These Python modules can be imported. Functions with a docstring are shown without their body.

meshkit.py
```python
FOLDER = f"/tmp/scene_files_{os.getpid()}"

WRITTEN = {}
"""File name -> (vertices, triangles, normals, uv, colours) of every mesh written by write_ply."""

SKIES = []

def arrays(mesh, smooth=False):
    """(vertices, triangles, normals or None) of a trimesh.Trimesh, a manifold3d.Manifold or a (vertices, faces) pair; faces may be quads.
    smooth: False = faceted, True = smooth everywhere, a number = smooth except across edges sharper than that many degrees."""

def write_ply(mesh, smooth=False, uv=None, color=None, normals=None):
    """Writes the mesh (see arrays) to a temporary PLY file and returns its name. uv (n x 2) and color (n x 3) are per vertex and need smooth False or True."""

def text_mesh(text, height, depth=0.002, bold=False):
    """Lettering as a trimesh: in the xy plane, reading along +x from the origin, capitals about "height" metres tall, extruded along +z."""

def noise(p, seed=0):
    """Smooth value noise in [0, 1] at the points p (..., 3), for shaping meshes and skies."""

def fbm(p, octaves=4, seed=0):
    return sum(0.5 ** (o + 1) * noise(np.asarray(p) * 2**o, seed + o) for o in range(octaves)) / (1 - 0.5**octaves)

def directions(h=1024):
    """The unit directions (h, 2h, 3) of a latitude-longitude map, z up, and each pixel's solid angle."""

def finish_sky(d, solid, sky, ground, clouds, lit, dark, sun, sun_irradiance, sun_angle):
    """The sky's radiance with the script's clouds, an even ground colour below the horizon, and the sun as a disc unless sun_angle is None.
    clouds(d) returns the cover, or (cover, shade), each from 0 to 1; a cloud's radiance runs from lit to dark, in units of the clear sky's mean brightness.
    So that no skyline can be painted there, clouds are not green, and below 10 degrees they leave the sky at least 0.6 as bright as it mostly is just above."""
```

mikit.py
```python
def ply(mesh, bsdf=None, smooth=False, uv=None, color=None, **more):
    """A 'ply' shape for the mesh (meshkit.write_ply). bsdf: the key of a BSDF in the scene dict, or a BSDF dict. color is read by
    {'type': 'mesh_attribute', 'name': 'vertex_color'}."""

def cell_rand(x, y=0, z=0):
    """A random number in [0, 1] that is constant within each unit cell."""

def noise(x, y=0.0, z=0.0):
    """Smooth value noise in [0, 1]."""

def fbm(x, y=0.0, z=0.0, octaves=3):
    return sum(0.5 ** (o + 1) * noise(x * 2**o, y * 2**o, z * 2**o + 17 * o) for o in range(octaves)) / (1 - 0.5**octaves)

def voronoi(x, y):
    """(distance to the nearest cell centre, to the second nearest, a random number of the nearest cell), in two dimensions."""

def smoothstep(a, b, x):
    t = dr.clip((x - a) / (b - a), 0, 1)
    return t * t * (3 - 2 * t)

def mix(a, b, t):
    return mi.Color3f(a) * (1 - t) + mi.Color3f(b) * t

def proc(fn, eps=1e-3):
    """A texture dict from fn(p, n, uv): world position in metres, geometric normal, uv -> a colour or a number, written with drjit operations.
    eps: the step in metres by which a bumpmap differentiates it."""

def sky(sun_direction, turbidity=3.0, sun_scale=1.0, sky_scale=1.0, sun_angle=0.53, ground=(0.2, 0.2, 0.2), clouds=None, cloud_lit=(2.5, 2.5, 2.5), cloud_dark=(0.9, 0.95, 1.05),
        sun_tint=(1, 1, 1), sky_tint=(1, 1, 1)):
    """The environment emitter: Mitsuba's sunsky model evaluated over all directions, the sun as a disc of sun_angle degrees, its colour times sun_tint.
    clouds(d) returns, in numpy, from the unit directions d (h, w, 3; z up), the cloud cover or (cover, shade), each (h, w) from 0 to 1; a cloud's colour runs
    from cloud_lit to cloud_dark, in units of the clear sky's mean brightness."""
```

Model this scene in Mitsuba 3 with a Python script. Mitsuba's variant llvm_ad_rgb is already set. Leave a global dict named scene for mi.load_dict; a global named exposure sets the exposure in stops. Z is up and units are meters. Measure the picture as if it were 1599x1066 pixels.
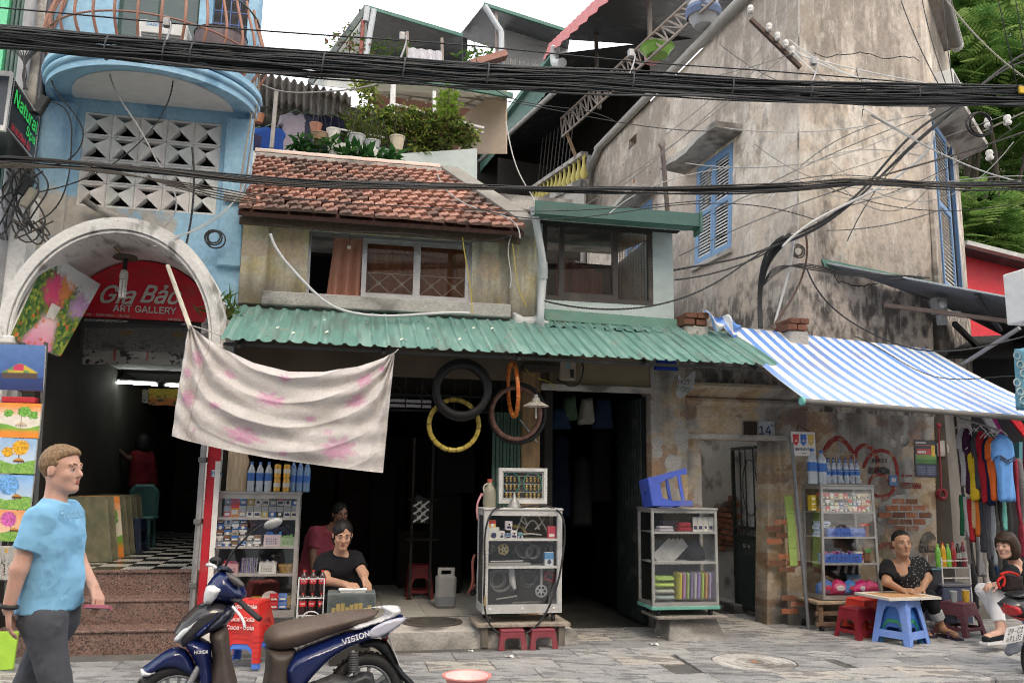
import math,random
import numpy as np,trimesh,mitsuba as mi,drjit as dr,mikit,meshkit
from mikit import noise as tn,fbm as tf,smoothstep as ss,mix,voronoi,cell_rand
import shapely
from shapely.geometry import Polygon,Point,LineString
scene,labels={},{}
# ------------------------------------------------------------------ camera, sky, exposure
EYE=np.array([0.0,0.0,1.65])
YAW,PITCH,ROLL,FOCAL=math.radians(11.5),math.radians(9.5),math.radians(.81),1310.0
fwd=np.array([math.sin(YAW)*math.cos(PITCH),math.cos(YAW)*math.cos(PITCH),math.sin(PITCH)])
r0=np.array([math.cos(YAW),-math.sin(YAW),0.0]);u0=np.cross(r0,fwd)
CUP=u0*math.cos(ROLL)-r0*math.sin(ROLL);CRT=r0*math.cos(ROLL)+u0*math.sin(ROLL)
scene['camera']={'type':'perspective','fov':math.degrees(2*math.atan(799.5/FOCAL)),'fov_axis':'x','near_clip':0.05,'far_clip':500.0,'to_world':mi.ScalarTransform4f().look_at(EYE.tolist(),(EYE+fwd).tolist(),CUP.tolist())}
scene['sky']=mikit.sky([0.15,-0.75,0.85],turbidity=4,sun_scale=0.27,sun_angle=28,clouds=lambda d:1.0,cloud_lit=(2.75,2.78,2.85))
exposure=2.55
def at(px,py,y=None,x=None,z=None):
 """The world point that was measured at a photo pixel (1599 wide) on a plane y, x or z = const."""
 d=CRT*(px-799.5)/FOCAL+CUP*(533-py)/FOCAL+fwd
 t=(y-EYE[1])/d[1]if y is not None else(x-EYE[0])/d[0]if x is not None else(z-EYE[2])/d[2]
 return EYE+d*t
 # ------------------------------------------------------------------ materials
def principled(color,rough=.6,metal=0.,cc=0.,sheen=0.,spec=.5):
 c=color if isinstance(color,dict)else{'type':'rgb','value':list(color)}
 r=rough if isinstance(rough,dict)else float(rough)
 d={'type':'principled','base_color':c,'roughness':r,'metallic':float(metal),'specular':float(spec)}
 if cc:d['clearcoat']=float(cc);d['clearcoat_gloss']=.9
 if sheen:d['sheen']=float(sheen)
 return d
def mat(name,d,bump=None,h=.004,eps=1e-3):
 if bump is not None:
  d={'type':'bumpmap','arbitrary':mikit.proc(bump,eps),'scale':float(h),'nested':d}
 scene['m_'+name]={'type':'twosided','nested':d}
def C3(v):return mi.Color3f(v)
def unpack(uv):
 r=dr.floor(uv.x+1e-3);return mi.Color3f(r/255.,(uv.x-r),uv.y)
def f_col(p,n,uv):
 g=tf(p.x*9,p.y*9,p.z*9,3);k=tf(p.x*60,p.y*60,p.z*60,2)
 c=unpack(uv)*(.80+.28*g+.14*(k-.5))
 return mix(c,mi.Color3f(.20,.17,.14),.22*ss(.55,.8,tf(p.x*4+9,p.y*4,p.z*5,3)))
def f_clean(p,n,uv):
 return unpack(uv)*(.92+.16*tf(p.x*12,p.y*12,p.z*12,2))
def f_rough(p,n,uv):return .38+.3*tf(p.x*14,p.y*14,p.z*14,3)
PC=mikit.proc(f_col);PCL=mikit.proc(f_clean);PR=mikit.proc(f_rough)
mat('matte',principled(PC,.8,spec=.3))
mat('semi',principled(PC,PR))
mat('clean',principled(PCL,.5))
mat('gloss',principled(PCL,.22,cc=.6))
mat('paint',principled(PCL,.09,cc=1.))
mat('metal',principled(PC,PR,metal=.75))
mat('chrome',principled((.75,.75,.76),.16,metal=1.))
def f_skin(p,n,uv):
 a=tf(p.x*34,p.y*34,p.z*34,3);b=tf(p.x*130,p.y*130,p.z*130,2)
 return unpack(uv)*(.88+.2*b)*mix(mi.Color3f(1.06,.93,.90),mi.Color3f(.97,1.03,1.03),a)
mat('skin',principled(mikit.proc(f_skin),.5,spec=.4))
mat('hair',principled(mikit.proc(lambda p,n,uv:unpack(uv)*(.35+1.25*tf(p.x*150+p.z*40,p.y*150,p.z*45,2))),.5,spec=.22))
def b_cloth(p,n,uv):return tf(p.x*20+p.z*9,p.y*20,p.z*26-p.x*8,3)+.12*tn(p.x*300,p.y*300,p.z*300)
mat('cloth',principled(PCL,.9,sheen=.25,spec=.15),b_cloth,.011)
mat('rubber',principled((.018,.018,.019),.62))
mat('cable',principled(PCL,.55))
mat('black',principled((.012,.012,.013),.6))
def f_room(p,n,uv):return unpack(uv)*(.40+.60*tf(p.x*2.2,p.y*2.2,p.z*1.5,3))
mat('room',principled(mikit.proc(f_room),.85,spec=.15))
scene['m_glass']={'type':'thindielectric','int_ior':1.5}
scene['m_bottle']={'type':'twosided','nested':principled((.55,.75,.9),.12,cc=.5)}
def streak(p,s=1.):
 h=p.x+p.y*.9
 return tf(h*7*s,p.z*.55,3.,4)
def f_corner(p,n,uv):
 h=p.x*.98+p.y*.9
 big=tf(h*.75+3,p.z*.6,1.,4);fine=tf(h*5,p.z*5,2.,4);st=streak(p);gr=tf(h*38,p.z*30,4.,2)
 c=mix(mi.Color3f(.55,.475,.395),mi.Color3f(.62,.57,.505),ss(.35,.65,fine))
 c=mix(c,mi.Color3f(.44,.385,.34),ss(.40,.62,tf(h*1.3+40,p.z*1.0,9.,4))*.8)
 sp=tf(h*14+5,p.z*8,6.,4)
 c=mix(c,mi.Color3f(.30,.27,.25),ss(.54,.66,sp)*.24)
 dk=ss(.50,.66,.72*big+.22*st+.22*(sp-.5)+.05)
 ed_=ss(5.75,6.35,p.x+.055*(5.5-p.z))*(1-ss(6.15,6.75,p.x+.055*(5.5-p.z)))
 low=ss(5.4,3.9,p.z)*ss(.38,.56,fine*.4+big*.35+sp*.25)
 c=mix(c,mi.Color3f(.13,.115,.10),dk*.48)
 c=mix(c,mi.Color3f(.06,.055,.052),ss(.34,.58,big*.45+st*.3+sp*.25)*ed_*ss(9.2,6.0,p.z)*.72)
 c=mix(c,mi.Color3f(.055,.05,.047),low*.85)
 wash=ss(.58,.66,tf(h*21,p.z*2.6,5.,4))*ss(.4,.6,fine)
 c=mix(c,mi.Color3f(.68,.64,.58),wash*.32)
 return c*(.82+.36*gr)
def b_corner(p,n,uv):
 h=p.x+p.y*.9
 return tf(h*6,p.z*6,1.,4)+.35*tf(h*45,p.z*45,2.,3)
mat('corner',principled(mikit.proc(f_corner),.92,spec=.15),b_corner,.014)
def f_front(p,n,uv):
 h=p.x+p.y*.6
 a=tf(h*1.6+11,p.z*1.6,1.,4);b=tf(h*6+5,p.z*6,2.,4);st=streak(p,1.3)
 c=mix(mi.Color3f(.42,.325,.21),mi.Color3f(.46,.39,.30),ss(.4,.6,b))
 c=mix(c,mi.Color3f(.36,.345,.32),ss(.52,.60,a))
 c=mix(c,mi.Color3f(.26,.145,.09),ss(.60,.66,tf(h*3,p.z*4,7.,4))*.6)
 c=mix(c,mi.Color3f(.07,.06,.05),ss(.50,.72,.3*st+.7*a)*.6)
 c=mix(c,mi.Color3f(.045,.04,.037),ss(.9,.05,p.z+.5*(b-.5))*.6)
 return c*(.8+.4*tf(h*40,p.z*40,3.,2))
def f_spray(p,n,uv):
 return mix(unpack(uv),mi.Color3f(.34,.25,.17),ss(.50,.66,tf(p.x*14,p.y*14,p.z*14,4))*.75)
mat('front_print',principled(mikit.proc(f_spray),.9,spec=.15))
mat('front',principled(mikit.proc(f_front),.92,spec=.15),b_corner,.016)
def f_yellow(p,n,uv):
 h=p.x+p.y
 b=tf(h*5+5,p.z*5,2.,4);st=streak(p,1.2)
 c=mix(mi.Color3f(.55,.47,.27),mi.Color3f(.56,.52,.41),ss(.35,.62,b))
 c=mix(c,mi.Color3f(.30,.28,.24),ss(.5,.66,st)*.8)
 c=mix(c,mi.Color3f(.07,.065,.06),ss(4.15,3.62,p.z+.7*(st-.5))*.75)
 c=mix(c,mi.Color3f(.52,.38,.28),ss(.62,.68,tf(h*2.2,p.z*2.6,8.,3))*.6)
 return c*(.82+.36*tf(h*40,p.z*40,3.,2))
mat('yellow',principled(mikit.proc(f_yellow),.92,spec=.15),b_corner,.008)
def f_blue(p,n,uv):
 h=p.x+p.y
 b=tf(h*5+5,p.z*5,2.,4)
 c=mix(mi.Color3f(.25,.44,.60),mi.Color3f(.33,.52,.66),b)
 c=mix(c,mi.Color3f(.12,.25,.40),ss(.55,.75,streak(p))*.55)
 peel=ss(.0,.12,.22+.55*(b-.5)-ss(-1.9,-2.4,p.x)*0-dr.abs(p.z-4.42)*1.1+.16*ss(-1.6,-2.6,p.x)-.6*ss(-2.05,-1.7,p.x))
 c=mix(c,mix(mi.Color3f(.34,.32,.29),mi.Color3f(.52,.50,.46),b),peel)
 return c*(.88+.24*tf(h*30,p.z*30,3.,2))
mat('blue',principled(mikit.proc(f_blue),.75,spec=.3),b_corner,.005)
def f_conc(p,n,uv):
 b=tf(p.x*5,p.y*5,p.z*5,4);s=tf(p.x*50,p.y*50,p.z*50,2);d=tf(p.x*2+30,p.y*2,p.z*2.4,4)
 c=mix(mi.Color3f(.34,.325,.30),mi.Color3f(.47,.455,.43),b)
 return mix(c,mi.Color3f(.07,.065,.06),ss(.48,.68,d)*.75)*(.75+.5*s)
mat('concrete',principled(mikit.proc(f_conc),.93,spec=.15),lambda p,n,uv:tf(p.x*22,p.y*22,p.z*22,4),.012)
def f_whitew(p,n,uv):
 b=tf(p.x*4+7,p.y*4,p.z*4,4);d=tf(p.x*9+3,p.y*3,p.z*3,4)
 c=mix(mi.Color3f(.60,.59,.57),mi.Color3f(.74,.735,.72),b)
 return mix(c,mi.Color3f(.12,.115,.105),ss(.52,.74,d)*.7)*(.88+.24*tf(p.x*40,p.y*40,p.z*40,2))
mat('whitewash',principled(mikit.proc(f_whitew),.9,spec=.15),lambda p,n,uv:tf(p.x*12,p.y*12,p.z*12,4),.006)
def f_slab(p,n,uv):
 b=tf(p.x*3+uv.x*40,p.y*5,2.,4);s=tf(p.x*60,p.y*60,1.,2);v=tf(p.x*6+p.y*14+uv.x*90,p.y*7-p.x*3,5.,4)
 c=mix(mi.Color3f(.20,.20,.203),mi.Color3f(.33,.325,.315),ss(.2,.8,.5*uv.x+.5*b))
 c=mix(c,mi.Color3f(.36,.33,.29),ss(.75,.95,uv.x)*.8)
 c=mix(c,mi.Color3f(.09,.09,.095),ss(.52,.66,v)*.65)
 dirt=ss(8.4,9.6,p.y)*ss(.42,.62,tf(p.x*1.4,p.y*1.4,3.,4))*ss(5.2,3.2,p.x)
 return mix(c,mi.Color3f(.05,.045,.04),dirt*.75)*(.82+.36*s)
mat('slab',principled(mikit.proc(f_slab),.72,spec=.35),lambda p,n,uv:tf(p.x*25,p.y*25,1.,4),.006)
def f_granite(p,n,uv):
 a,b2,w=voronoi(p.x*95+p.y*31,p.z*95+p.y*60);g=tf(p.x*4,p.y*4,p.z*4,3)
 c=mix(mi.Color3f(.155,.092,.074),mi.Color3f(.225,.14,.115),w)
 c=mix(c,mi.Color3f(.05,.04,.04),ss(.78,.82,cell_rand(w*997,1,2)))
 c=mix(c,mi.Color3f(.36,.29,.26),ss(.82,.86,cell_rand(w*997,5,2))*.5)
 return c*(.75+.4*g)
mat('granite',principled(mikit.proc(f_granite),.28,spec=.5))
def f_tile(p,n,uv):
 b=tf(p.x*12,p.y*12,p.z*12,3);d=tf(p.x*1.6+4,p.y*1.8,2.,4)
 c=mix(mi.Color3f(.21,.10,.075),mi.Color3f(.37,.205,.16),.65*uv.x+.35*b)
 c=mix(c,mi.Color3f(.10,.075,.065),ss(.46,.64,d+.25*(uv.y-.5))*.8)
 return c*(.8+.4*tf(p.x*60,p.y*60,p.z*60,2))
mat('tile',principled(mikit.proc(f_tile),.85,spec=.25),lambda p,n,uv:tf(p.x*40,p.y*40,p.z*40,3),.004)
def f_brick(p,n,uv):
 b=tf(p.x*25+uv.x*9,p.y*25,p.z*25,3)
 c=mix(mi.Color3f(.30,.11,.065),mi.Color3f(.47,.21,.12),.6*uv.x+.4*b)
 c=mix(c,mi.Color3f(.34,.30,.26),ss(.55,.7,tf(p.x*9,p.y*9,p.z*9,3))*.6)
 return mix(c,mi.Color3f(.06,.05,.045),ss(.55,.9,uv.y)*.6)*(.8+.4*b)
mat('brick',principled(mikit.proc(f_brick),.93,spec=.15),lambda p,n,uv:tf(p.x*40,p.y*40,p.z*40,4),.008)
def f_wood(p,n,uv):
 g=tf(p.x*40+p.y*40,p.y*6,p.z*5,3)
 return unpack(uv)*(.55+.9*g)
mat('wood',principled(mikit.proc(f_wood),.75,spec=.25))
def f_green(p,n,uv):
 b=tf(p.x*3,p.y*3,p.z*3,4);s=tf(p.x*22,p.y*2,p.z*2,3)
 c=mix(mi.Color3f(.092,.205,.178),mi.Color3f(.148,.278,.242),b)
 c=mix(c,mi.Color3f(.22,.34,.305),ss(.50,.72,s)*.6)
 c=mix(c,mi.Color3f(.10,.12,.10),ss(.58,.72,tf(p.x*6+3,p.y*1.2,7.,4))*.45)
 return mix(c,mi.Color3f(.32,.22,.14),ss(.72,.80,tf(p.x*5+8,p.y*5,1.,4))*.25)
mat('greensheet',principled(mikit.proc(f_green),.45,spec=.4))
def f_leaf(p,n,uv):return unpack(uv)*(.7+.6*tn(p.x*30,p.y*30,p.z*30))
PL=mikit.proc(f_leaf)
scene['m_leaf']={'type':'principledthin','base_color':PL,'roughness':.5,'diff_trans':1.0,'spec_trans':0.0}
# ------------------------------------------------------------------ mesh helpers: a mesh is (v, f) with quads or triangles
def tri(m):
 if isinstance(m,trimesh.Trimesh):return np.array(m.vertices,float),np.array(m.faces,int)
 if hasattr(m,'to_mesh'):
  q=m.to_mesh();return np.array(q.vert_properties[:,:3],float),np.array(q.tri_verts,int)
 v,f=np.asarray(m[0],float),np.asarray(m[1],int)
 if f.shape[1]==4:f=np.vstack([f[:,[0,1,2]],f[:,[0,2,3]]])
 return v,f
def cat(*ms):
 ms=[tri(m)for m in(ms[0]if len(ms)==1 and isinstance(ms[0],list)else ms)]
 o,V,Fc=0,[],[]
 for v,f in ms:V.append(v);Fc.append(f+o);o+=len(v)
 return np.vstack(V),np.vstack(Fc)
def xf(m,loc=(0,0,0),rz=0,rx=0,ry=0,s=1.):
 v,f=tri(m);v=v*np.asarray(s,float)
 for a,ax in((rx,0),(ry,1),(rz,2)):
  if a:
   c,si=math.cos(a),math.sin(a);i,j=[(1,2),(2,0),(0,1)][ax]
   vi,vj=v[:,i].copy(),v[:,j].copy();v[:,i]=c*vi-si*vj;v[:,j]=si*vi+c*vj
 return v+np.asarray(loc,float),f
BF=np.array([[0,2,3,1],[4,5,7,6],[0,1,5,4],[2,6,7,3],[0,4,6,2],[1,3,7,5]])
def box(x0,x1,y0,y1,z0,z1):
 return np.array([[x,y,z]for z in(z0,z1)for y in(y0,y1)for x in(x0,x1)],float),BF
def bbox(x0,x1,y0,y1,z0,z1,b=.006):
 if b*2.2>min(x1-x0,y1-y0,z1-z0):b=min(x1-x0,y1-y0,z1-z0)*.3
 P=[]
 for sx in(0,1):
  for sy in(0,1):
   for sz in(0,1):
    c=np.array([(x0,x1)[sx],(y0,y1)[sy],(z0,z1)[sz]]);d=b*np.array([1-2*sx,1-2*sy,1-2*sz])
    P+=[c+d*(0,1,1),c+d*(1,0,1),c+d*(1,1,0)]
 h=trimesh.convex.convex_hull(np.array(P));return tri(h)
def obox(c,ax,ay,az):
 c,ax,ay,az=(np.asarray(q,float)for q in(c,ax,ay,az))
 return np.array([c+i*ax+j*ay+k*az for k in(-1,1)for j in(-1,1)for i in(-1,1)]),BF
def hexa(b4,t4):return np.array(list(b4)+list(t4),float),np.array([[3,2,1,0],[4,5,6,7],[0,1,5,4],[1,2,6,5],[2,3,7,6],[3,0,4,7]])
def unit(v):v=np.asarray(v,float);return v/(np.linalg.norm(v)+1e-12)
def bar(a,b,w,h=None,up=(0,0,1)):
 a,b=np.asarray(a,float),np.asarray(b,float);h=h or w;d=unit(b-a)
 s=np.cross(d,up);s=unit(s if np.linalg.norm(s)>1e-4 else np.cross(d,(1,0,0)));t=np.cross(s,d)
 return obox((a+b)/2,(b-a)/2,s*w/2,t*h/2)
def tube(pts,r,n=8,closed=False,cap=True):
 p=np.asarray(pts,float);r=np.broadcast_to(np.asarray(r,float),(len(p),))
 t=np.roll(p,-1,0)-np.roll(p,1,0)if closed else np.gradient(p,axis=0)
 t/=np.linalg.norm(t,axis=1,keepdims=True)+1e-12
 a=np.cross(t[0],(0,0,1));a=unit(a if np.linalg.norm(a)>.1 else np.cross(t[0],(1,0,0)))
 A=[]
 for k in range(len(p)):
  a=unit(a-t[k]*(a@t[k]));A.append(a)
 A=np.array(A);B=np.cross(t,A);an=np.arange(n)*2*np.pi/n
 v=(p[:,None]+r[:,None,None]*(np.cos(an)[None,:,None]*A[:,None]+np.sin(an)[None,:,None]*B[:,None])).reshape(-1,3)
 m=len(p);rows=m if closed else m-1
 i,j=np.meshgrid(np.arange(rows),np.arange(n),indexing='ij');i2=(i+1)%m;j2=(j+1)%n
 f=np.stack([i*n+j,i*n+j2,i2*n+j2,i2*n+j],-1).reshape(-1,4)
 if closed or not cap:return v,f
 v=np.vstack([v,p[:1],p[-1:]]);L=len(v);k=np.arange(n);k2=(k+1)%n
 f=np.vstack([f[:,[0,1,2]],f[:,[0,2,3]],np.stack([k2,k,k*0+L-2],1),np.stack([(m-1)*n+k,(m-1)*n+k2,k*0+L-1],1)])
 return v,f
def spline(pts,n=24):
 p=np.asarray(pts,float);t=np.r_[0,np.cumsum(np.linalg.norm(np.diff(p,axis=0),axis=1)+1e-9)]
 if len(p)==2:return p[0]+(p[1]-p[0])*np.linspace(0,1,n)[:,None]
 from scipy.interpolate import PchipInterpolator,CubicSpline
 return CubicSpline(t,p)(np.linspace(0,t[-1],n))
def lathe(prof,n=24,loc=(0,0,0)):
 p=np.asarray(prof,float);an=np.arange(n)*2*np.pi/n
 v=np.stack([p[:,None,0]*np.cos(an),p[:,None,0]*np.sin(an),np.broadcast_to(p[:,None,1],(len(p),n))],-1).reshape(-1,3)
 i,j=np.meshgrid(np.arange(len(p)-1),np.arange(n),indexing='ij');j2=(j+1)%n
 return v+np.asarray(loc,float),np.stack([i*n+j,i*n+j2,(i+1)*n+j2,(i+1)*n+j],-1).reshape(-1,4)
def extr(poly,h):
 gs=getattr(poly,'geoms',[poly]);return cat([tri(trimesh.creation.extrude_polygon(g,h,engine='earcut'))for g in gs if g.area>1e-9])
def xz(poly,y0,y1):
 if not hasattr(poly,'geom_type'):poly=Polygon(poly)
 v,f=extr(poly,y1-y0);return np.stack([v[:,0],y0+v[:,2],v[:,1]],1),f[:,::-1]
def yz(poly,x0,x1):
 if not hasattr(poly,'geom_type'):poly=Polygon(poly)
 v,f=extr(poly,x1-x0);return np.stack([x0+v[:,2],v[:,0],v[:,1]],1),f
def xy(poly,z0,z1):
 if not hasattr(poly,'geom_type'):poly=Polygon(poly)
 v,f=extr(poly,z1-z0);return v+(0,0,z0),f
def grid(fn,nu,nv,thick=0.,uv=False):
 u,v=np.meshgrid(np.linspace(0,1,nu),np.linspace(0,1,nv),indexing='ij');P=np.asarray(fn(u,v),float)
 i,j=np.meshgrid(np.arange(nu-1),np.arange(nv-1),indexing='ij')
 f=np.stack([i*nv+j,(i+1)*nv+j,(i+1)*nv+j+1,i*nv+j+1],-1).reshape(-1,4)
 if not thick:return(P.reshape(-1,3),f)if not uv else((P.reshape(-1,3),f),np.stack([u,v],-1).reshape(-1,2))
 N=np.cross(np.gradient(P,axis=0),np.gradient(P,axis=1));N/=np.linalg.norm(N,axis=-1,keepdims=True)+1e-12
 a,b=(P+N*thick/2).reshape(-1,3),(P-N*thick/2).reshape(-1,3);k=nu*nv
 rim=np.r_[np.arange(nv),np.arange(1,nu)*nv+nv-1,(nu-1)*nv+np.arange(nv-2,-1,-1),np.arange(nu-2,0,-1)*nv];r2=np.roll(rim,-1)
 F=np.vstack([f,f[:,::-1]+k,np.stack([rim,rim+k,r2+k,r2],1)])
 m=(np.vstack([a,b]),F)
 return m if not uv else(m,np.tile(np.stack([u,v],-1).reshape(-1,2),(2,1)))
def ball(c,r,n=2):
 s=trimesh.creation.icosphere(n,1.0);return np.array(s.vertices)*np.asarray(r,float)+np.asarray(c,float),np.array(s.faces)
def cyl(a,b,r,n=16):return tube([a,b],r,n)
def ring(c,R,r,axis=(0,1,0),n=40,m=10,sq=1.):
 ax=unit(axis);a=unit(np.cross(ax,(0,0,1))if abs(ax[2])<.9 else(1,0,0));b=np.cross(ax,a)
 t=np.arange(n)*2*np.pi/n
 p=np.asarray(c,float)+R*(np.cos(t)[:,None]*a+np.sin(t)[:,None]*b)
 v,f=tube(p,r,m,closed=True)
 if sq!=1.:
  d=(v-np.asarray(c))@ax;v=v+np.outer(d*(sq-1),ax)
 return v,f
def pillow(poly,w,R,step=.02,front=1.,back=1.,axis='y',c=0.,power=2.):
 """A rounded panel: the polygon (in the x-z plane) swollen to +-w, rounding off within R of its edge."""
 if not hasattr(poly,'geom_type'):poly=Polygon(poly)
 poly=shapely.segmentize(poly.simplify(step*.1),step)
 x0,y0,x1,y1=poly.bounds;gx,gy=np.meshgrid(np.arange(x0,x1,step),np.arange(y0,y1,step));q=np.c_[gx.ravel(),gy.ravel()]
 inner=poly.buffer(-step*.55);q=q[shapely.contains_xy(inner,q[:,0],q[:,1])]if not inner.is_empty else q[:0]
 rim=np.array(poly.exterior.coords)[:-1];pts=np.vstack([rim]+[np.array(h.coords)[:-1]for h in poly.interiors]+[q])
 from scipy.spatial import Delaunay
 t=Delaunay(pts).simplices;cen=pts[t].mean(1);t=t[shapely.contains_xy(poly,cen[:,0],cen[:,1])]
 a=pts[t];area=(a[:,1,0]-a[:,0,0])*(a[:,2,1]-a[:,0,1])-(a[:,2,0]-a[:,0,0])*(a[:,1,1]-a[:,0,1])
 t=t[np.abs(area)>1e-9];area=area[np.abs(area)>1e-9];t[area<0]=t[area<0][:,::-1]
 d=shapely.distance(poly.boundary,shapely.points(pts));d[:len(pts)-len(q)]=0
 ww=w(pts)if callable(w)else w
 hgt=ww*(1-(1-np.clip(d/R,0,1))**power)**(1/power);n=len(pts)
 v=np.vstack([np.c_[pts[:,0],c-hgt*front,pts[:,1]],np.c_[pts[:,0],c+hgt*back,pts[:,1]]])
 nr=len(pts)-len(q)
 f=np.vstack([t,t[:,::-1]+n]);vi=np.arange(2*n);vi[n:n+nr]=np.arange(nr)
 return v,vi[f]
 # ---- smooth bodies: signed distance fields turned into meshes (surface nets)
def s_cap(P,a,b,ra,rb):
 a,b=np.asarray(a,float),np.asarray(b,float);d=b-a
 t=np.clip((P-a)@d/(d@d+1e-12),0,1);return np.linalg.norm(P-a-t[...,None]*d,axis=-1)-(ra+(rb-ra)*t)
def s_ell(P,c,r,M=None):
 q=P-np.asarray(c,float)
 if M is not None:q=q@M
 r=np.asarray(r,float);k0=np.linalg.norm(q/r,axis=-1);k1=np.linalg.norm(q/r**2,axis=-1);return k0*(k0-1)/(k1+1e-9)
def smin(a,b,k):
 h=np.clip(.5+.5*(b-a)/k,0,1);return b+(a-b)*h-k*h*(1-h)
def nets(fn,lo,hi,h):
 lo,hi=np.asarray(lo,float),np.asarray(hi,float);n=np.ceil((hi-lo)/h).astype(int)+1
 G=np.stack(np.meshgrid(*[lo[k]+h*np.arange(n[k])for k in range(3)],indexing='ij'),-1)
 S=fn(G);I=S<0
 cs=[(i,j,k)for i in(0,1)for j in(0,1)for k in(0,1)];m=n-1
 sl=lambda A,c:A[c[0]:c[0]+m[0],c[1]:c[1]+m[1],c[2]:c[2]+m[2]]
 cnt=sum(sl(I,c).astype(np.int8)for c in cs);act=(cnt>0)&(cnt<8)
 idx=np.argwhere(act);vid=-np.ones(m,int);vid[act]=np.arange(len(idx))
 vals=np.stack([S[idx[:,0]+c[0],idx[:,1]+c[1],idx[:,2]+c[2]]for c in cs],1);ca=np.array(cs,float)
 acc,num=np.zeros((len(idx),3)),np.zeros(len(idx))
 for a in range(8):
  for b in range(a+1,8):
   if np.abs(ca[a]-ca[b]).sum()==1:
    va,vb=vals[:,a],vals[:,b];x=(va<0)!=(vb<0);t=np.where(x,va/np.where(x,va-vb,1),0)
    acc+=np.where(x[:,None],ca[a]+(ca[b]-ca[a])*t[:,None],0);num+=x
 v=lo+h*(idx+acc/np.maximum(num,1)[:,None]);F=[]
 for ax in range(3):
  o=[k for k in range(3)if k!=ax];s0=[slice(None)]*3;s1=[slice(None)]*3;s0[ax]=slice(0,-1);s1[ax]=slice(1,None)
  x=np.argwhere(I[tuple(s0)]!=I[tuple(s1)]);x=x[(x[:,o[0]]>0)&(x[:,o[1]]>0)&(x[:,o[0]]<m[o[0]])&(x[:,o[1]]<m[o[1]])&(x[:,ax]<m[ax])]
  q=[]
  for d0,d1 in((1,1),(0,1),(0,0),(1,0)):
   y=x.copy();y[:,o[0]]-=d0;y[:,o[1]]-=d1;q.append(vid[y[:,0],y[:,1],y[:,2]])
  q=np.stack(q,1);ins=I[x[:,0],x[:,1],x[:,2]]
  flip=ins if ax!=1 else~ins
  q[~flip]=q[~flip][:,::-1];F.append(q)
 return v,np.vstack(F)
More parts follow.
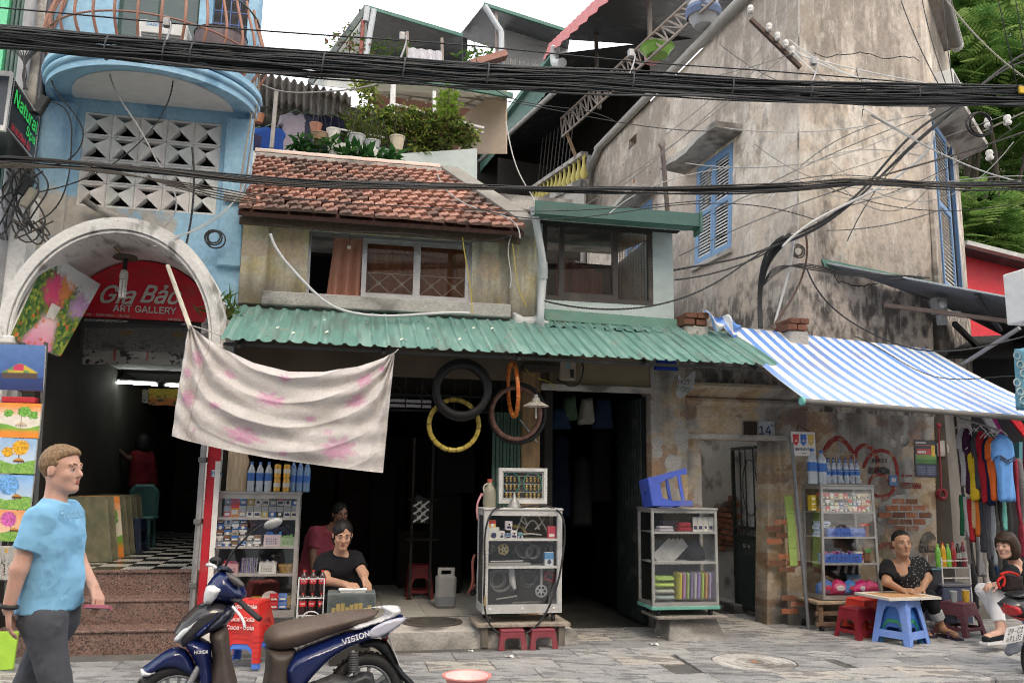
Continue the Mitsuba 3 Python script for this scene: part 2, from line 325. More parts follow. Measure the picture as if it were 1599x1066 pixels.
 # ------------------------------------------------------------------ writing entries
_count={}
def newkey(name,parent=None):
 base=(parent+'__' if parent else '')+name
 k=_count.get(base,-1)+1;_count[base]=k
 return base if k==0 else f'{base}_{k:03d}'
def pack(c):return(math.floor(min(max(c[0],0),1)*255),min(max(c[1],0),.998),min(max(c[2],0),1))
def info(key,label=None,cat=None,group=None,kind=None):
 d={k:v for k,v in(('label',label),('category',cat),('group',group),('kind',kind))if v}
 if d:labels[key]={**labels.get(key,{}),**d}
def add(name,mesh,m='matte',color=None,parent=None,smooth=False,label=None,cat=None,group=None,kind=None,uv=None,**kw):
 key=newkey(name,parent);v,f=tri(mesh)
 if color is not None:
  p=pack(color);uv=np.tile([p[0]+p[1],p[2]],(len(v),1))
 elif uv is not None and np.ndim(uv)==1:uv=np.tile(np.asarray(uv,float),(len(v),1))
 if uv is not None and smooth not in(True,False):
  t=trimesh.graph.smooth_shade(trimesh.Trimesh(v,f,process=False),angle=np.radians(smooth),facet_minarea=None)
  v,f=np.array(t.vertices),np.array(t.faces);uv=np.tile(uv[0],(len(v),1));smooth=True
 scene[key]=mikit.ply(trimesh.Trimesh(v,f,process=False),'m_'+m,smooth=smooth,uv=uv,**kw)
 info(key,label,cat,group,kind);return key
def thing(name,label,cat,group=None):
 key=newkey(name);info(key,label,cat,group);return key
def struct(name,mesh,m='matte',color=None,**kw):return add(name,mesh,m,color,kind='structure',**kw)
def text(s,height,depth=.002,bold=False,width=None):
 t=meshkit.text_mesh(s,height,depth,bold);v,f=tri(t);v=v.copy()
 v[:,0]-=(v[:,0].min()+v[:,0].max())/2
 if width:v[:,0]*=width/(v[:,0].max()-v[:,0].min())
 return np.stack([v[:,0],-v[:,2],v[:,1]],1),f
RNG=np.random.default_rng(7)
def rnd(a=0.,b=1.):return float(RNG.uniform(a,b))
# houses across the street, behind the viewer
for i,(x0,x1,hh,c,lab)in enumerate(((-16,-5.2,8.5,(.24,.22,.18),'cream house front across the street, at its near end'),(-5,3.4,11.5,(.2,.185,.17),'grey house front across the street, behind the viewer'),(3.6,16,12.0,(.22,.19,.15),'ochre house front across the street, towards the corner'))):
 t_=thing('opposite_house',lab,'house');add('wall',box(x0,x1,-11.5,-8.5,-.2,hh),'matte',c,parent=t_);add('roof',box(x0-.2,x1+.2,-11.7,-8.1,hh,hh+.2),'semi',(.16,.07,.05),parent=t_)
 for k in range(int((x1-x0)/2.4)):
  for z in(1.0,4.6):add('window',box(x0+.7+2.4*k,x0+2.0+2.4*k,-8.52,-8.47,z if z>2 else .0,z+1.7),'semi',(.05,.06,.07),parent=t_)
  # ground
struct('ground',box(-260,260,-260,260,-.4,-.17),'concrete')
struct('road',box(-60,60,-12,6.78,-.169,-.14),color=(.16,.16,.165))
pav=struct('pavement',box(-20,26,6.95,40,-.15,-.014),color=(.10,.095,.09))
for k in range(14):
 x=-6.2+k*1.2
 add('kerb_stone',bbox(x,x+1.19,6.78,6.945,-.15,rnd(-.004,.002),.015),'slab',parent=pav,uv=(rnd(.1,.7),0))
MANHOLE=(3.96,7.72)
j=0
for r in range(9):
 y0=6.95+r*.40;off=(r%2)*.3+rnd(-.04,.04)
 for c in range(24):
  x0=-3.9+c*.6+off;x1,y1=x0+.6,y0+.4
  if r>6 and not 2.45<x0<5.5:continue
  if x0>9.6 or(r>3 and x1<2.4):continue
  if abs((x0+x1)/2-MANHOLE[0])<.75 and abs((y0+y1)/2-MANHOLE[1])<.45:continue
  t=rnd()if not(x0>4.3 and rnd()<.5)else rnd(.6,.86)
  dz=rnd(-.0015,.001)
  add('stone_slab',bbox(x0+.003,x1-.003,y0+.003,y1-.003,-.03,dz,.004),'slab',parent=pav,uv=(t,rnd()))
mh=thing('manhole_cover','round cast manhole cover in its square cement collar in the stone pavement','manhole cover')
mx,my=MANHOLE
collar=Polygon([(mx-.68,my-.42),(mx+.72,my-.46),(mx+.7,my+.44),(mx-.62,my+.46)])
add('collar',xy(collar.difference(Point(mx,my).buffer(.40,32)),-.03,.004),'slab',parent=mh,uv=(.42,.2))
cv=add('cover',xy(Point(mx,my).buffer(.385,32),-.03,.001),'concrete',parent=mh)
for rr in(.36,.27,.18,.09):
 add('rib',xy(Point(mx,my).buffer(rr,32).difference(Point(mx,my).buffer(rr-.02,32)),.0005,.006),'concrete',parent=cv)
add('plug',xy(Point(mx,my).buffer(.03),.001,.008),color=(.38,.17,.10),parent=mh)
for(px,py,w)in((1032,995,.05),(1022,1007,.05),(1080,968,.05),(735,1017,.03),(795,1026,.05),(1404,1022,.02),(1478,1030,.02)):
 q=at(px,py,z=0);add('paper_scrap',grid(lambda u,v:np.stack([q[0]+(u-.5)*w*1.6,q[1]+(v-.5)*w,.012+.008*np.sin(5*u+3*v)],-1),5,4,.001),'clean',(.8,.8,.78),label='small white paper scrap lying on the stone pavement',cat='litter',group='paper scraps on the pavement')
 # shop plinth and rooms at street level
pl=add('shop_plinth',box(-1.27,2.40,8.76,9.7,-.05,.155),'concrete',label='rough grey concrete step running along the open shop front',cat='step')
add('end_block',xz([(2.40,-.05),(2.56,-.05),(2.53,.10),(2.48,.155),(2.40,.155)],8.78,9.6),'concrete',parent=pl)
k=thing('drain_cover','round dark drain cover let into the concrete shop step','drain cover')
add('ring',xform:=xy(Point(1.07,9.36).buffer(.33,24).difference(Point(1.07,9.36).buffer(.27,24)),.15,.166),color=(.10,.09,.085),parent=k)
add('lid',xy(Point(1.07,9.36).buffer(.265,24),.15,.162),color=(.07,.065,.06),parent=k)
# dark shop hall
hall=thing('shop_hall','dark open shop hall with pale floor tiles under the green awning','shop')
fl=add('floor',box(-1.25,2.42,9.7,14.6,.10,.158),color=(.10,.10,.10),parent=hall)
for i in range(9):
 for jx in range(8):
  x0=-1.2+jx*.45;y0=9.71+i*.45
  add('floor_tile',bbox(x0+.002,x0+.448,y0+.002,y0+.448,.15,.166,.003),'clean',(.40+rnd(-.02,.02),.395,.37),parent=fl)
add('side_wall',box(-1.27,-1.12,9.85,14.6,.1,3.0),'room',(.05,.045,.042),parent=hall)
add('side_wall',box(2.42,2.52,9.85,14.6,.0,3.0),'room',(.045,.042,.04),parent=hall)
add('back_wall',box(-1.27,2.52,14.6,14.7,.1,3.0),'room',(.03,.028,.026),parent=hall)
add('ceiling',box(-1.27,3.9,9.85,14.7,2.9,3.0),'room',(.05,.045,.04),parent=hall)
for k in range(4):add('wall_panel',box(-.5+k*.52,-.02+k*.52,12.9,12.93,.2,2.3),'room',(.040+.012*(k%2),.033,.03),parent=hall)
add('header',box(-1.2,2.42,9.7,9.85,2.84,3.62),'room',(.24,.19,.145),parent=hall)
tr=thing('transom_grille','dark iron transom grille with pale slots above the shop opening','grille')
for x in np.arange(.35,2.0,.19):add('bar',box(x,x+.014,9.78,9.80,2.44,2.84),'metal',(.04,.04,.04),parent=tr)
for z in(2.44,2.62,2.83):add('rail',box(.3,2.1,9.77,9.81,z,z+.025),'metal',(.035,.035,.035),parent=tr)
for z in(2.50,2.555):add('slat',box(.3,1.05,9.9,9.93,z,z+.035),'clean',(.62,.62,.65),parent=tr)
for x in(.62,.92):add('scroll',ring((x,9.79,2.66),.06,.006,n=20,m=6),'metal',(.04,.04,.04),parent=tr)
sp=thing('timber_post','old brown timber post between the shop and the dark doorway','post')
add('shaft',bbox(2.08,2.30,9.58,9.74,0.15,2.95,.01),'wood',(.26,.17,.09),parent=sp)
add('bracket',bar(at(812,655,9.5),at(838,690,9.55),.02),'metal',(.3,.3,.3),parent=sp)
sh=thing('folding_shutter','narrow green ribbed folding shutter beside the timber post','shutter')
for i in range(8):add('shutter_slat',bbox(1.74+i*.042,1.776+i*.042,9.60-.012*(i%2),9.63,.17,2.45,.004),'semi',(.045,.095,.07),parent=sh)
ut=thing('stacked_shop_clutter','dark piled boxes and shelf frames at the back of the shop hall','clutter')
for(x0,x1,y0,z0,z1,c)in((1.25,1.7,11.6,.17,1.5,(.03,.027,.025)),(.9,1.3,12.2,.17,.95,(.06,.05,.04)),(1.3,1.8,11.2,1.5,2.1,(.025,.02,.02)),(.5,.85,12.6,.17,1.9,(.035,.03,.03))):
 add('crate',bbox(x0,x1,y0,y0+.4,z0,z1,.01),'room',c,parent=ut)
for x in(.95,1.2):add('shelf_post',box(x,x+.03,11.0,11.03,.17,2.2),'metal',(.06,.055,.05),parent=ut)
for z in(.9,1.4):add('shelf_board',box(.9,1.3,10.9,11.2,z,z+.02),'room',(.05,.045,.04),parent=ut)
# dark doorway, column, gate
dw=thing('dark_doorway','unlit passage doorway with a beige lintel between the shop and the worn column','doorway')
add('lintel',box(2.42,3.70,9.62,9.85,2.80,3.6),'room',(.34,.27,.185),parent=dw)
add('ledge',bbox(2.30,3.68,9.53,9.66,2.73,2.80,.008),'concrete',parent=dw)
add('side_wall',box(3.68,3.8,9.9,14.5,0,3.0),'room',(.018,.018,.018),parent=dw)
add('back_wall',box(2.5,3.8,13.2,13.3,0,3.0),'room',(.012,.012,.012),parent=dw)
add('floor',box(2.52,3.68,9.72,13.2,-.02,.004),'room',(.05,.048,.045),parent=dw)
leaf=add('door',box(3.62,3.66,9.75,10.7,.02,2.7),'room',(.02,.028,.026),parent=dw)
for i in range(16):add('door_plank',bbox(3.60,3.622,9.76+i*.058,9.81+i*.058,.03,2.69,.006),'semi',(.016,.026,.024),parent=leaf)
for(x,z,c,w,h)in((2.75,2.55,(.05,.08,.05),.12,.16),(2.97,2.52,(.20,.20,.17),.12,.17),(3.18,2.5,(.012,.017,.04),.15,.20),(2.62,2.42,(.015,.025,.05),.16,.14)):
 add('hanging_bag',pillow(Polygon([(x-w,z-h),(x+w,z-h*.9),(x+w*.7,z+h),(x-w*.5,z+h*.9)]),.06,.09,.03,c=9.95),'cloth',c,smooth=True,label={2.75:'dull green bag hanging under the doorway lintel',2.97:'pale yellowish bag hanging under the doorway lintel',3.18:'dark navy bag hanging deepest into the doorway',2.62:'dark blue bag hanging beside the green one in the doorway'}[x],cat='bag',group='bags hanging under the doorway lintel')
for(x,z,c,w,h)in((2.75,1.75,(.005,.007,.018),.16,.55),(3.05,1.55,(.014,.014,.014),.14,.45),(3.3,1.9,(.008,.006,.006),.16,.5)):
 add('hanging_coat',pillow(Polygon([(x-w,z-h),(x+w,z-h),(x+w*.8,z+h*.8),(x,z+h),(x-w*.8,z+h*.8)]),.07,.1,.04,c=10.4),'cloth',c,smooth=True,label={2.75:'navy coat hanging nearest the timber post inside the doorway',3.05:'dark grey coat hanging in the middle of the doorway',3.3:'brown black coat hanging nearest the door leaf'}[x],cat='coat',group='coats in the doorway')
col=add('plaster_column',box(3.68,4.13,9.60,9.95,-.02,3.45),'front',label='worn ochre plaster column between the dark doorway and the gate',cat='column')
pz=[(rnd(3.74,4.08),rnd(.9,2.4))for _ in range(5)]
for(x,z)in pz:add('flaking_patch',xz(Point(x,z).buffer(rnd(.05,.13),4).union(Point(x+rnd(-.1,.1),z-.12).buffer(.07,3)),9.594,9.602),'concrete',parent=col)
add('coping',bbox(3.66,4.16,9.52,9.66,3.30,3.38,.01),'concrete',parent=col)
gp=thing('gate_portal','crumbling ochre portal with a moulded stone lintel over the gate opening','portal')
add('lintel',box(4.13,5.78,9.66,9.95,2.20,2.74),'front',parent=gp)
cpts=[(9.66,2.70),(9.50,2.80),(9.47,2.84),(9.50,2.88),(9.66,2.90)]
add('cornice',yz(cpts,4.10,5.82),'front',parent=gp)
add('moulding',yz([(9.66,2.60),(9.60,2.62),(9.58,2.66),(9.60,2.70),(9.66,2.70)],4.14,5.78),'front',parent=gp)
add('moulding',bbox(4.14,5.5,9.62,9.67,2.20,2.27,.01),'concrete',parent=gp)
add('upper_wall',box(4.13,5.8,9.70,9.95,2.90,3.62),'corner',parent=gp)
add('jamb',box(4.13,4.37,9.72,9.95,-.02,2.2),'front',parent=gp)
add('passage_wall',box(5.36,5.5,9.92,12.4,-.02,3.3),'whitewash',parent=gp)
add('passage_end',box(4.2,5.5,12.0,12.1,-.02,3.4),'whitewash',parent=gp)
add('passage_plinth',box(5.18,5.37,10.6,12.0,-.02,.10),'concrete',parent=gp)
add('passage_step',bbox(4.7,5.2,10.9,12.0,-.02,.05,.01),'concrete',parent=gp)
def brick_patch(poly,place,parent,seed,bw=.22,bh=.066,gap=.012,proud=.012):
 """Single bricks inside an outline, each its own piece; place(poly_xz, d0, d1) puts one on its wall."""
 r=np.random.default_rng(seed);x0,z0,x1,z1=poly.bounds;n=0
 for row in range(int((z1-z0)/(bh+gap))+1):
  z=z0+row*(bh+gap);o=(row%2)*bw*.5
  for c in range(-1,int((x1-x0)/(bw+gap))+2):
   x=x0+c*(bw+gap)-o
   b=Polygon([(x+r.uniform(0,.01),z+r.uniform(0,.006)),(x+bw-r.uniform(0,.01),z+r.uniform(0,.006)),(x+bw-r.uniform(0,.012),z+bh-r.uniform(0,.008)),(x+r.uniform(0,.012),z+bh-r.uniform(0,.008))])
   if not poly.contains(b.centroid):continue
   add('brick',place(b,r.uniform(.2,1.)*proud),'brick',parent=parent,uv=(r.uniform(),r.uniform()));n+=1
 return n
def blob(cx,cz,rx,rz,seed,n=26,k=.25):
 r=np.random.default_rng(seed);t=np.arange(n)*2*np.pi/n
 q=1+k*(np.convolve(np.r_[r.normal(size=n)],[.3,.4,.3],'same'))
 return Polygon(np.c_[cx+rx*q*np.cos(t),cz+rz*q*np.sin(t)]).buffer(0)
 # brickwork showing through on the passage wall (plane x = 5.36)
bp=blob(11.15,1.12,.50,.34,3)
add('mortar_bed',(lambda m:(np.stack([5.357+m[0][:,2]*0-.0,m[0][:,0],m[0][:,1]],1)+np.c_[-m[0][:,2],m[0][:,2]*0,m[0][:,2]*0],m[1]))(extr(bp.buffer(.02),.004)),'concrete',parent=gp)
brick_patch(bp,lambda b,d:yz(b,5.353-.012-d,5.354),gp,5)
iron=thing('iron_gate','open dark green iron gate leaf with a looped grille above its sheet panel','gate')
GX=5.31
def gbar(y0,z0,y1,z1,w=.022):return bar((GX,y0,z0),(GX,y1,z1),w)
for y in(9.84,10.78):add('stile',box(GX-.02,GX+.02,y-.022,y+.022,.06,2.16),'semi',(.03,.036,.034),parent=iron)
for z in(.08,.98,1.10,2.14):add('rail',box(GX-.018,GX+.018,9.86,10.76,z-.02,z+.02),'semi',(.03,.036,.034),parent=iron)
add('sheet_panel',box(GX-.006,GX+.006,9.86,10.76,.1,.96),'semi',(.028,.05,.047),parent=iron)
for y in(10.05,10.2,10.42,10.57):add('bar',gbar(y,1.12,y,2.12,.014),'semi',(.03,.036,.034),parent=iron)
add('loop',tube([(GX,10.31+.2*math.cos(t),1.62+.36*math.sin(t))for t in np.linspace(0,2*np.pi,40)[:-1]],.008,6,closed=True),'semi',(.03,.036,.034),parent=iron)
for y in(10.1,10.31,10.52):add('ring_ornament',ring((GX,y,1.04),.05,.007,(1,0,0),18,6),'semi',(.03,.036,.034),parent=iron)
add('stencil_mark',xf(text('SX-N',.05,.002),rz=-math.pi/2,loc=(GX-.008,10.45,.84)),'clean',(.35,.38,.37),parent=iron)
# art gallery at street level
gal=thing('gallery_steps','three polished red granite steps up to the art gallery','steps')
for i,(y,z0,z1)in enumerate(((8.9,-.05,.215),(9.2,.215,.455),(9.5,.455,.70))):
 add('riser',box(-3.05,-1.29,y,y+.45 if i<2 else 9.8,z0,z1-.03),'granite',parent=gal)
 add('tread',bbox(-3.07,-1.285,y-.02,y+.45 if i<2 else 9.62,z1-.03,z1,.008),'granite',parent=gal)
gr=thing('gallery_room','long unlit gallery room with a black and white checkered floor','room')
gf=add('floor',box(-3.05,-1.29,9.62,17.2,.60,.692),'room',(.05,.05,.05),parent=gr)
for i in range(22):
 for c in range(6):
  x0,y0=-3.04+c*.292,9.625+i*.292
  add('floor_tile',box(x0+.001,x0+.291,y0+.001,y0+.291,.69,.70),'gloss',(.42,.42,.41)if(i+c)%2 else(.012,.012,.013),parent=gf)
add('side_wall',box(-3.2,-3.05,9.3,17.3,0,3.8),'room',(.06,.056,.052),parent=gr)
add('side_wall',box(-1.29,-1.2,9.75,17.3,0,3.8),'room',(.05,.046,.042),parent=gr)
add('back_wall',box(-3.2,-1.2,17.2,17.3,.6,3.8),'room',(.06,.055,.05),parent=gr)
add('ceiling',box(-3.2,-1.2,10.66,17.3,3.12,3.25),'room',(.22,.22,.22),parent=gr)
add('bulkhead',box(-3.05,-1.29,10.6,10.66,3.12,3.9),'room',(.15,.15,.15),parent=gr)
# vault over the steps
vault=thing('arched_porch','white moulded barrel arch over the gallery steps','arch')
AX,AZ=-2.29,3.0
def arc(a,b,n=40,z=AZ):return[(AX+a*math.cos(t),z+b*math.sin(t))for t in np.linspace(0,np.pi,n)]
def archring(a0,b0,a1,b1,y0,y1):return xz(Polygon(arc(a1,b1)+arc(a0,b0)[::-1]),y0,y1)
add('soffit',archring(.94,1.13,1.02,1.21,9.0,10.25),'whitewash',parent=vault)
add('outer_moulding',archring(1.02,1.21,1.09,1.30,9.02,9.75),'whitewash',parent=vault)
add('moulding',archring(.965,1.155,1.045,1.24,8.95,9.02),'whitewash',parent=vault)
add('inner_bead',archring(.93,1.12,.955,1.145,8.975,9.03),'whitewash',parent=vault)
for s in(-1,1):
 x=AX+s*.99
 add('impost',bbox(x-.10,x+.10,8.94,9.75,2.92,3.0,.012),'whitewash',parent=vault)
add('side_pier',box(-1.40,-1.24,9.55,9.75,.0,2.93),'whitewash',parent=vault)
add('side_pier',box(-3.42,-3.2,9.0,9.75,-.02,2.93),'whitewash',parent=vault)
add('tympanum',xz(Polygon(arc(.95,1.14)).intersection(shapely.box(-4,3.43,0,5)),10.2,10.25),'room',(.16,.16,.16),parent=vault)
sg=thing('gallery_sign','red arched art gallery sign board under the white porch','sign')
sp_=Polygon(arc(.93,1.11)).intersection(shapely.box(-4,3.43,0,5))
add('panel',xz(sp_,10.10,10.14),'semi',(.68,.02,.04),parent=sg)
add('backing',xz(sp_.buffer(.045),10.145,10.17),'black',parent=sg)
# blue house above
bh=thing('blue_house','sky blue narrow house with a rounded balcony and pyramid vent blocks','house')
VX0,VX1,VZ0,VZ1=-2.975,-1.50,4.60,5.70
wall=shapely.box(-3.40,2.9,-1.185,8.6).difference(shapely.box(VX0,VZ0,VX1,VZ1)).difference(Polygon(arc(1.03,1.22))).difference(shapely.box(-3.22,0,-1.29,3.1)).difference(shapely.box(-2.75,5.95,-1.85,8.3)).difference(shapely.box(-1.7,6.6,-1.3,8.2))
add('wall',xz(wall,9.7,9.95),'blue',parent=bh)
add('side_wall',box(-1.30,-1.186,9.95,10.12,3.0,8.6),'blue',parent=bh)
for(x0,x1)in((-3.40,-3.06),(-1.44,-1.187)):add('pilaster',bbox(x0,x1,9.62,9.71,4.0,5.76,.012),'blue',parent=bh)
add('vent_backing',box(VX0,VX1,10.15,10.2,VZ0,VZ1),'black',parent=bh)
for q in(box(VX0,VX1,9.95,10.15,VZ1,VZ1+.01),box(VX0-.01,VX0,9.95,10.15,VZ0,VZ1),box(VX1,VX1+.01,9.95,10.15,VZ0,VZ1)):add('vent_reveal',q,'black',parent=bh)
bw,bhh=(VX1-VX0)/5,(VZ1-VZ0)/4
for i in range(5):
 for k in range(4):
  cx,cz=VX0+(i+.5)*bw,VZ0+(k+.5)*bhh;hx,hz=bw/2-.003,bhh/2-.003
  p=[]
  fr=shapely.box(cx-hx,cz-hz,cx+hx,cz+hz).difference(shapely.box(cx-hx+.018,cz-hz+.022,cx+hx-.018,cz+hz-.022));p.append(xz(fr,9.71,9.80))
  for s in(-1,1):
   B=[(cx+s*hx,cz-hz),(cx+s*hx,cz+hz),(cx+s*.02,cz+.012),(cx+s*.02,cz-.012)]
   b4=[(x,9.80,z)for x,z in B];t4=[(B[0][0],9.72,B[0][1]),(B[1][0],9.72,B[1][1]),(cx,9.63,cz+.012),(cx,9.63,cz-.012)]
   p.append(hexa(b4,t4))
  add('vent_block',cat(p),'matte',(.70+rnd(-.03,.03),.69,.67),parent=bh)
  # balcony: half-ellipse slab with rounded rim
BC,BA,BB=-2.235,1.09,1.02
def hell(a,b,n=44,y=9.7):return[(BC+a*math.cos(t),y-b*math.sin(t))for t in np.linspace(0,np.pi,n)]
def bring(a0,b0,a1,b1,z0,z1):return xy(Polygon(hell(a1,b1)+hell(a0,b0)[::-1]),z0,z1)
bal=add('balcony',xy(Polygon(hell(BA-.02,BB-.02)),5.86,6.0),'blue',parent=bh)
add('soffit',xy(Polygon(hell(.86,.80,y=9.68)),5.846,5.862),'clean',(.62,.60,.58),parent=bal)
def rimtube(a,b,z,r):return tube([(x,y,z)for x,y in hell(a,b)],r,10)
add('rim',bring(BA-.03,BB-.03,BA+.03,BB+.03,5.80,5.88),'blue',parent=bal)
add('rim_roll',rimtube(BA+.02,BB+.02,5.91,.045),'blue',parent=bal,smooth=True)
add('rim_roll',rimtube(BA+.05,BB+.05,5.99,.035),'blue',parent=bal,smooth=True)
add('rim_lip',bring(BA-.05,BB-.05,BA+.07,BB+.07,6.02,6.06),'blue',parent=bal)
for t in np.linspace(.02,np.pi-.02,17):
 c,s=math.cos(t),math.sin(t)
 pr=[(.0,6.06),(.02,6.12),(.11,6.28),(.14,6.46),(.09,6.7),(.03,6.9),(.0,7.05)]
 add('railing_bar',tube(spline([(BC+(BA+o-.04)*c,9.7-(BB+o-.04)*s,z)for o,z in pr],16),.016,7),'semi',(.33,.155,.105),parent=bal,smooth=True)
for z,o in((6.95,.03),(6.36,.135)):
 add('railing_hoop',rimtube(BA+o-.04,BB+o-.04,z,.011),'semi',(.30,.14,.10)if z<6.5 else(.06,.10,.09),parent=bal,smooth=True)
dr_=add('balcony_door',box(-2.75,-1.85,9.78,9.84,5.98,8.2),'semi',(.02,.07,.06),parent=bh)
for x in(-2.70,-2.26):add('pane',box(x,x+.38,9.765,9.782,6.6,7.9),'gloss',(.06,.09,.09),parent=dr_)
add('window_grille',cat([bar((-1.7,9.74,z),(-1.3,9.74,z),.012)for z in np.arange(6.65,8.2,.16)]+[bar((x,9.73,6.6),(x,9.73,8.2),.012)for x in(-1.6,-1.5,-1.4)]),'semi',(.05,.1,.3),parent=bh)
add('window_dark',box(-1.7,-1.3,9.8,9.85,6.6,8.2),'room',(.10,.10,.10),parent=bh)
add('drain_stub',tube([at(130,312,9.55),at(155,328,9.62),at(185,338,9.72)],.035,10),'concrete',parent=bh,smooth=True)
ac=thing('air_conditioner','white air conditioner unit standing on the blue balcony behind copper bars','air conditioner')
add('case',bbox(-2.38,-1.86,9.18,9.46,6.07,6.62,.02),'clean',(.62,.62,.60),parent=ac)
add('grille',cat([box(-2.33,-1.9,9.165,9.178,z,z+.012)for z in np.arange(6.12,6.46,.03)]),'clean',(.16,.16,.15),parent=ac)
add('lettering',xf(text('DAIKIN',.035,.003),loc=(-2.2,9.178,6.545)),'clean',(.05,.25,.55),parent=ac)
bl=thing('water_barrel','dark wrapped water barrel standing on the blue balcony','barrel')
add('drum',lathe([(.0,0),(.25,0),(.27,.1),(.285,.3),(.285,.46),(.26,.52),(.0,.53)],28,(-1.52,9.3,6.06)),'semi',(.12,.085,.095),parent=bl,smooth=40)
for z in(.16,.5):add('hoop',ring((-1.52,9.3,6.06+z),.285,.008,(0,0,1),28,6),'semi',(.06,.045,.05),parent=bl)
# strip left of the blue house
gb=thing('green_shop_front','mint green panelled shop front at the edge of the street','building')
add('panel',box(-5.2,-3.78,9.45,9.6,4.4,8.8),'clean',(.16,.62,.34),parent=gb)
add('panel',box(-5.2,-3.72,9.30,9.42,2.9,4.35),'clean',(.16,.62,.34),parent=gb)
add('backing_wall',box(-5.2,-3.42,9.75,10,-.02,8.8),'whitewash',parent=gb)
add('ribbed_strip',cat([bbox(-3.77+i*.045,-3.735+i*.045,9.5,9.62,4.4,8.8,.008)for i in range(4)]),'semi',(.10,.17,.16),parent=gb)
add('wall_pier',bbox(-3.58,-3.41,9.45,9.74,2.9,8.8,.01),'concrete',parent=gb)
add('wall_low',box(-4.3,-3.30,9.35,9.74,2.9,4.6),'whitewash',parent=gb)
pp=thing('downpipe','grey plastic downpipe between the green front and the blue house','pipe')
add('pipe',cyl((-3.53,9.36,3.0),(-3.53,9.36,8.8),.06,14),'semi',(.34,.34,.36),parent=pp,smooth=40)
add('pipe',cyl((-3.38,9.50,3.4),(-3.40,9.50,8.8),.03,12),'semi',(.10,.10,.12),parent=pp,smooth=40)
for z in(4.4,5.3,6.2):add('clip',ring((-3.53,9.36,z),.062,.012,(0,0,1),18,6),'semi',(.4,.4,.42),parent=pp)
# tiled house
th=thing('tiled_house','low old house with a clay tile roof and yellowed plaster front','house')
w=shapely.box(-1.185,3.45,2.28,4.62).difference(shapely.box(-.45,3.73,1.47,4.50))
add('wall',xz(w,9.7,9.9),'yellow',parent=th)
add('pilaster',bbox(-1.183,-.90,9.63,9.71,3.58,4.6,.01),'yellow',parent=th)
add('pilaster',bbox(1.93,2.24,9.60,9.71,3.5,4.75,.012),'yellow',parent=th)
add('sill',bbox(-.92,1.92,9.52,9.70,3.56,3.72,.012),'concrete',parent=th)
add('eave_board',box(-1.2,2.0,9.42,9.46,4.44,4.52),'wood',(.10,.07,.05),parent=th)
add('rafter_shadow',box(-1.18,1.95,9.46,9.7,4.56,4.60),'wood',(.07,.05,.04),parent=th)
win=add('window',cat(box(-.45,-.42,9.72,9.80,3.73,4.5),box(1.44,1.47,9.72,9.8,3.73,4.5),box(-.45,1.47,9.715,9.80,4.46,4.5),box(-.45,1.47,9.715,9.8,3.73,3.755)),'metal',(.42,.42,.43),parent=th)
for(x0,x1,y)in((.17,.83,9.745),(.80,1.45,9.735)):
 sash=shapely.box(x0,3.755,x1,4.46).difference(shapely.box(x0+.055,3.81,x1-.055,4.41))
 add('sash',xz(sash,y,y+.03),'metal',(.55,.55,.56),parent=win)
 add('pane',box(x0+.055,x1-.055,y+.012,y+.016,3.81,4.41),'glass',parent=win)
gri=[]
for x0 in(.24,.86):
 for i in range(2):
  a=x0+i*.27;z0,z1=3.82,4.06
  gri+=[bar((a,9.775,z0),(a+.27,9.775,z1),.006),bar((a,9.775,z1),(a+.27,9.775,z0),.006),ring((a+.135,9.775,3.94),.024,.004,n=12,m=5)]
 gri+=[bar((x0,9.775,z),(x0+.54,9.775,z),.006)for z in(3.82,4.06)]
add('grille',cat(gri),'semi',(.30,.26,.22),parent=win)
def curtain(x0,x1,z0,z1,y,folds,amp=.03,skew=0.):
 return grid(lambda u,v:np.stack([x0+(x1-x0)*u+skew*(1-v),y+amp*np.sin(u*folds*6.28+1.2*np.sin(v*2))*(.5+.5*(1-v)),z0+(z1-z0)*v],-1),90,8,.006)
add('curtain',curtain(-.16,.22,3.75,4.46,9.80,3,.035,-.06),'cloth',(.34,.165,.115),parent=win,smooth=True)
add('curtain',curtain(.22,1.46,3.75,4.46,9.90,8,.03),'cloth',(.165,.062,.030),parent=win,smooth=True)
add('room_back',box(-.6,1.6,11.2,11.25,3.5,4.6),'room',(.012,.012,.014),parent=th)
add('room_floor',box(-1.1,2.2,9.9,11.2,3.45,3.5),'room',(.02,.02,.02),parent=th)
bulb=thing('light_bulb','small clear light bulb hanging at the open window by the curtain','bulb')
q=at(545,385,9.66)
add('cord',tube(spline([q+(0,0,.16),q+(.01,0,.08),q+(0,0,.02)],6),.004,6),'black',parent=bulb)
add('glass',ball(q-(0,0,.01),.024),'gloss',(.5,.42,.38),parent=bulb,smooth=True)
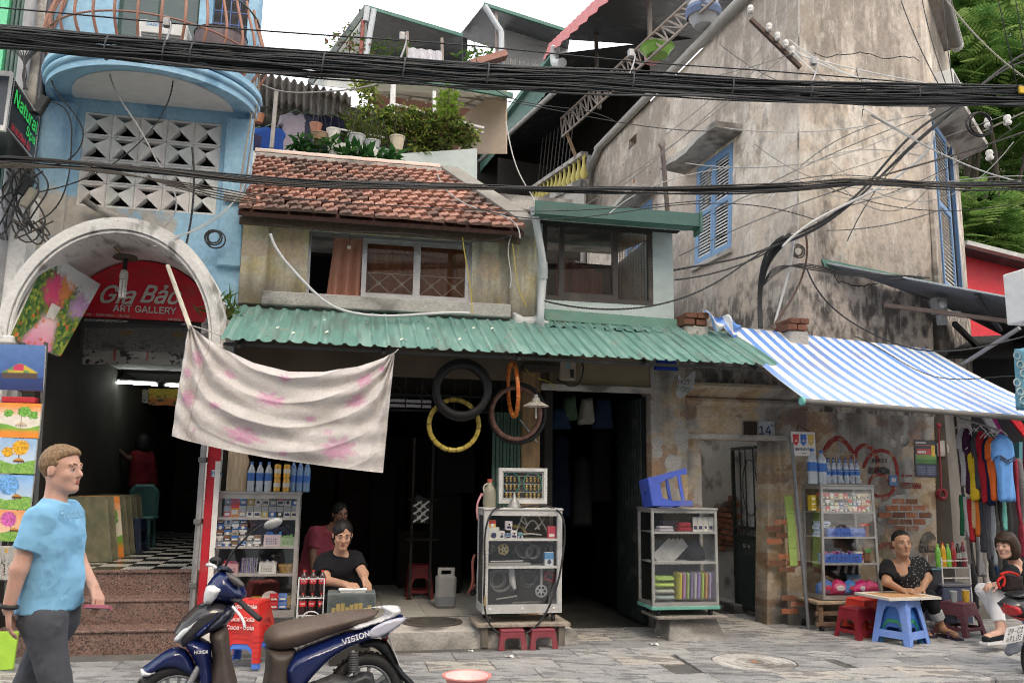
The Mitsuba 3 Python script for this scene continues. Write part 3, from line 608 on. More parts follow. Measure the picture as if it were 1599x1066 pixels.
# roof
EV,RG=np.array([9.28,4.55]),np.array([11.25,5.93]);sl=RG-EV;SL=np.linalg.norm(sl);sd=sl/SL;sn=np.array([-sd[1],sd[0]])
def rf(x,s,h=0.):return np.array([x,EV[0]+sd[0]*s+sn[0]*h,EV[1]+sd[1]*s+sn[1]*h])
XR=lambda s:2.02+(1.20-2.02)*s/SL
XL=lambda s:-1.17-.10*s/SL
roof=add('roof',hexa([rf(-1.2,0,-.06),rf(2.02,0,-.06),rf(1.2,SL,-.06),rf(-1.28,SL,-.06)],[rf(-1.2,0,-.012),rf(2.02,0,-.012),rf(1.2,SL,-.012),rf(-1.28,SL,-.012)]),'wood',(.10,.05,.04),parent=th)
NR,TW=12,.134;ST=SL/NR
for r in range(NR):
 s0=r*ST;offx=(r%2)*TW/2
 for c in range(-1,25):
  x0=-1.19+c*TW-offx;x1=x0+TW
  xl,xr=XL(s0)-(.02),XR(s0)+.02
  if x1<xl+.05 or x0>xr-.05:continue
  j=rnd(-.012,.012);hj=rnd(-.006,.008);tw=TW-.006
  xa=max(x0,xl)+j;xb=min(x0+tw,xr)+j
  n=6;u=np.linspace(0,1,n);L=ST+.045
  prof=.018+.020*np.sin(u*np.pi)+.022*(u>.78)
  V=[]
  for(sa,add_h)in((0,.036),(L,.0)):
   for hh in(0,1):
    for k2 in range(n):V.append(rf(xa+(xb-xa)*u[k2],s0-.02+sa,(prof[k2]if hh else 0)+add_h+hj))
  Fq=[]
  for k2 in range(n-1):
   a,b,c_,d_=k2,n+k2,2*n+k2,3*n+k2
   Fq+=[[b,b+1,d_+1,d_],[a+1,a,c_,c_+1],[a,a+1,b+1,b],[c_+1,c_,d_,d_+1]]
  Fq+=[[0,n,3*n,2*n],[2*n-1,n-1,3*n-1,4*n-1]]
  m=(np.array(V),np.array(Fq))
  add('roof_tile',m,'tile',parent=roof,uv=(rnd(),rnd()*(1.5 if c<4 else .9)))
for i in range(7):
 x0=-1.28+i*.355
 add('ridge_tile',grid(lambda u,v:np.stack([x0+.36*u,RG[0]-.02+.09*np.cos(v*np.pi),RG[1]+.03+.07*np.sin(v*np.pi)+.006*np.sin(u*3)],-1),3,8,.02),'clean',(.55+rnd(-.05,.05),.40,.34),parent=roof)
add('ridge_mortar',bbox(-1.28,1.25,RG[0]-.12,RG[0]+.08,RG[1]-.10,RG[1]+.035,.02),'concrete',parent=roof)
v0=np.array([[-1.36,EV[0]+.3,EV[1]+.15]])
add('verge',hexa([rf(-1.40,.35,-.02),rf(-1.15,.35,-.02),rf(-1.25,SL,-.02),rf(-1.42,SL,-.02)],[rf(-1.40,.35,.07),rf(-1.18,.35,.05),rf(-1.27,SL,.07),rf(-1.42,SL,.1)]),'concrete',parent=roof)
add('parapet',hexa([rf(XR(s)+o,s,-.1)for s,o in((.15,0),(.15,.26),(SL,.26),(SL,0))],[rf(XR(s)+o,s,.10)for s,o in((.15,0),(.15,.26),(SL,.26),(SL,0))]),'room',(.34,.32,.29),parent=roof)
# annex with the aluminium window
an=thing('annex','small pale blue plastered annex with a dark aluminium window','house')
w=shapely.box(2.24,3.45,4.04,4.86).difference(shapely.box(2.34,3.84,3.77,4.83))
add('wall',xz(w,9.7,9.88),'clean',(.46,.53,.52),parent=an)
add('side_wall',box(3.92,4.04,9.88,12.5,3.45,4.86),'clean',(.46,.53,.52),parent=an)
fr=[shapely.box(2.34,3.84,3.77,4.83).difference(shapely.box(2.40,3.90,3.71,4.78)),shapely.box(2.56,3.88,2.62,4.8),shapely.box(3.24,3.88,3.31,4.8),shapely.box(2.62,3.90,3.24,3.95)]
wn=add('window',xz(shapely.union_all(fr),9.70,9.76),'semi',(.055,.045,.04),parent=an)
add('pane',box(2.40,3.24,9.74,9.744,3.90,4.78),'glass',parent=wn)
add('room_back',box(2.3,3.9,11.6,11.65,3.5,4.85),'room',(.03,.022,.02),parent=an)
add('floor',box(2.3,4.0,9.88,11.6,3.45,3.5),'room',(.02,.02,.02),parent=an)
add('drape',grid(lambda u,v:np.stack([2.62+.6*u,10.1+.03*np.sin(u*30),3.92+.62*v*(1-.35*u)],-1),50,6,.006),'cloth',(.13,.03,.022),parent=an,smooth=True)
for i in range(11):
 x=3.33+i*.036;b=[]
 for z in np.arange(3.93,4.76,.034):b.append(ball((x,9.80,z),(.011,.011,.015),0))
 add('bead_string',cat(b),'semi',(.20,.10,.045),parent=wn)
ar=add('roof',hexa([(2.12,9.22,4.83),(4.16,9.22,4.83),(4.16,12.4,5.25),(2.12,12.4,5.25)],[(2.12,9.22,4.85),(4.16,9.22,4.85),(4.16,12.4,5.27),(2.12,12.4,5.27)]),'concrete',parent=an)
add('gutter',xf(cat(box(2.12,4.17,9.16,9.185,4.74,4.90),box(2.12,4.17,9.186,9.34,4.735,4.755),box(4.171,4.20,9.14,9.36,4.66,4.92))),'semi',(.085,.175,.15),parent=ar)
add('fascia',box(2.2,4.1,9.36,9.39,4.74,4.83),'clean',(.46,.42,.36),parent=ar)
add('soffit',box(2.2,4.1,9.39,9.70,4.80,4.83),'room',(.05,.05,.05),parent=ar)
add('flashing',hexa([(2.36,9.60,3.57),(4.06,9.60,3.55),(4.06,9.66,3.55),(2.36,9.66,3.57)],[(2.36,9.66,3.72),(4.06,9.66,3.68),(4.06,9.69,3.68),(2.36,9.69,3.72)]),'semi',(.075,.20,.155),parent=an)
add('mortar_lump',pillow(Polygon([(1.95,3.45),(2.4,3.45),(2.42,3.55),(2.25,3.62),(2.1,3.60),(1.95,3.66)]),.07,.08,.03,c=9.6),'clean',(.55,.56,.55),parent=an,smooth=True)
dp=thing('drainpipe','pale grey plastic drainpipe with a kinked joint beside the annex window','pipe')
pts=[(2.15,9.28,4.75),(2.20,9.35,4.55),(2.29,9.46,4.18),(2.30,9.5,4.08),(2.29,9.5,3.9),(2.28,9.5,3.45)]
add('pipe',tube(spline(pts,30),.045,14),'clean',(.50,.52,.53),parent=dp,smooth=40)
add('joint',tube([(2.285,9.45,4.24),(2.30,9.49,4.12),(2.30,9.5,4.05)],.055,14),'clean',(.42,.45,.46),parent=dp,smooth=40)
add('collar',ring((2.285,9.5,3.72),.047,.010,(0,0,1),18,6),'clean',(.55,.50,.42),parent=dp)
add('hopper',lathe([(.0,-.04),(.05,-.04),(.07,.06),(.0,.06)],14,(2.14,9.26,4.78)),'clean',(.40,.43,.43),parent=dp)
# weathered corner building
dA=unit([-.0657,.9978,0]);eF=np.array([math.cos(math.radians(7)),math.sin(math.radians(7)),0])
LEAN=np.array([.05,0,1.0]);C0=np.array([5.855,9.75,5.52])
nA=-np.cross(dA,LEAN);nA=unit(nA)*(-1 if nA[0]>0 else 1)
nF=np.cross(eF,LEAN);nF=unit(nF)*(-1 if nF[1]>0 else 1)
def WA(s,z,off=0.):return C0+dA*s+LEAN*(z-C0[2])+nA*off
def WF(u,z,off=0.):return C0+eF*u+LEAN*(z-C0[2])+nF*off
def meas(px,py,e,n,off=0.):
 r=at(px,py,y=10.)-EYE;t=((C0+n*off-EYE)@n)/(r@n);p=EYE+r*t;q=p-C0-n*off
 return(q-LEAN*q[2])@e,p[2]
def onA(px,py,off=0.):return meas(px,py,dA,nA,off)
def onF(px,py,off=0.):return meas(px,py,eF,nF,off)
def slab_on(W,poly,o0,o1):
 v,f=extr(poly if hasattr(poly,'geom_type')else Polygon(poly),1.0)
 return np.array([W(a,b,o0+(o1-o0)*c)for a,b,c in v]),f
cb=thing('corner_building','big weathered beige corner building with soot streaks and blue shutters','building')
UR=onF(1456,480)[0]
z0w=3.25
w1=(1.72,2.90,5.20,6.92);w2=(4.7,5.9,5.6,7.0)
alley=Polygon([(0,z0w),(8.05,z0w),(8.05,9.08),(0,9.08)])
for q in(w1,w2):alley=alley.difference(shapely.box(q[0],q[2],q[1],q[3]))
h=onA(988,222);alley=alley.difference(shapely.box(h[0]-.2,h[1]-.1,h[0]+.2,h[1]+.12))
add('wall',slab_on(WA,alley,-.25,0.),'corner',parent=cb)
add('wall',slab_on(WF,shapely.box(0.0,2.60,UR,9.6),-.25,0.),'corner',parent=cb)
add('wall_foot',slab_on(WF,shapely.box(-.42,-.03,UR-.02,2.60),-.25,-.004),'front',parent=cb)
add('gate_pillar',box(5.40,5.80,9.62,9.93,-.03,2.2),'front',parent=cb)
add('corner_seam',slab_on(WF,shapely.box(-.012,3.4,.012,8.9),0,.008),'concrete',parent=cb)
hb=add('wall_hole',slab_on(WA,shapely.box(h[0]-.2,h[1]-.1,h[0]+.2,h[1]+.12),-.22,-.2),'brick',parent=cb,uv=(.2,.9))
for(pt,rr)in(((973,258),.03),((1015,270),.035),((990,283),.05),((1010,330),.02)):
 s_,z_=onA(*pt);add('wall_pit',slab_on(WA,Point(s_,z_).buffer(rr,5),-.02,.002),'brick',parent=cb,uv=(rnd(),.8))
for pts in(((1268,78),(1300,88),(1340,82),(1385,92),(1420,88),(1440,100)),((1335,110),(1350,140),(1345,180)),((1300,430),(1330,445),(1370,442)),((1262,150),(1266,230),(1262,300))):
 add('wall_crack',slab_on(WF,LineString([onF(x,y)for x,y in spline([(a,b,0)for a,b in pts],24)[:,:2]+np.random.default_rng(len(pts)).normal(size=(24,2))*1.2]).buffer(.007,2),-.003,.0015),'black',parent=cb)
 # windows with louvred shutters
def louvre(W,s0,s1,z0,z1,parent,off=.02,n=26,col=(.14,.27,.47)):
 lf=add('shutter',slab_on(W,shapely.box(s0,z0,s1,z1).difference(shapely.union_all([shapely.box(s0+.06,a,s1-.06,b)for a,b in((z0+.07,(z0+z1)/2-.04),((z0+z1)/2+.04,z1-.07))])),off,off+.04),'semi',col,parent=parent)
 for a,b in((z0+.07,(z0+z1)/2-.04),((z0+z1)/2+.04,z1-.07)):
  m=n//2
  for i in range(m):
   z=a+(b-a)*(i+.5)/m;hh=(b-a)/m*.46;P=[]
   for o,dz in((off+.004,hh*.72),(off+.030,-hh*.72)):
    for t in(-.004,.004):P+=[W(s0+.06,z+dz+t,o),W(s1-.06,z+dz+t,o)]
   P=np.array(P);add('louvre_slat',(P[[0,1,3,2,4,5,7,6]],np.array([[0,1,2,3],[7,6,5,4],[0,4,5,1],[1,5,6,2],[2,6,7,3],[3,7,4,0]])),'semi',(.60,.61,.60),parent=lf)
 return lf
for(s0,s1,z0,z1)in(w1,w2):
 wn=add('window',slab_on(WA,shapely.box(s0,z0,s1,z1).difference(shapely.box(s0+.05,z0+.05,s1-.05,z1-.05)),-.12,.01),'semi',(.13,.26,.45),parent=cb)
 add('shade',slab_on(WA,shapely.box(s0,z0,s1,z1),-.26,-.24),'room',(.01,.01,.01),parent=wn)
 mid=(s0+s1)/2
 louvre(WA,s0+.05,mid-.005,z0+.05,z1-.05,wn,-.03);louvre(WA,mid+.005,s1-.05,z0+.05,z1-.05,wn,-.03)
 add('sill',slab_on(WA,shapely.box(s0-.05,z0-.07,s1+.05,z0),0.,.06),'concrete',parent=cb)
def ledge(s0,s1,z,dep,th=.13,dz=.0):
 n=12;P=[]
 for k in range(n):
  s=s0+(s1-s0)*k/(n-1);j=.03*math.sin(7*k)+.02*math.sin(3.1*k)
  P.append([WA(s,z,0),WA(s,z+th,0),WA(s,z+th-.03+j*.3,dep+j),WA(s,z+dz+j*.5,dep+j*.7)])
 P=np.array(P);v=P.reshape(-1,3);F=[]
 for k in range(n-1):
  for a in range(4):b=(a+1)%4;F.append([k*4+a,k*4+b,(k+1)*4+b,(k+1)*4+a])
 F+=[[0,3,2,1],[(n-1)*4+i for i in range(4)]]
 return v,np.array(F)
add('window_ledge',ledge(1.45,3.35,6.98,.46),'concrete',parent=cb)
add('window_ledge',ledge(4.5,6.6,7.06,.42),'concrete',parent=cb)
# crumbling brick stubs over the awnings
for(px,py,wpx,hh,yy,nm)in((1082,490,46,.20,9.55,0),(1240,501,40,.15,9.5,1)):
 q=at(px,py+8,y=yy);ww=wpx/150
 st=add('brick_stub',bbox(q[0]-ww/2,q[0]+ww/2,yy-.12,yy+.3,q[2]-.45,q[2]-hh/2,.02),'concrete',parent=cb)
 for r in range(2):
  for c in range(2):
   x0=q[0]-ww/2-.02+c*ww/2+(r%2)*.03
   add('brick',xf(bbox(0,ww/2-.012,0,.4,0,.072,.008),(x0+rnd(-.01,.01),yy-.16+rnd(0,.03),q[2]-hh/2+r*.084),rz=rnd(-.08,.08)),'brick',parent=st,uv=(rnd(0,.3),rnd(.78,1)))
   # the side wall round the corner, with its window and ledge
eS=np.array([math.sin(math.radians(50)),math.cos(math.radians(50)),0]);nS=np.array([eS[1],-eS[0],0])
KS=WF(UR,C0[2])
def WS(t,z,off=0.):return KS+eS*t+LEAN*(z-C0[2])*np.array([0.0,0,1])+np.array([.0,0,0])+nS*off
def onS(px,py,off=0.):
 r=at(px,py,y=10.)-EYE;t=((KS+nS*off-EYE)@nS)/(r@nS);p=EYE+r*t;return(p-KS)@eS,p[2]
tS=[onS(x,330)[0]for x in(1463,1481,1489,1502)]
zb,zt=onS(1475,448)[1],onS(1470,215)[1]
add('side_wall_foot',slab_on(WS,shapely.box(0,-.03,tS[3],3.28),-.25,0),'room',(.20,.185,.165),parent=cb)
side=shapely.box(0,3.28,tS[3],9.6).difference(shapely.box(tS[0],zb,tS[2],zt))
add('wall',slab_on(WS,side,-.25,0),'corner',parent=cb)
add('pilaster',slab_on(WS,shapely.box(-.02,3.3,tS[0]*.6,9.0),0,.05),'corner',parent=cb)
swn=add('window',slab_on(WS,shapely.box(tS[0],zb,tS[2],zt),-.2,-.18),'room',(.012,.012,.012),parent=cb)
louvre(WS,tS[0],tS[1],zb,zt,swn,.0,36,(.12,.23,.42))
add('shutter_edge',slab_on(WS,shapely.box(tS[2]-.04,zb,tS[2]+.02,zt),0,.05),'semi',(.10,.19,.36),parent=swn)
a0,zA=onS(1456,245);lw=tS[3]+.25
add('side_ledge',hexa([WS(.05,zt+.10,0),WS(lw,zt+.10,0),WS(lw,zt+.22,.42),WS(.05,zt+.22,.42)],[WS(.05,zt+.25,0),WS(lw,zt+.25,0),WS(lw,zt+.32,.42),WS(.05,zt+.32,.42)]),'concrete',parent=cb)
acb=thing('air_conditioner','white air conditioner casing on the concrete ledge at the end of the corner building','air conditioner')
q=WS(.75,zt+.30,.22)
add('case',obox(q+(0,0,.22),eS*.30,nS*.13,np.array([0,0,.22])),'clean',(.62,.62,.6),parent=acb)
add('grille',cat([obox(q+nS*.135+(0,0,.06+.04*i),eS*.26,nS*.006,np.array([0,0,.006]))for i in range(9)]),'clean',(.22,.22,.22),parent=acb)
# eaves and gutters of the corner roof
gpts=[WA(-.2,9.13,.10),WA(7.6,9.12,.10)]
g=thing('roof_gutter','grey half round gutter pipe along the top of the corner building','gutter')
add('pipe',cyl(gpts[0],gpts[1],.085,14),'semi',(.36,.35,.33),parent=g,smooth=40)
s_,z_=onA(907,190,.12)
add('downpipe',tube([WA(7.5,9.1,.1),WA(8.0,8.8,.12),WA(8.15,8.2,.12),WA(8.15,7.6,.14),WA(7.9,7.45,.2)],.08,12),'semi',(.34,.33,.32),parent=g,smooth=40)
add('downpipe',tube([WA(8.2,9.2,.05),WA(8.3,8.6,.05),WA(8.3,6.0,.05)],.07,12),'semi',(.30,.30,.29),parent=g,smooth=40)
rg2=thing('eave_gutter','dark gutter under the roof edge at the far end of the corner building','gutter')
add('pipe',cyl(at(1470,-10,y=10.2),at(1494,72,y=10.9),.09,12),'semi',(.17,.16,.15),parent=rg2,smooth=40)
add('end_cap',ball(at(1494,72,y=10.9),.10,1),'semi',(.45,.45,.45),parent=rg2)
add('eave',bar(at(1462,-10,y=10.5),at(1487,76,y=11.2),.35,.05),'concrete',parent=rg2)
# rear verandah wing along the alley
vw=thing('verandah_wing','rear wing with dark verandas under a sheet roof along the alley','building')
def VA(s,z,off):return C0+dA*s+nA*off+np.array([0,0,z-C0[2]])
def quad(a,b,c,d,th=.03):
 a,b,c,d=map(np.asarray,(a,b,c,d));n=unit(np.cross(b-a,d-a))*th
 return hexa([a,b,c,d],[a+n,b+n,c+n,d+n])
add('back_wall',quad(VA(8.05,5.0,-1.6),VA(22,5.0,-1.6),VA(22,12.5,-1.6),VA(8.05,12.5,-1.6)),'room',(.045,.04,.035),parent=vw)
add('end_wall',quad(VA(21.5,4,-1.6),VA(21.5,4,3.0),VA(21.5,13,3.0),VA(21.5,13,-1.6)),'room',(.05,.045,.04),parent=vw)
add('wing_end',quad(VA(8.06,3.3,-1.8),VA(8.06,3.3,-.02),VA(8.06,8.9,-.02),VA(8.06,8.9,-1.8)),'corner',parent=vw)
def alongv(px,py,off):
 r=at(px,py,y=10.)-EYE;n=nA.copy();n[2]=0;n=unit(n);t=((C0+n*off-EYE)@n)/(r@n);return EYE+r*t
RO=1.1
add('lane_end_wall',quad(at(690,225,y=24),at(935,200,y=24),at(935,360,y=24),at(690,360,y=24),.2),'room',(.055,.05,.045),parent=vw)
add('inner_wall',quad(VA(11.5,5.0,-1.8),VA(11.5,5.0,1.25),VA(11.5,10.2,1.25),VA(11.5,10.2,-1.8)),'room',(.04,.036,.034),parent=vw)
add('veranda_floor',quad(VA(8.06,6.55,-1.8),VA(8.06,6.55,.5),VA(11.5,6.7,.5),VA(11.5,6.7,-1.8),.1),'room',(.05,.045,.04),parent=vw)
add('lower_wall',quad(VA(8.05,3.3,.45),VA(20,3.3,.45),VA(20,6.7,.45),VA(8.05,6.5,.45)),'room',(.10,.09,.08),parent=vw)
ga,gbb=alongv(872,84,RO),alongv(733,262,RO)
add('roof',quad(ga,gbb,gbb-nA*3.6+(0,0,1.2),ga-nA*3.6+(0,0,1.2),.04),'semi',(.04,.042,.046),parent=vw)
n=120;P=[]
for i in range(n):
 t=i/(n-1);p=ga+(gbb-ga)*t;w_=.62-.05*abs(math.sin(i*.9));P.append([p+(0,0,.03),p-(0,0,w_)])
P=np.array(P);v=np.vstack([P.reshape(-1,3),P.reshape(-1,3)-nA*.012]);f=[]
for i in range(n-1):f+=[[2*i,2*i+2,2*i+3,2*i+1],[2*n+2*i+1,2*n+2*i+3,2*n+2*i+2,2*n+2*i]]
add('valance',(v,np.array(f)),'semi',(.045,.12,.095),parent=vw)
add('roof_edge',bar(ga+(0,0,.06)+nA*.05,gbb+(0,0,.06)+nA*.05,.14,.12),'semi',(.09,.20,.17),parent=vw)
add('gutter_pipe',cyl(alongv(865,145,RO+.02),alongv(742,258,RO+.02),.06,10),'semi',(.28,.27,.26),parent=vw,smooth=40)
add('gutter_elbow',tube(spline([alongv(868,72,RO+.1),alongv(866,84,RO+.1),alongv(878,98,RO+.1)],10),.10,12),'semi',(.40,.42,.43),parent=vw,smooth=40)
add('support_post',cyl(alongv(738,225,RO),alongv(739,290,RO),.06,10),'wood',(.10,.08,.07),parent=vw)
add('brace',bar(alongv(742,225,RO+.1),alongv(708,268,RO+.1),.08),'wood',(.08,.07,.06),parent=vw)
# upper roof with its faded red skirt
ra,rb=alongv(880,62,.75),alongv(990,-40,.75)
add('upper_roof',quad(ra,rb,rb-nA*3.5+(0,0,.5),ra-nA*3.5+(0,0,.5),.04),'semi',(.04,.042,.046),parent=vw)
n=60;P=[]
for i in range(n):
 t=i/(n-1);p=ra+(rb-ra)*t;zz=.010*math.sin(i*1.6)
 P.append([p+nA*(.0+zz)+(0,0,.1),p+nA*(.35+zz)-(0,0,.18),p+nA*(.50+zz)-(0,0,.62+.02*math.sin(i*.8))])
P=np.array(P);f=[]
for i in range(n-1):
 for k in range(2):f.append([3*i+k,3*i+k+1,3*i+4+k,3*i+3+k])
f=np.array(f);v=P.reshape(-1,3)
add('red_skirt',(np.vstack([v,v-nA*.015]),np.vstack([f,f[:,::-1]+len(v)])),'semi',(.40,.11,.115),parent=vw)
for(px,y0,y1)in((931,56,112),(1014,-20,66),(935,138,170)):
 add('post',cyl(alongv(px,y0,.12),alongv(px+1,y1,.12),.05,8),'semi',(.22,.19,.17),parent=vw)
 # lattice railing of the terrace
lr=thing('lattice_railing','rusty steel lattice railing along the roof terrace of the corner building','railing')
la,lb,lc,ld=alongv(1086,-8,.22),alongv(876,186,.45),alongv(1118,-2,.18),alongv(878,214,.45)
cr=(.26,.22,.19)
add('top_rail',bar(la,lb,.045),'semi',cr,parent=lr);add('bottom_rail',bar(lc,ld,.04),'semi',cr,parent=lr)
m=26
for i in range(m+1):
 t=i/m;p,q=la+(lb-la)*t,lc+(ld-lc)*t;add('upright',bar(p,q,.03),'semi',cr,parent=lr)
 if i<m:
  t2=(i+1)/m;p2,q2=la+(lb-la)*t2,lc+(ld-lc)*t2
  add('diagonal',bar(p,q2,.022)if i%2 else bar(q,p2,.022),'semi',cr,parent=lr)
add('bracket',bar(alongv(884,205,.4),alongv(905,260,.1),.07),'wood',(.30,.20,.12),parent=lr)
# yellow balustrade of the lower veranda
yb=thing('yellow_balustrade','yellow painted turned balustrade of the lower veranda in the alley','balustrade')
ya0,ya1,yl0,yl1=alongv(913,240,.3),alongv(825,300,.3),alongv(913,285,.3),alongv(815,330,.3)
add('hand_rail',bar(ya0,ya1,.16,.10),'concrete',parent=yb)
add('base_rail',bar(yl0,yl1,.2,.16),'concrete',parent=yb)
for i in range(15):
 t=i/14.6+.01;p,q=ya0+(ya1-ya0)*t,yl0+(yl1-yl0)*t;z0_,z1_=q[2],p[2]
 add('baluster',lathe([(.05,0),(.05,.1),(.09,.3),(.05,.55),(.03,.8),(.055,1)],8,(0,0,0)),'semi',(.55,.47,.12),parent=yb,smooth=True)
 k=list(scene)[-1];scene[k]['to_world']=mi.ScalarTransform4f().translate([(p[0]+q[0])/2,(p[1]+q[1])/2,z0_]).scale([1,1,z1_-z0_])
add('floor_slab',quad(VA(8.1,6.6,.35),VA(20,6.9,.35),VA(20,6.9,-1.6),VA(8.1,6.6,-1.6),.2),'concrete',parent=yb)
add('lower_apron',quad(alongv(915,285,.29),alongv(800,340,.29),alongv(800,360,.29),alongv(915,335,.29),.05),'concrete',parent=yb)
add('screen',cat([bar(alongv(848+6*i,215-4*i,.2),alongv(840+6*i,290-4*i,.2),.02)for i in range(9)]),'semi',(.07,.06,.06),parent=yb)
bz=thing('plastic_basins','lime green basin and pink tub on the terrace edge behind the lattice railing','basin')
q=alongv(1026,78,.15);add('green_basin',lathe([(.0,0),(.2,.0),(.30,.16),(.32,.17),(.18,.03),(0,.03)],20,q-(0,0,.12)),'clean',(.16,.32,.05),parent=bz)
q=alongv(1018,86,.1);add('pink_tub',lathe([(.0,0),(.13,.0),(.17,.26),(.0,.26)],16,q-(0,0,.15)),'clean',(.60,.25,.28),parent=bz)
vp=thing('porcelain_pot','blue and white porcelain pot on the terrace above the alley','pot')
q=alongv(1098,20,.05);add('body',lathe([(.0,0),(.16,0),(.30,.25),(.24,.42),(.27,.45),(.0,.45)],20,q-(0,0,.25)),'semi',(.36,.37,.40),parent=vp,smooth=40)
add('band',lathe([(.275,.15),(.305,.25),(.285,.32)],20,q-(0,0,.25)),'semi',(.10,.14,.26),parent=vp)
# houses behind, over the tiled roof
bkh=thing('laundry_terrace','roof terrace with a corrugated cement roof over washing lines','terrace')
a,b,c,d_=at(398,112,y=11.9),at(548,150,y=12.0),at(545,205,y=14.5),at(398,175,y=14.5)
add('corrugated_roof',grid(lambda u,v:(a+(b-a)*u[...,None])*(1-v[...,None])+(d_+(c-d_)*u[...,None])*v[...,None]+np.stack([0*u,0*u,.035*np.sin(u*6.28*13)],-1),131,5,.012),'concrete',parent=bkh,smooth=True)
add('back_wall',box(-2.2,1.2,14.6,14.7,5.0,8.3),'room',(.04,.037,.034),parent=bkh)
add('floor_slab',box(-1.3,3.2,11.4,15,5.55,5.75),'concrete',parent=bkh)
add('red_parapet',cat([bbox(-1.32+i*.085,-1.245+i*.085,11.42,11.46,5.7,6.05,.006)for i in range(8)]),'semi',(.28,.09,.08),parent=bkh)
add('post',cyl(at(432,142,y=12),at(424,232,y=11.7),.03,8),'semi',(.27,.25,.23),parent=bkh)
add('rail',bar(at(400,165,y=12.6),at(540,190,y=12.6),.03),'semi',(.10,.09,.08),parent=bkh)
add('rail',bar(at(520,200,y=12.2),at(600,215,y=12.2),.025),'semi',(.5,.5,.5),parent=bkh)
for(px,py,w_,z1_,col_,hh,lab)in((425,200,.23,.05,(.03,.075,.30),.62,'bright blue jacket hanging on the laundry terrace behind the thin post'),(462,178,.20,.03,(.30,.27,.32),.80,'long grey lilac shirt hanging on the laundry terrace'),(486,180,.14,.0,(.04,.045,.07),.62,'dark blue grey shirt hanging behind the grey lilac shirt'),(516,182,.18,0,(.012,.014,.03),.72,'navy shirt hanging on a green hanger under the corrugated roof'),(404,205,.12,0,(.05,.045,.10),.45,'dark violet cloth hanging beside the blue wall on the terrace')):
 q=at(px,py,y=12.4);x,z=q[0],q[2]
 o=Polygon([(x-w_,z-hh),(x+w_,z-hh),(x+w_*.95,z-.22),(x+w_*1.35,z-.26),(x+w_*1.15,z-.04),(x+.07,z+.02),(x,z-.02),(x-.07,z+.02),(x-w_*1.15,z-.04),(x-w_*1.35,z-.26),(x-w_*.95,z-.22)])
 t_=thing('hanging_garment',lab,'garment','washing on the terrace')
 add('cloth',pillow(o,.05,.08,.03,c=12.4),'cloth',col_,parent=t_,smooth=True);add('hanger',tube([(x-.1,12.4,z+.01),(x,12.4,z+.07),(x+.1,12.4,z+.01)],.006,5),'semi',(.25,.45,.32),parent=t_)
def pot(px,py,y,r,h_,col_,lab,hang=True,name='hanging_pot'):
 q=at(px,py,y=y);t_=thing(name,lab,'flower pot')
 add('pot',lathe([(.0,0),(r*.72,0),(r,h_),(r*1.06,h_),(r*1.06,h_*1.1),(r*.9,h_*1.1),(r*.85,h_*.8),(0,h_*.8)],16,q-(0,0,h_/2)),'semi',col_,parent=t_,smooth=40)
 if hang:add('hanger',cat([tube([q+(r*math.cos(a_),r*math.sin(a_),h_*.5),q+(0,0,h_*.5+.5)],.004,4)for a_ in(0,2.1,4.2)]),'black',parent=t_)
 return q
pot(493,201,11.9,.09,.12,(.42,.19,.12),'small terracotta pot hanging high between the washing')
pot(499,217,11.8,.12,.13,(.33,.22,.14),'brown basket pot hanging above the leafy plants',True)
pot(520,215,11.8,.10,.20,(.62,.60,.55),'white bucket pot hanging in front of the navy shirt')
pot(404,186,12.0,.08,.12,(.42,.18,.10),'terracotta pot hanging by the blue wall')
pot(556,222,11.8,.13,.16,(.42,.43,.44),'grey bucket pot with wiry grass beside the vine')
pot(581,231,11.8,.12,.16,(.42,.43,.44),'grey bucket pot above the broad leaves')
pot(597,243,11.7,.10,.13,(.38,.39,.40),'small grey bucket low above the ridge')
pot(620,226,11.9,.11,.20,(.55,.48,.36),'cream lantern shaped pot hanging under the vine')
for(px,py,w_)in((533,236,.18),(560,240,.22),(585,246,.2)):
 q=at(px,py,y=11.75);add('white_planter',hexa([q+(-w_,-.1,-.14),q+(w_,-.1,-.14),q+(w_,.1,-.14),q+(-w_,.1,-.14)],[q+(-w_*1.1,-.12,.08),q+(w_*1.1,-.12,.08),q+(w_*1.1,.12,.08),q+(-w_*1.1,.12,.08)]),'clean',(.66,.66,.63),label={533:'white trough planter nearest the washing above the tiled roof',560:'middle white trough planter above the tiled roof',585:'white trough planter nearest the vine above the tiled roof'}[px],cat='planter',group='white planters above the ridge')
def leaves(pts,size,r,droop=.4,aspect=2.2,jit=.5):
 r_=np.random.default_rng(r);n=len(pts);a=r_.uniform(0,6.28,n);el=r_.normal(-droop,.5,n)
 d=np.stack([np.cos(a)*np.cos(el),np.sin(a)*np.cos(el),np.sin(el)],1);s=np.cross(d,r_.normal(size=(n,3)));s/=np.linalg.norm(s,axis=1,keepdims=True)
 sz=size*r_.uniform(1-jit,1+jit,n)[:,None];up=np.cross(s,d)
 v=np.stack([pts,pts+d*sz*.45+s*sz/aspect*.5+up*sz*.08,pts+d*sz,pts+d*sz*.45-s*sz/aspect*.5+up*sz*.08],1).reshape(-1,3)
 i=np.arange(n)*4;return v,np.stack([i,i+1,i+2,i+3],1)
def foliage(parent,pts,size,seed,cols,name='foliage',**k):
 r_=np.random.default_rng(seed);w_=r_.integers(0,len(cols),len(pts))
 for i,c_ in enumerate(cols):
  if(w_==i).any():add(name,leaves(pts[w_==i],size,seed+i,**k),'leaf',c_,parent=parent,kind='stuff')
def cloud(c,r,n,seed):
 r_=np.random.default_rng(seed);p=r_.normal(size=(n,3));p*=(r_.uniform(.25,1,n)**.5/np.linalg.norm(p,axis=1))[:,None];return np.asarray(c)+p*np.asarray(r)
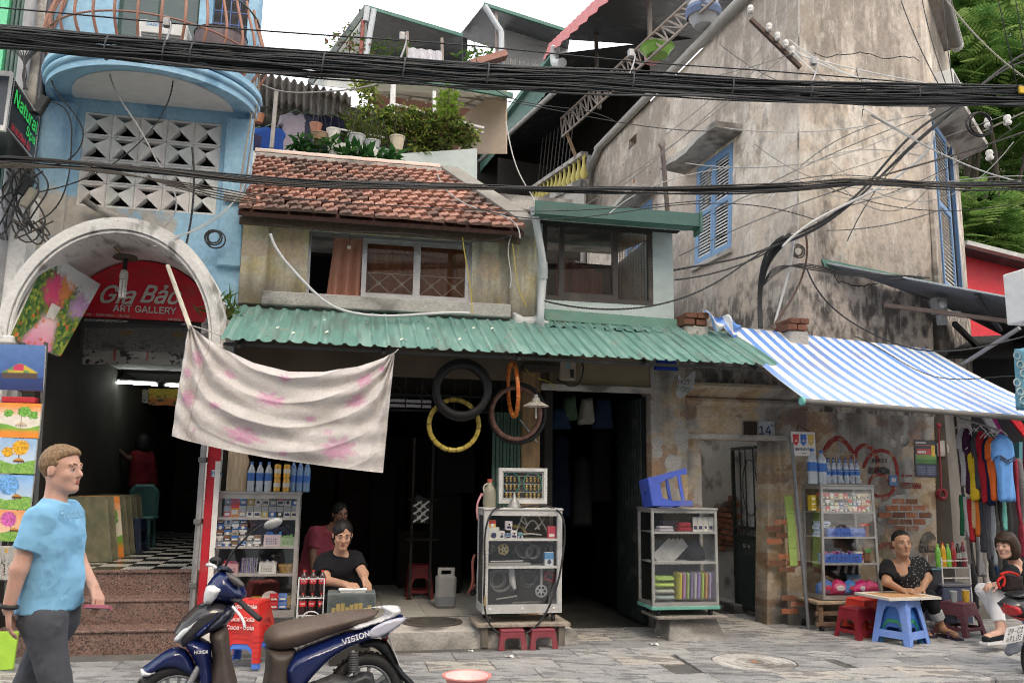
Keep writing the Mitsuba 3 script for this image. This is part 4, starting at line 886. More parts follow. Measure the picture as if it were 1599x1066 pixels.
vine=thing('climbing_vine','leafy vine hanging over the terrace rail behind the tiled roof','vine')
P=[]
r_=np.random.default_rng(11)
for(px,py,rx,rz,n_)in((560,185,.45,.2,240),(590,190,.35,.35,420),(575,150,.16,.32,200),(568,130,.2,.16,110),(630,190,.4,.28,900),(665,200,.4,.35,1200),(660,232,.22,.35,500),(690,215,.2,.45,700),(700,185,.22,.3,500),(715,205,.3,.2,500),(700,165,.12,.35,200),(728,212,.2,.2,260),(598,208,.3,.15,300),(548,200,.2,.12,180)):
 P.append(cloud(at(px,py,y=12.6),(rx,.22,rz),n_,int(px+py)))
P=np.vstack(P);foliage(vine,P,.085,5,[(.12,.19,.045),(.20,.28,.06),(.32,.37,.09),(.08,.11,.04),(.14,.10,.05)])
add('stems',cat([tube(spline([at(684+8*i,268,y=12.5),at(682+6*i+4*math.sin(i),230,y=12.55),at(670+9*i,195,y=12.6)],10),.012,5)for i in range(4)]+[tube(spline([at(572,205,y=12.6),at(577,170,y=12.6),at(570,130,y=12.7)],8),.012,5)]),'wood',(.09,.06,.035),parent=vine)
for(nm,px,py,rx,rz,n_,sz,lab,cols,dr_)in(('broad_leaf_plant',500,228,.42,.16,170,.13,'dark broad leaved plant by the hanging brown basket',[(.025,.07,.02),(.04,.10,.03),(.06,.13,.04)],.2),('broad_leaf_plant',548,243,.25,.13,90,.2,'long leaved plant at the white planter next to the washing',[(.03,.09,.025),(.05,.13,.035)],-.2),('broad_leaf_plant',588,252,.4,.13,140,.2,'long leaved plants spilling over the ridge beside the vine',[(.03,.09,.025),(.05,.13,.035)],-.2),('broad_leaf_plant',465,226,.14,.08,40,.12,'small green plant beneath the grey lilac shirt',[(.03,.09,.025)],.1),('wiry_grass_pot_plant',556,208,.16,.12,160,.14,'wiry yellow green grass growing from the grey bucket',[(.13,.14,.05),(.09,.12,.04)],-.9),('wiry_grass_pot_plant',582,217,.2,.12,160,.14,'wiry grass growing from the second grey bucket',[(.13,.14,.05),(.09,.12,.04)],-.9),('roof_edge_bush',546,75,.6,.7,190,.16,'loose bush at the roof corner of the far house',[(.08,.14,.03),(.14,.2,.05),(.2,.12,.08)],.2),('roof_edge_bush',610,80,.7,.35,120,.14,'fine leaved plant behind the patterned cloth on the far roof',[(.06,.11,.03),(.1,.16,.04)],-.2),('roof_edge_bush',745,88,.6,.35,110,.16,'green plant at the red planter on the far balcony',[(.07,.15,.04),(.12,.2,.05)],.1),('bamboo_tuft',700,158,.18,.25,120,.1,'feathery bamboo tuft standing up from the vine',[(.14,.24,.03),(.2,.3,.05)],.1)):
 t_=thing(nm,lab,'plant');yy=20 if 'roof' in nm else 11.7 if 'broad' in nm else 12
 q=at(px,py,y=yy);foliage(t_,cloud(q,(rx,.2,rz),n_,int(px)),sz,int(py),cols,droop=dr_,aspect=2.4 if 'wiry' not in nm else 14)
 add('stem',tube([q-(0,0,rz),q+(0,0,rz*.6)],.015,5),'wood',(.07,.06,.03),parent=t_)
wh=thing('vine_terrace_house','beige house with a translucent sheet roof behind the vine','house')
def qd(p,th=.04):return quad(*p,th)
add('sheet_roof',qd([at(552,142,y=13.2),at(577,112,y=13.0),at(800,150,y=13.4),at(748,172,y=16.5)],.02),'clean',(.74,.71,.60),parent=wh)
for t in np.linspace(.08,.95,7):
 a_,b_=at(577,112,y=12.98)*(1-t)+at(800,150,y=13.38)*t,at(552,142,y=13.18)*(1-t)+at(748,172,y=16.48)*t
 add('purlin',bar(a_-(0,0,.03),b_-(0,0,.03),.03),'semi',(.30,.27,.2),parent=wh)
for t in(.35,.7):
 a_,b_=at(552,142,y=13.18)*(1-t)+at(577,112,y=12.98)*t,at(748,172,y=16.48)*(1-t)+at(800,150,y=13.38)*t
 add('rafter',bar(a_-(0,0,.05),b_-(0,0,.05),.035),'semi',(.28,.27,.25),parent=wh)
add('back_wall',quad(at(585,145,y=16.8),at(765,165,y=16.8),at(765,240,y=16.8),at(585,240,y=16.8)),'room',(.13,.065,.045),parent=wh)
add('beige_wall',quad(at(716,186,y=14.6),at(790,130,y=13.6),at(790,240,y=13.6),at(716,240,y=14.6)),'clean',(.50,.39,.29),parent=wh)
for(x0,y0_,x1,y1_,r,yy)in((615,116,611,208,.045,13),(577,152,573,202,.05,13.2),(678,143,679,188,.03,12.8),(690,168,687,250,.022,12.7)):
 add('white_post',cyl(at(x0,y0_,y=yy),at(x1,y1_,y=yy),r,8),'clean',(.72,.72,.72),parent=wh)
for(p0,p1)in(((616,163),(756,200)),((690,190),(755,207)),((600,170),(615,160))):add('rail',bar(at(*p0,y=13),at(*p1,y=13),.03),'clean',(.6,.6,.6),parent=wh)
add('glass_screen',quad(at(625,240,y=12.4),at(745,232,y=12.4),at(745,285,y=12.4),at(625,275,y=12.4),.01),'clean',(.42,.48,.47),parent=wh)
add('lower_dark',quad(at(540,200,y=13.4),at(700,210,y=13.4),at(700,285,y=13.4),at(540,262,y=13.4)),'room',(.03,.03,.028),parent=wh)
fh=thing('sheet_roofed_house','far white house with two dark sheet roofs edged in green','house')
Yf=20.
add('roof',qd([at(572,12,y=Yf),at(722,56,y=Yf),at(722,100,y=Yf+4),at(560,96,y=Yf+4)]),'semi',(.085,.09,.10),parent=fh)
add('roof',qd([at(756,8,y=Yf),at(892,50,y=Yf),at(880,110,y=Yf+5),at(716,58,y=Yf+5)]),'semi',(.09,.095,.105),parent=fh)
for(p0,p1)in(((571,11),(722,56)),((755,7),(893,51)),((592,113),(800,150))):add('green_edge',bar(at(*p0,y=Yf-.1 if p0[1]<100 else 12.9),at(*p1,y=Yf-.1 if p0[1]<100 else 13.3),.06,.09),'semi',(.05,.16,.13),parent=fh)
add('gable_edge',bar(at(484,130,y=Yf),at(573,12,y=Yf),.12,.14),'semi',(.10,.13,.13),parent=fh)
add('gable_wall',quad(at(486,132,y=Yf+.3),at(572,20,y=Yf+.3),at(575,132,y=Yf+.3),at(560,140,y=Yf+.3)),'clean',(.62,.64,.62),parent=fh)
add('gable_back',quad(at(560,14,y=Yf+4.2),at(730,60,y=Yf+4.2),at(730,140,y=Yf+4.2),at(560,140,y=Yf+4.2)),'room',(.10,.10,.11),parent=fh)
add('white_wall',quad(at(786,45,y=Yf+2),at(888,62,y=Yf+2),at(888,130,y=Yf+2),at(786,130,y=Yf+2)),'clean',(.62,.62,.62),parent=fh)
for r in range(4):
 for c_ in range(7):
  q=at(825+c_*9,50+c_*1.5+r*9,y=Yf+1.97)
  add('wall_scallop',tube([q+(.075*math.cos(t),0,-.05*math.sin(t))for t in np.linspace(0,np.pi,7)],.008,4),'semi',(.4,.4,.4),parent=fh)
add('red_post',cyl(at(567,32,y=Yf-.1),at(563,92,y=Yf-.1),.05,8),'semi',(.30,.09,.07),parent=fh)
for(p0,p1)in(((584,16),(571,92)),((574,12),(571,34)),((757,10),(783,50)),((783,50),(783,105))):add('drain_pipe',cyl(at(*p0,y=Yf-.15),at(*p1,y=Yf-.15),.075,10),'clean',(.44,.47,.50),parent=fh,smooth=40)
for(p0,p1)in(((690,60),(691,100)),((636,50),(637,100)),((775,20),(776,100))):add('post',bar(at(*p0,y=Yf),at(*p1,y=Yf),.07),'semi',(.25,.2,.18),parent=fh)
for i in range(6):add('rafter',bar(at(600+i*14,45+i*5,y=Yf+2),at(616+i*14,28+i*5,y=Yf+.3),.04),'semi',(.30,.17,.13),parent=fh)
add('red_planter',bar(at(735,102,y=Yf-.4),at(790,86,y=Yf-.4),.3,.16),'semi',(.28,.12,.09),parent=fh)
for i in range(8):add('balcony_bar',bar(at(790+i*7,90+i*1.5,y=Yf-.2),at(790+i*7,108+i*1.5,y=Yf-.2),.03),'semi',(.15,.14,.13),parent=fh)
hc=add('patterned_cloth',curtain(at(638,75,y=19)[0],at(690,90,y=19)[0],at(660,100,y=19)[2],at(660,77,y=19)[2],19,4,.05),'cloth',(.55,.54,.58),smooth=True,label='white patterned cloth drying under the dark far roof',cat='cloth')
# right end: red building, canopy, trees
rdb=thing('red_building','bright red painted building behind the sheet canopy at the street end','building')
add('wall',quad(at(1500,392,y=13),at(1640,420,y=13),at(1640,700,y=13),at(1500,700,y=13),.1),'clean',(.62,.018,.03),parent=rdb)
add('roof_edge',bar(at(1495,384,y=12.8),at(1640,420,y=12.8),.5,.08),'semi',(.50,.50,.48),parent=rdb)
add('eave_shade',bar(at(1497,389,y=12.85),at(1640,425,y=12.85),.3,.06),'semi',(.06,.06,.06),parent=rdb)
cn=thing('sheet_canopy','sloping grey corrugated sheet canopy over the clothes shop','canopy')
A_,B_,C_,D_=WF(*onF(1288,414),.05),at(1640,478,y=8.6),at(1640,560,y=12.2),WF(*onF(1458,472),.05)
add('sheet',grid(lambda u,v:(A_+(B_-A_)*u[...,None])*(1-v[...,None])+(D_+(C_-D_)*u[...,None])*v[...,None]+np.stack([0*u,0*u,.010*np.sin(v*6.28*26)],-1),8,157,.006),'semi',(.13,.135,.145),parent=cn,smooth=True)
add('edge_strip',bar(A_+(0,0,.012),B_+(0,0,.012),.05,.02),'semi',(.42,.45,.47),parent=cn)
fl_=[WF(*onF(*p),o)for p,o in(((1282,404),.012),((1457,440),.012),((1457,447),.06),((1284,419),.06))]
add('flashing',quad(*fl_,.01),'semi',(.06,.17,.13),parent=cn)
for(p0,y0_,p1,y1_,w_,c_)in(((1380,476),9.6,(1600,505),8.9,.05,(.12,.085,.075)),((1524,462),9.0,(1562,515),9.6,.05,(.05,.05,.055)),((1485,580),9.6,(1592,512),8.6,.04,(.22,.22,.23)),((1490,505),9.9,(1525,540),10.4,.06,(.05,.045,.045))):
 add('strut',bar(at(*p0,y=y0_),at(*p1,y=y1_),w_),'semi',c_,parent=cn)
mb=thing('meter_box','old grey electric meter box fixed under the sheet canopy','meter box')
q=at(1462,480,y=9.6)
add('case',bbox(q[0]-.08,q[0]+.10,q[1]-.10,q[1]+.02,q[2]-.10,q[2]+.12,.01),'semi',(.30,.30,.29),parent=mb)
add('dial',lathe([(.0,0),(.05,0),(.05,.03),(.03,.05),(0,.05)],16),'clean',(.40,.40,.38),parent=mb);scene[list(scene)[-1]]['to_world']=mi.ScalarTransform4f().translate((q+(.01,-.10,.02)).tolist()).rotate([1,0,0],90)
add('lamp',bbox(q[0]+.12,q[0]+.26,q[1]-.14,q[1]-.02,q[2]-.12,q[2]-.06,.01),'clean',(.55,.55,.55),parent=mb)
add('conduit',bbox(q[0]-.02,q[0]+.1,q[1]-.08,q[1],q[2]-.24,q[2]-.10,.01),'semi',(.26,.26,.25),parent=mb)
wbx=thing('white_cabinet','white street cabinet with a dark slot hanging at the street end','cabinet')
q=at(1598,462,y=7.6)
add('case',bbox(q[0]-.06,q[0]+.30,7.5,7.8,q[2]-.29,q[2]+.28,.012),'clean',(.66,.66,.65),parent=wbx)
add('slot',bbox(q[0]-.02,q[0]+.25,7.49,7.51,q[2]+.11,q[2]+.2,.005),'black',parent=wbx)
add('seam',box(q[0]-.062,q[0]+.302,7.495,7.505,q[2]-.09,q[2]-.08),'semi',(.3,.3,.3),parent=wbx)
# trees behind the corner
def feather_tree(nm,lab,base,top,crown,seed,dens=1.):
 t_=thing(nm,lab,'tree','feathery street trees at the corner');r_=np.random.default_rng(seed);base,top=np.asarray(base,float),np.asarray(top,float)
 add('trunk',tube(spline([base,base*.5+top*.5+(.2,.1,0),top],12),np.linspace(.22,.09,12),10),'wood',(.10,.08,.06),parent=t_,smooth=True)
 FP=[]
 for(c,r,n_)in crown:
  c=np.asarray(c,float);a_=base*.45+top*.55
  add('limb',tube(spline([a_,(a_+c)/2+r_.normal(size=3)*.2,c],9),np.linspace(.07,.02,9),6),'wood',(.09,.07,.055),parent=t_)
  nc=max(5,int(n_/26));sub=cloud(c,r,nc,int(r_.integers(1e6)))
  for q_ in sub:FP.append(cloud(q_,(.75,.75,.16),int(n_/nc*dens*.82),int(r_.integers(1e6))))
 FP=np.vstack(FP);n_=len(FP);a_=r_.uniform(0,6.28,n_);L=r_.uniform(.35,.6,n_);V,k=[],9
 d=np.stack([np.cos(a_),np.sin(a_),r_.normal(-.25,.25,n_)],1);s=np.stack([-np.sin(a_),np.cos(a_),0*a_],1);s+=r_.normal(size=s.shape)*.15
 for j in range(k):
  t=(j+.5)/k;p=FP+d*(L*t)[:,None]-np.array([0,0,1.])*(.16*L*t*t)[:,None];wd=(.14*np.sin(np.pi*(.15+.8*t))*L/.5)[:,None];hw=(L/k*.36)[:,None]
  for sg_ in(-1,1):
   V.append(np.stack([p-d*hw,p+s*sg_*wd-d*hw*.2,p+s*sg_*wd+d*hw*1.0,p+d*hw],1))
 V=np.stack(V,1).reshape(-1,2*k,4,3);w_=r_.integers(0,3,n_)
 for i,c_ in enumerate([(.10,.20,.055),(.18,.31,.08),(.28,.40,.12)]):
  v=V[w_==i].reshape(-1,3);i4=np.arange(len(v)//4)*4
  add('crown',(v,np.stack([i4,i4+1,i4+2,i4+3],1)),'leaf',c_,parent=t_,kind='stuff')
def cw(lst):return[(at(px,py,y=y),r,n_)for px,py,y,r,n_ in lst]
feather_tree('street_tree','tall feathery leaved tree rising directly behind the corner building',(13.2,15.5,0),(12.6,15,8),cw([(1500,60,14,(1.3,1.2,.9),520),(1560,30,14,(1.5,1.2,1.),560),(1530,130,14,(1.4,1.2,.9),520),(1620,90,14,(1.5,1.2,1),480),(1520,5,15,(1.5,1.2,.8),420),(1590,170,14.5,(1.3,1.2,.8),380),(1490,150,15,(.8,1.,1.0),260)]),3)
feather_tree('street_tree','lower feathery tree spreading over the red building',(17,17.5,0),(15.6,17,6),cw([(1540,250,16,(1.4,1.2,1.),480),(1590,300,16,(1.5,1.2,1),480),(1520,320,16,(1.2,1.2,1),480),(1560,370,17,(1.8,1.2,.7),480),(1520,200,16.5,(1.1,1.2,.9),330),(1620,230,16,(1.3,1.2,1.1),300),(1600,370,17,(1.5,1.,.8),300),(1510,270,16.5,(.9,1.,1.),260),(1505,330,14,(.7,.8,.8),260),(1525,385,14,(1.,.8,.5),260),(1580,350,14.5,(1.2,.8,.7),300),(1500,380,14,(.5,.6,.5),160)]),5)
fs=thing('far_facade','pale far house front glimpsed between the tree leaves','house')
add('wall',quad(at(1470,250,y=34),at(1700,250,y=34),at(1700,760,y=34),at(1470,760,y=34),.3),'clean',(.40,.36,.32),parent=fs)
add('roof',quad(at(1470,250,y=33),at(1700,235,y=33),at(1700,215,y=36),at(1470,225,y=36),.1),'semi',(.2,.1,.08),parent=fs)
for i in range(3):add('window',quad(at(1520+i*40,300,y=33.9),at(1540+i*40,300,y=33.9),at(1540+i*40,350,y=33.9),at(1520+i*40,350,y=33.9),.05),'room',(.05,.05,.06),parent=fs)
# awnings and the hung cloth
ga_=thing('green_awning','mint green corrugated steel awning over the open shop front','awning')
def awn(x0,x1,period,lift,yt=9.62,yb=8.38,zt=3.545,zb=2.955):
 n=int((x1-x0)/period*8)
 def fn(u,v):
  ph=(u*(x1-x0)/period)%1;r=np.clip((.17-np.abs(ph-.5))/.07,0,1)*.022
  return np.stack([x0+(x1-x0)*u+.0*v,yt+(yb-yt)*v,zt+(zb-zt)*v+r+lift+.004*np.sin(u*40+v*7)-.02*np.sin(v*3.1)*np.sin(u*5)],-1)
 return grid(fn,n+1,9,.003)
edges=[-1.17,-.2,.85,1.9,2.95,4.0,4.66]
for i in range(6):
 p_=.145 if i<3 else .128
 add('sheet',awn(edges[i],edges[i+1]+.05,p_,.0035*(i%2),zb=2.965-.015*i/6,yb=8.38+(.012 if i%2 else 0)),'greensheet',parent=ga_)
add('cover_strip',awn(2.35,4.1,.125,.012,yb=9.40,zb=3.44),'greensheet',parent=ga_)
scr=[]
for i in range(46):
 u=rnd();v=rnd(.1,.95);scr.append(ball((-1.1+5.6*u,9.62-1.24*v,3.548-.585*v+.03),(.012,.012,.010),0))
add('screws',cat(scr),'metal',(.42,.44,.43),parent=ga_,kind='stuff')
for x in(-1.0,.4,1.8,3.2,4.5):add('rafter',bar((x,9.68,3.50),(x,8.45,2.915),.035),'semi',(.06,.06,.06),parent=ga_)
add('front_batten',bar((-1.15,8.5,2.94),(4.6,8.5,2.92),.03),'semi',(.06,.06,.06),parent=ga_)
for k in range(9):
 u,v=rnd(.02,.5),rnd(.15,.9)
 add('litter_scrap',grid(lambda a,b:np.stack([-1.1+5.6*u+a*.03,9.62-1.24*v-b*.025,3.585-.585*v-.018*b+.012*a],-1),2,2,.002),'clean',(.7,.68,.62),parent=ga_)
 # striped awning
def f_stripe(p,n,uv):
 t=uv.x-dr.floor(uv.x);b=tf(p.x*8,p.y*8,p.z*8,3)
 s=ss(.02,.05,t)*(1-ss(.50,.53,t))
 c=mix(mi.Color3f(.74,.74,.74),mi.Color3f(.115,.26,.66),s*(.92+.1*b))
 c=mix(c,mix(mi.Color3f(.74,.74,.74),mi.Color3f(.30,.43,.76),s),ss(.2,.9,uv.y)*.75)
 return mix(c,mi.Color3f(.25,.22,.19),.35*ss(.55,.8,tf(p.x*3,p.y*3,1.,4)))
mat('stripe',principled(mikit.proc(f_stripe),.75,sheen=.1,spec=.25))
sa=thing('striped_awning','blue and white striped cloth awning on a steel roller tube','awning')
TL,TR,BL,BR=at(1127,508,y=9.50),at(1452,545,y=9.72),at(1256,622,y=8.25),at(1680,655,y=8.25)
def sfn(u,v):
 a=TL+(TR-TL)*u[...,None];b=BL+(BR-BL)*u[...,None]
 P=a*(1-v[...,None])+b*v[...,None];P[...,2]+=-.055*np.sin(np.pi*v)+.012*np.sin(u*19)*np.sin(np.pi*v);return P
m_,uv_=grid(sfn,60,16,.004,uv=True);uv_=uv_*(18.0,1.0)
add('cloth',m_,'stripe',parent=sa,smooth=True,uv=uv_)
add('roller_tube',cyl(BL+(-.02,-.01,-.03),BR+(0,-.01,-.03),.032,12),'semi',(.16,.15,.14),parent=sa,smooth=40)
add('end_cap',cyl(BL+(-.05,-.01,-.03),BL+(-.015,-.01,-.03),.045,16),'clean',(.15,.45,.40),parent=sa)
for u in(.1,.55,.9):add('arm',bar(TL+(TR-TL)*u+(0,-.02,-.25),BL+(BR-BL)*u+(0,0,-.06),.03),'semi',(.12,.11,.11),parent=sa)
fp0=[at(1098,486,y=9.4),at(1150,500,y=9.3),at(1160,522,y=9.2),at(1118,512,y=9.3)]
def ffn(u,v):
 P=(np.array(fp0[0])*(1-u[...,None])+np.array(fp0[1])*u[...,None])*(1-v[...,None])+(np.array(fp0[3])*(1-u[...,None])+np.array(fp0[2])*u[...,None])*v[...,None]
 P[...,2]+=.035*np.sin(u*11+v*4);P[...,1]+=.04*np.sin(u*7-v*5);return P
m_,uv_=grid(ffn,24,12,.004,uv=True)
add('loose_flap',m_,'stripe',parent=sa,smooth=True,uv=uv_*(2.2,1.)+(.3,0))
# cloth sheet
def f_sheet(p,n,uv):
 b=tf(uv.x*9,uv.y*7,1.,4);g=tf(p.x*90,p.z*90,1.,2)
 c=mix(mi.Color3f(.56,.53,.515),mi.Color3f(.45,.42,.40),ss(.4,.7,b))
 fl=mi.Float(0)
 for(x,y,r)in((.10,.22,.055),(.09,.62,.07),(.30,.22,.035),(.46,.36,.07),(.40,.80,.085),(.28,.58,.03),(.62,.52,.03),(.80,.17,.055),(.78,.36,.06),(.75,.82,.095),(.55,.93,.025),(.20,.88,.02),(.05,.40,.04),(.88,.10,.03),(.50,.10,.03),(.70,.66,.025)):
  dx,dy=uv.x-x,(uv.y-y)*.62;r2=dr.sqrt(dx*dx+dy*dy);an=dr.atan2(dy,dx)
  pet=r*(.62+.38*dr.abs(dr.sin(an*4+x*9))+.5*(tn(an*3+x*50,r2*60,y*30)-.5))
  fl=dr.maximum(fl,(1-ss(pet*.45,pet*1.05,r2))*(.35+.8*tf(uv.x*40,uv.y*40,x*30,3)))
 c=mix(c,mi.Color3f(.52,.12,.34),dr.clip(fl,0,1)*.60)
 return c*(.88+.24*g)
mat('sheet',principled(mikit.proc(f_sheet),.92,sheen=.2,spec=.1),lambda p,n,uv:tf(p.x*160,p.y*160,p.z*160,2),.0012)
top=np.array([(296,508),(322,528),(350,545),(395,566),(450,579),(505,580),(560,571),(600,558),(616,550)],float)
bot=np.array([(268,680),(288,687),(305,691),(360,704),(420,715),(470,722),(520,729),(570,735),(598,738)],float)
kt=np.linspace(0,1,9)
def cfn(u,v):
 tx,ty=np.interp(u,kt,top[:,0]),np.interp(u,kt,top[:,1]);bx,by=np.interp(u,kt,bot[:,0]),np.interp(u,kt,bot[:,1])
 px,py=tx*(1-v)+bx*v,ty*(1-v)+by*v
 d=CRT*((px-799.5)/FOCAL)[...,None]+CUP*((533-py)/FOCAL)[...,None]+fwd
 P=EYE+d*(8.33/d[...,1])[...,None]
 r1=np.hypot((1-u)*1.9,v+.02);a1=np.arctan2(v+.04,(1-u)*1.9+.02)
 r2=np.hypot(u*1.9,v+.02);a2=np.arctan2(v+.04,u*1.9+.02)
 sag=np.sin(np.pi*np.clip(u,0,1));w1=np.exp(-r1*1.1);w2=np.exp(-r2*1.1)
 f=.030*np.sin(a1*17+r1*2)*np.clip(w1*1.7,0,1)+.028*np.sin(a2*16+1)*np.clip(w2*1.6,0,1)
 ph=v*3.6-sag*1.5+.35*u
 f+=.085*(np.abs(np.sin(ph*3.14))**.8-.6)*np.clip(sag,0,1)**.8*(1-.7*v)+.012*np.sin(v*31-u*9-sag*5)
 noise_=meshkit.fbm(np.stack([u*9,v*6,0*u],-1),4)-.5
 P[...,1]+=f+.014*noise_-.05*np.sin(np.pi*v)*(1-u);return P
m_,uv_=grid(cfn,220,110,.003,uv=True)
cl=add('hung_sheet',m_,'sheet',smooth=True,uv=uv_,label='dirty white sheet with faded pink flowers tied up as a sun screen',cat='cloth')
add('seam',tube([cfn(np.array(.155-.02*v),np.array(v))-(0,.004,0)for v in np.linspace(0.02,.98,40)],.0045,5),'cloth',(.42,.38,.36),parent=cl)
pole=thing('wooden_pole','thin bleached wooden pole leaning from the arch and holding the sheet','pole')
add('rod',cyl(at(262,415,y=9.0),at(300,520,y=8.4),.022,8),'wood',(.50,.46,.38),parent=pole)
rope=thing('sheet_rope','thin cord tying the sheet corner under the green awning','rope');add('cord',tube([at(616,551,y=8.33),at(622,545,y=8.4)],.006,5),'cloth',(.3,.28,.25),parent=rope)
add('cord',tube(spline([at(297,508,y=8.4),at(312,512,y=8.45),at(345,525,y=8.6)],8),.006,5),'cloth',(.5,.48,.45),parent=rope)
# builders for things that repeat
def item(name,label,cat_,parts,group=None):
 t_=thing(name,label,cat_,group)
 for p_ in parts:add(p_[0],p_[1],p_[2],p_[3]if len(p_)>3 else None,parent=t_,smooth=p_[4]if len(p_)>4 else False)
 return t_
def stool(c,h,wt,wb,col_,label,group=None,rz=0.,tilt=None,arch=.62,name='plastic_stool',logo=None,m='semi'):
 """A moulded stool: seat, four splayed corner legs and skirts with an arch cut out of every side."""
 t_=thing(name,label,'stool',group);P=[]
 def place(m_):
  m_=xf(m_,rz=rz)
  if tilt is not None:m_=xf(m_,**tilt)
  return xf(m_,loc=c)
 for k in range(4):
  a=Polygon([(-wb,0),(wb,0),(wt,h-.02),(-wt,h-.02)]).difference(Polygon([(-wb*.60,h*.30),(wb*.60,h*.30),(wt*.56,h*.72),(wt*.34,h*.82),(-wt*.34,h*.82),(-wt*.56,h*.72)])).difference(Polygon([(-wb*.72,-.01),(wb*.72,-.01),(wb*.62,h*.14),(-wb*.62,h*.14)]))if arch>.8 else Polygon([(-wb,0),(-wb+.055,0),(-wb*.62,h*arch*.72),(-wt*.52,h*arch),(wt*.52,h*arch),(wb*.62,h*arch*.72),(wb-.055,0),(wb,0),(wt,h-.02),(-wt,h-.02)]).buffer(.004)
  v,f=extr(a,.012);hh=v[:,1]/h;dep=wb+(wt-wb)*hh-.0
  v=np.stack([v[:,0],-dep+v[:,2],v[:,1]],1)
  add('leg_panel',place(xf((v,f[:,::-1]),rz=k*math.pi/2)),m,col_,parent=t_)
 if .5<arch<.8 and h>.3:
  for k in range(4):add('stretcher',place(xf(bbox(-wb*.88,wb*.88,-wb*.93,-wb*.93+.015,h*.16,h*.16+.04,.004),rz=k*math.pi/2)),m,col_,parent=t_)
 seat=add('seat',place(bbox(-wt-.008,wt+.008,-wt-.008,wt+.008,h-.035,h,.012)),m,col_,parent=t_)
 add('grip_hole',place(cyl((0,0,h-.002),(0,0,h+.0015),.018,12)),'black',parent=seat)
 if logo:
  add('lettering',place(xf(text(logo,.035,.002,True),loc=(0,-wt-.012,h*.80))),'clean',(.75,.72,.70),parent=t_)
 return t_
def bottle(c,h,r,cap,liquid,band,label,group,bm='gloss',name='bottle',txt=None):
 t_=thing(name,label,'bottle',group);c=np.asarray(c,float)
 add('body',lathe([(.0,0),(r*.9,0),(r,h*.05),(r*.93,h*.18),(r,h*.3),(r*.96,h*.52),(r,h*.64),(r*.75,h*.78),(r*.36,h*.88),(r*.34,h*.93)],14,c),bm,liquid,parent=t_,smooth=50)
 add('cap',lathe([(r*.4,h*.92),(r*.42,h*.93),(r*.42,h),(0,h)],12,c),'clean',cap,parent=t_,smooth=50)
 if band:
  b_=add('label_band',lathe([(r*1.02,h*.36),(r*1.03,h*.38),(r*1.03,h*.60),(r*1.02,h*.62)],14,c),'clean',band,parent=t_,smooth=50)
  if txt:add('lettering',xf(text(txt,r*.55,.002,True,width=r*1.3),loc=c+(0,-r*1.04,h*.46)),'clean',(.8,.8,.8),parent=b_)
 return t_
def packbox(c,w,h,d,col_,band,label,group,name='cigarette_pack',rz=0.,txt=None):
 t_=thing(name,label,'pack',group);c=np.asarray(c,float)
 add('box',xf(box(-w/2,w/2,-d/2,d/2,0,h),c,rz=rz),'clean',col_,parent=t_)
 add('band',xf(box(-w*.5-.0005,w*.5+.0005,-d/2-.0015,d/2,h*.50,h*.97),c,rz=rz),'clean',band,parent=t_)
 add('emblem',xf(xz(Point(0,h*.3).buffer(w*.25,6)if rnd()<.5 else shapely.box(-w*.35,h*.16,w*.35,h*.4),-d/2-.002,-d/2),c,rz=rz),'clean',(.75,.74,.70)if sum(col_)<1.2 else(.05,.05,.12),parent=t_)
 if txt:add('lettering',xf(text(txt,h*.12,.001,True,width=w*.8),c+(0,-d/2-.002,h*.82)),'clean',(.85,.85,.85),parent=t_)
 return t_
CN={'white':(.72,.72,.70),'red':(.55,.04,.05),'blue':(.05,.16,.48),'gold':(.55,.42,.12),'black':(.03,.03,.035),'grey':(.33,.34,.36),'orange':(.70,.25,.03),'green':(.06,.28,.10),'cream':(.66,.58,.40),'brown':(.25,.13,.07)}
def basket(c,w,d,h,col_,label,group=None,fill=None):
 t_=thing('basket',label,'basket',group);c=np.asarray(c,float)
 for s in(-1,1):
  pol=shapely.box(-w/2,0,w/2,h);hol=shapely.union_all([shapely.box(-w/2+.02+i*.022,.02+k*.022,-w/2+.033+i*.022,.032+k*.022)for i in range(int((w-.03)/.022))for k in range(int((h-.03)/.022))])
  add('side',xf(xz(pol.difference(hol),s*d/2-.003,s*d/2+.003),c),'clean',col_,parent=t_)
  add('end',xf(box(s*w/2-.003,s*w/2+.003,-d/2,d/2,0,h),c),'clean',col_,parent=t_)
 add('bottom',xf(box(-w/2,w/2,-d/2,d/2,0,.004),c),'clean',col_,parent=t_)
 add('rim',xf(cat(box(-w/2-.006,w/2+.006,-d/2-.006,-d/2+.004,h,h+.008),box(-w/2-.006,w/2+.006,d/2-.004,d/2+.006,h,h+.008)),c),'clean',col_,parent=t_)
 if fill:
  for i in range(fill[0]):add('packet',xf(box(-.012,.012,-.03,.03,0,h*rnd(1.0,1.35)),c+(-w/2+(i+.5)*w/fill[0],rnd(-.02,.02),.006),ry=rnd(-.25,.25)),'clean',fill[1][i%len(fill[1])],parent=t_)
 return t_
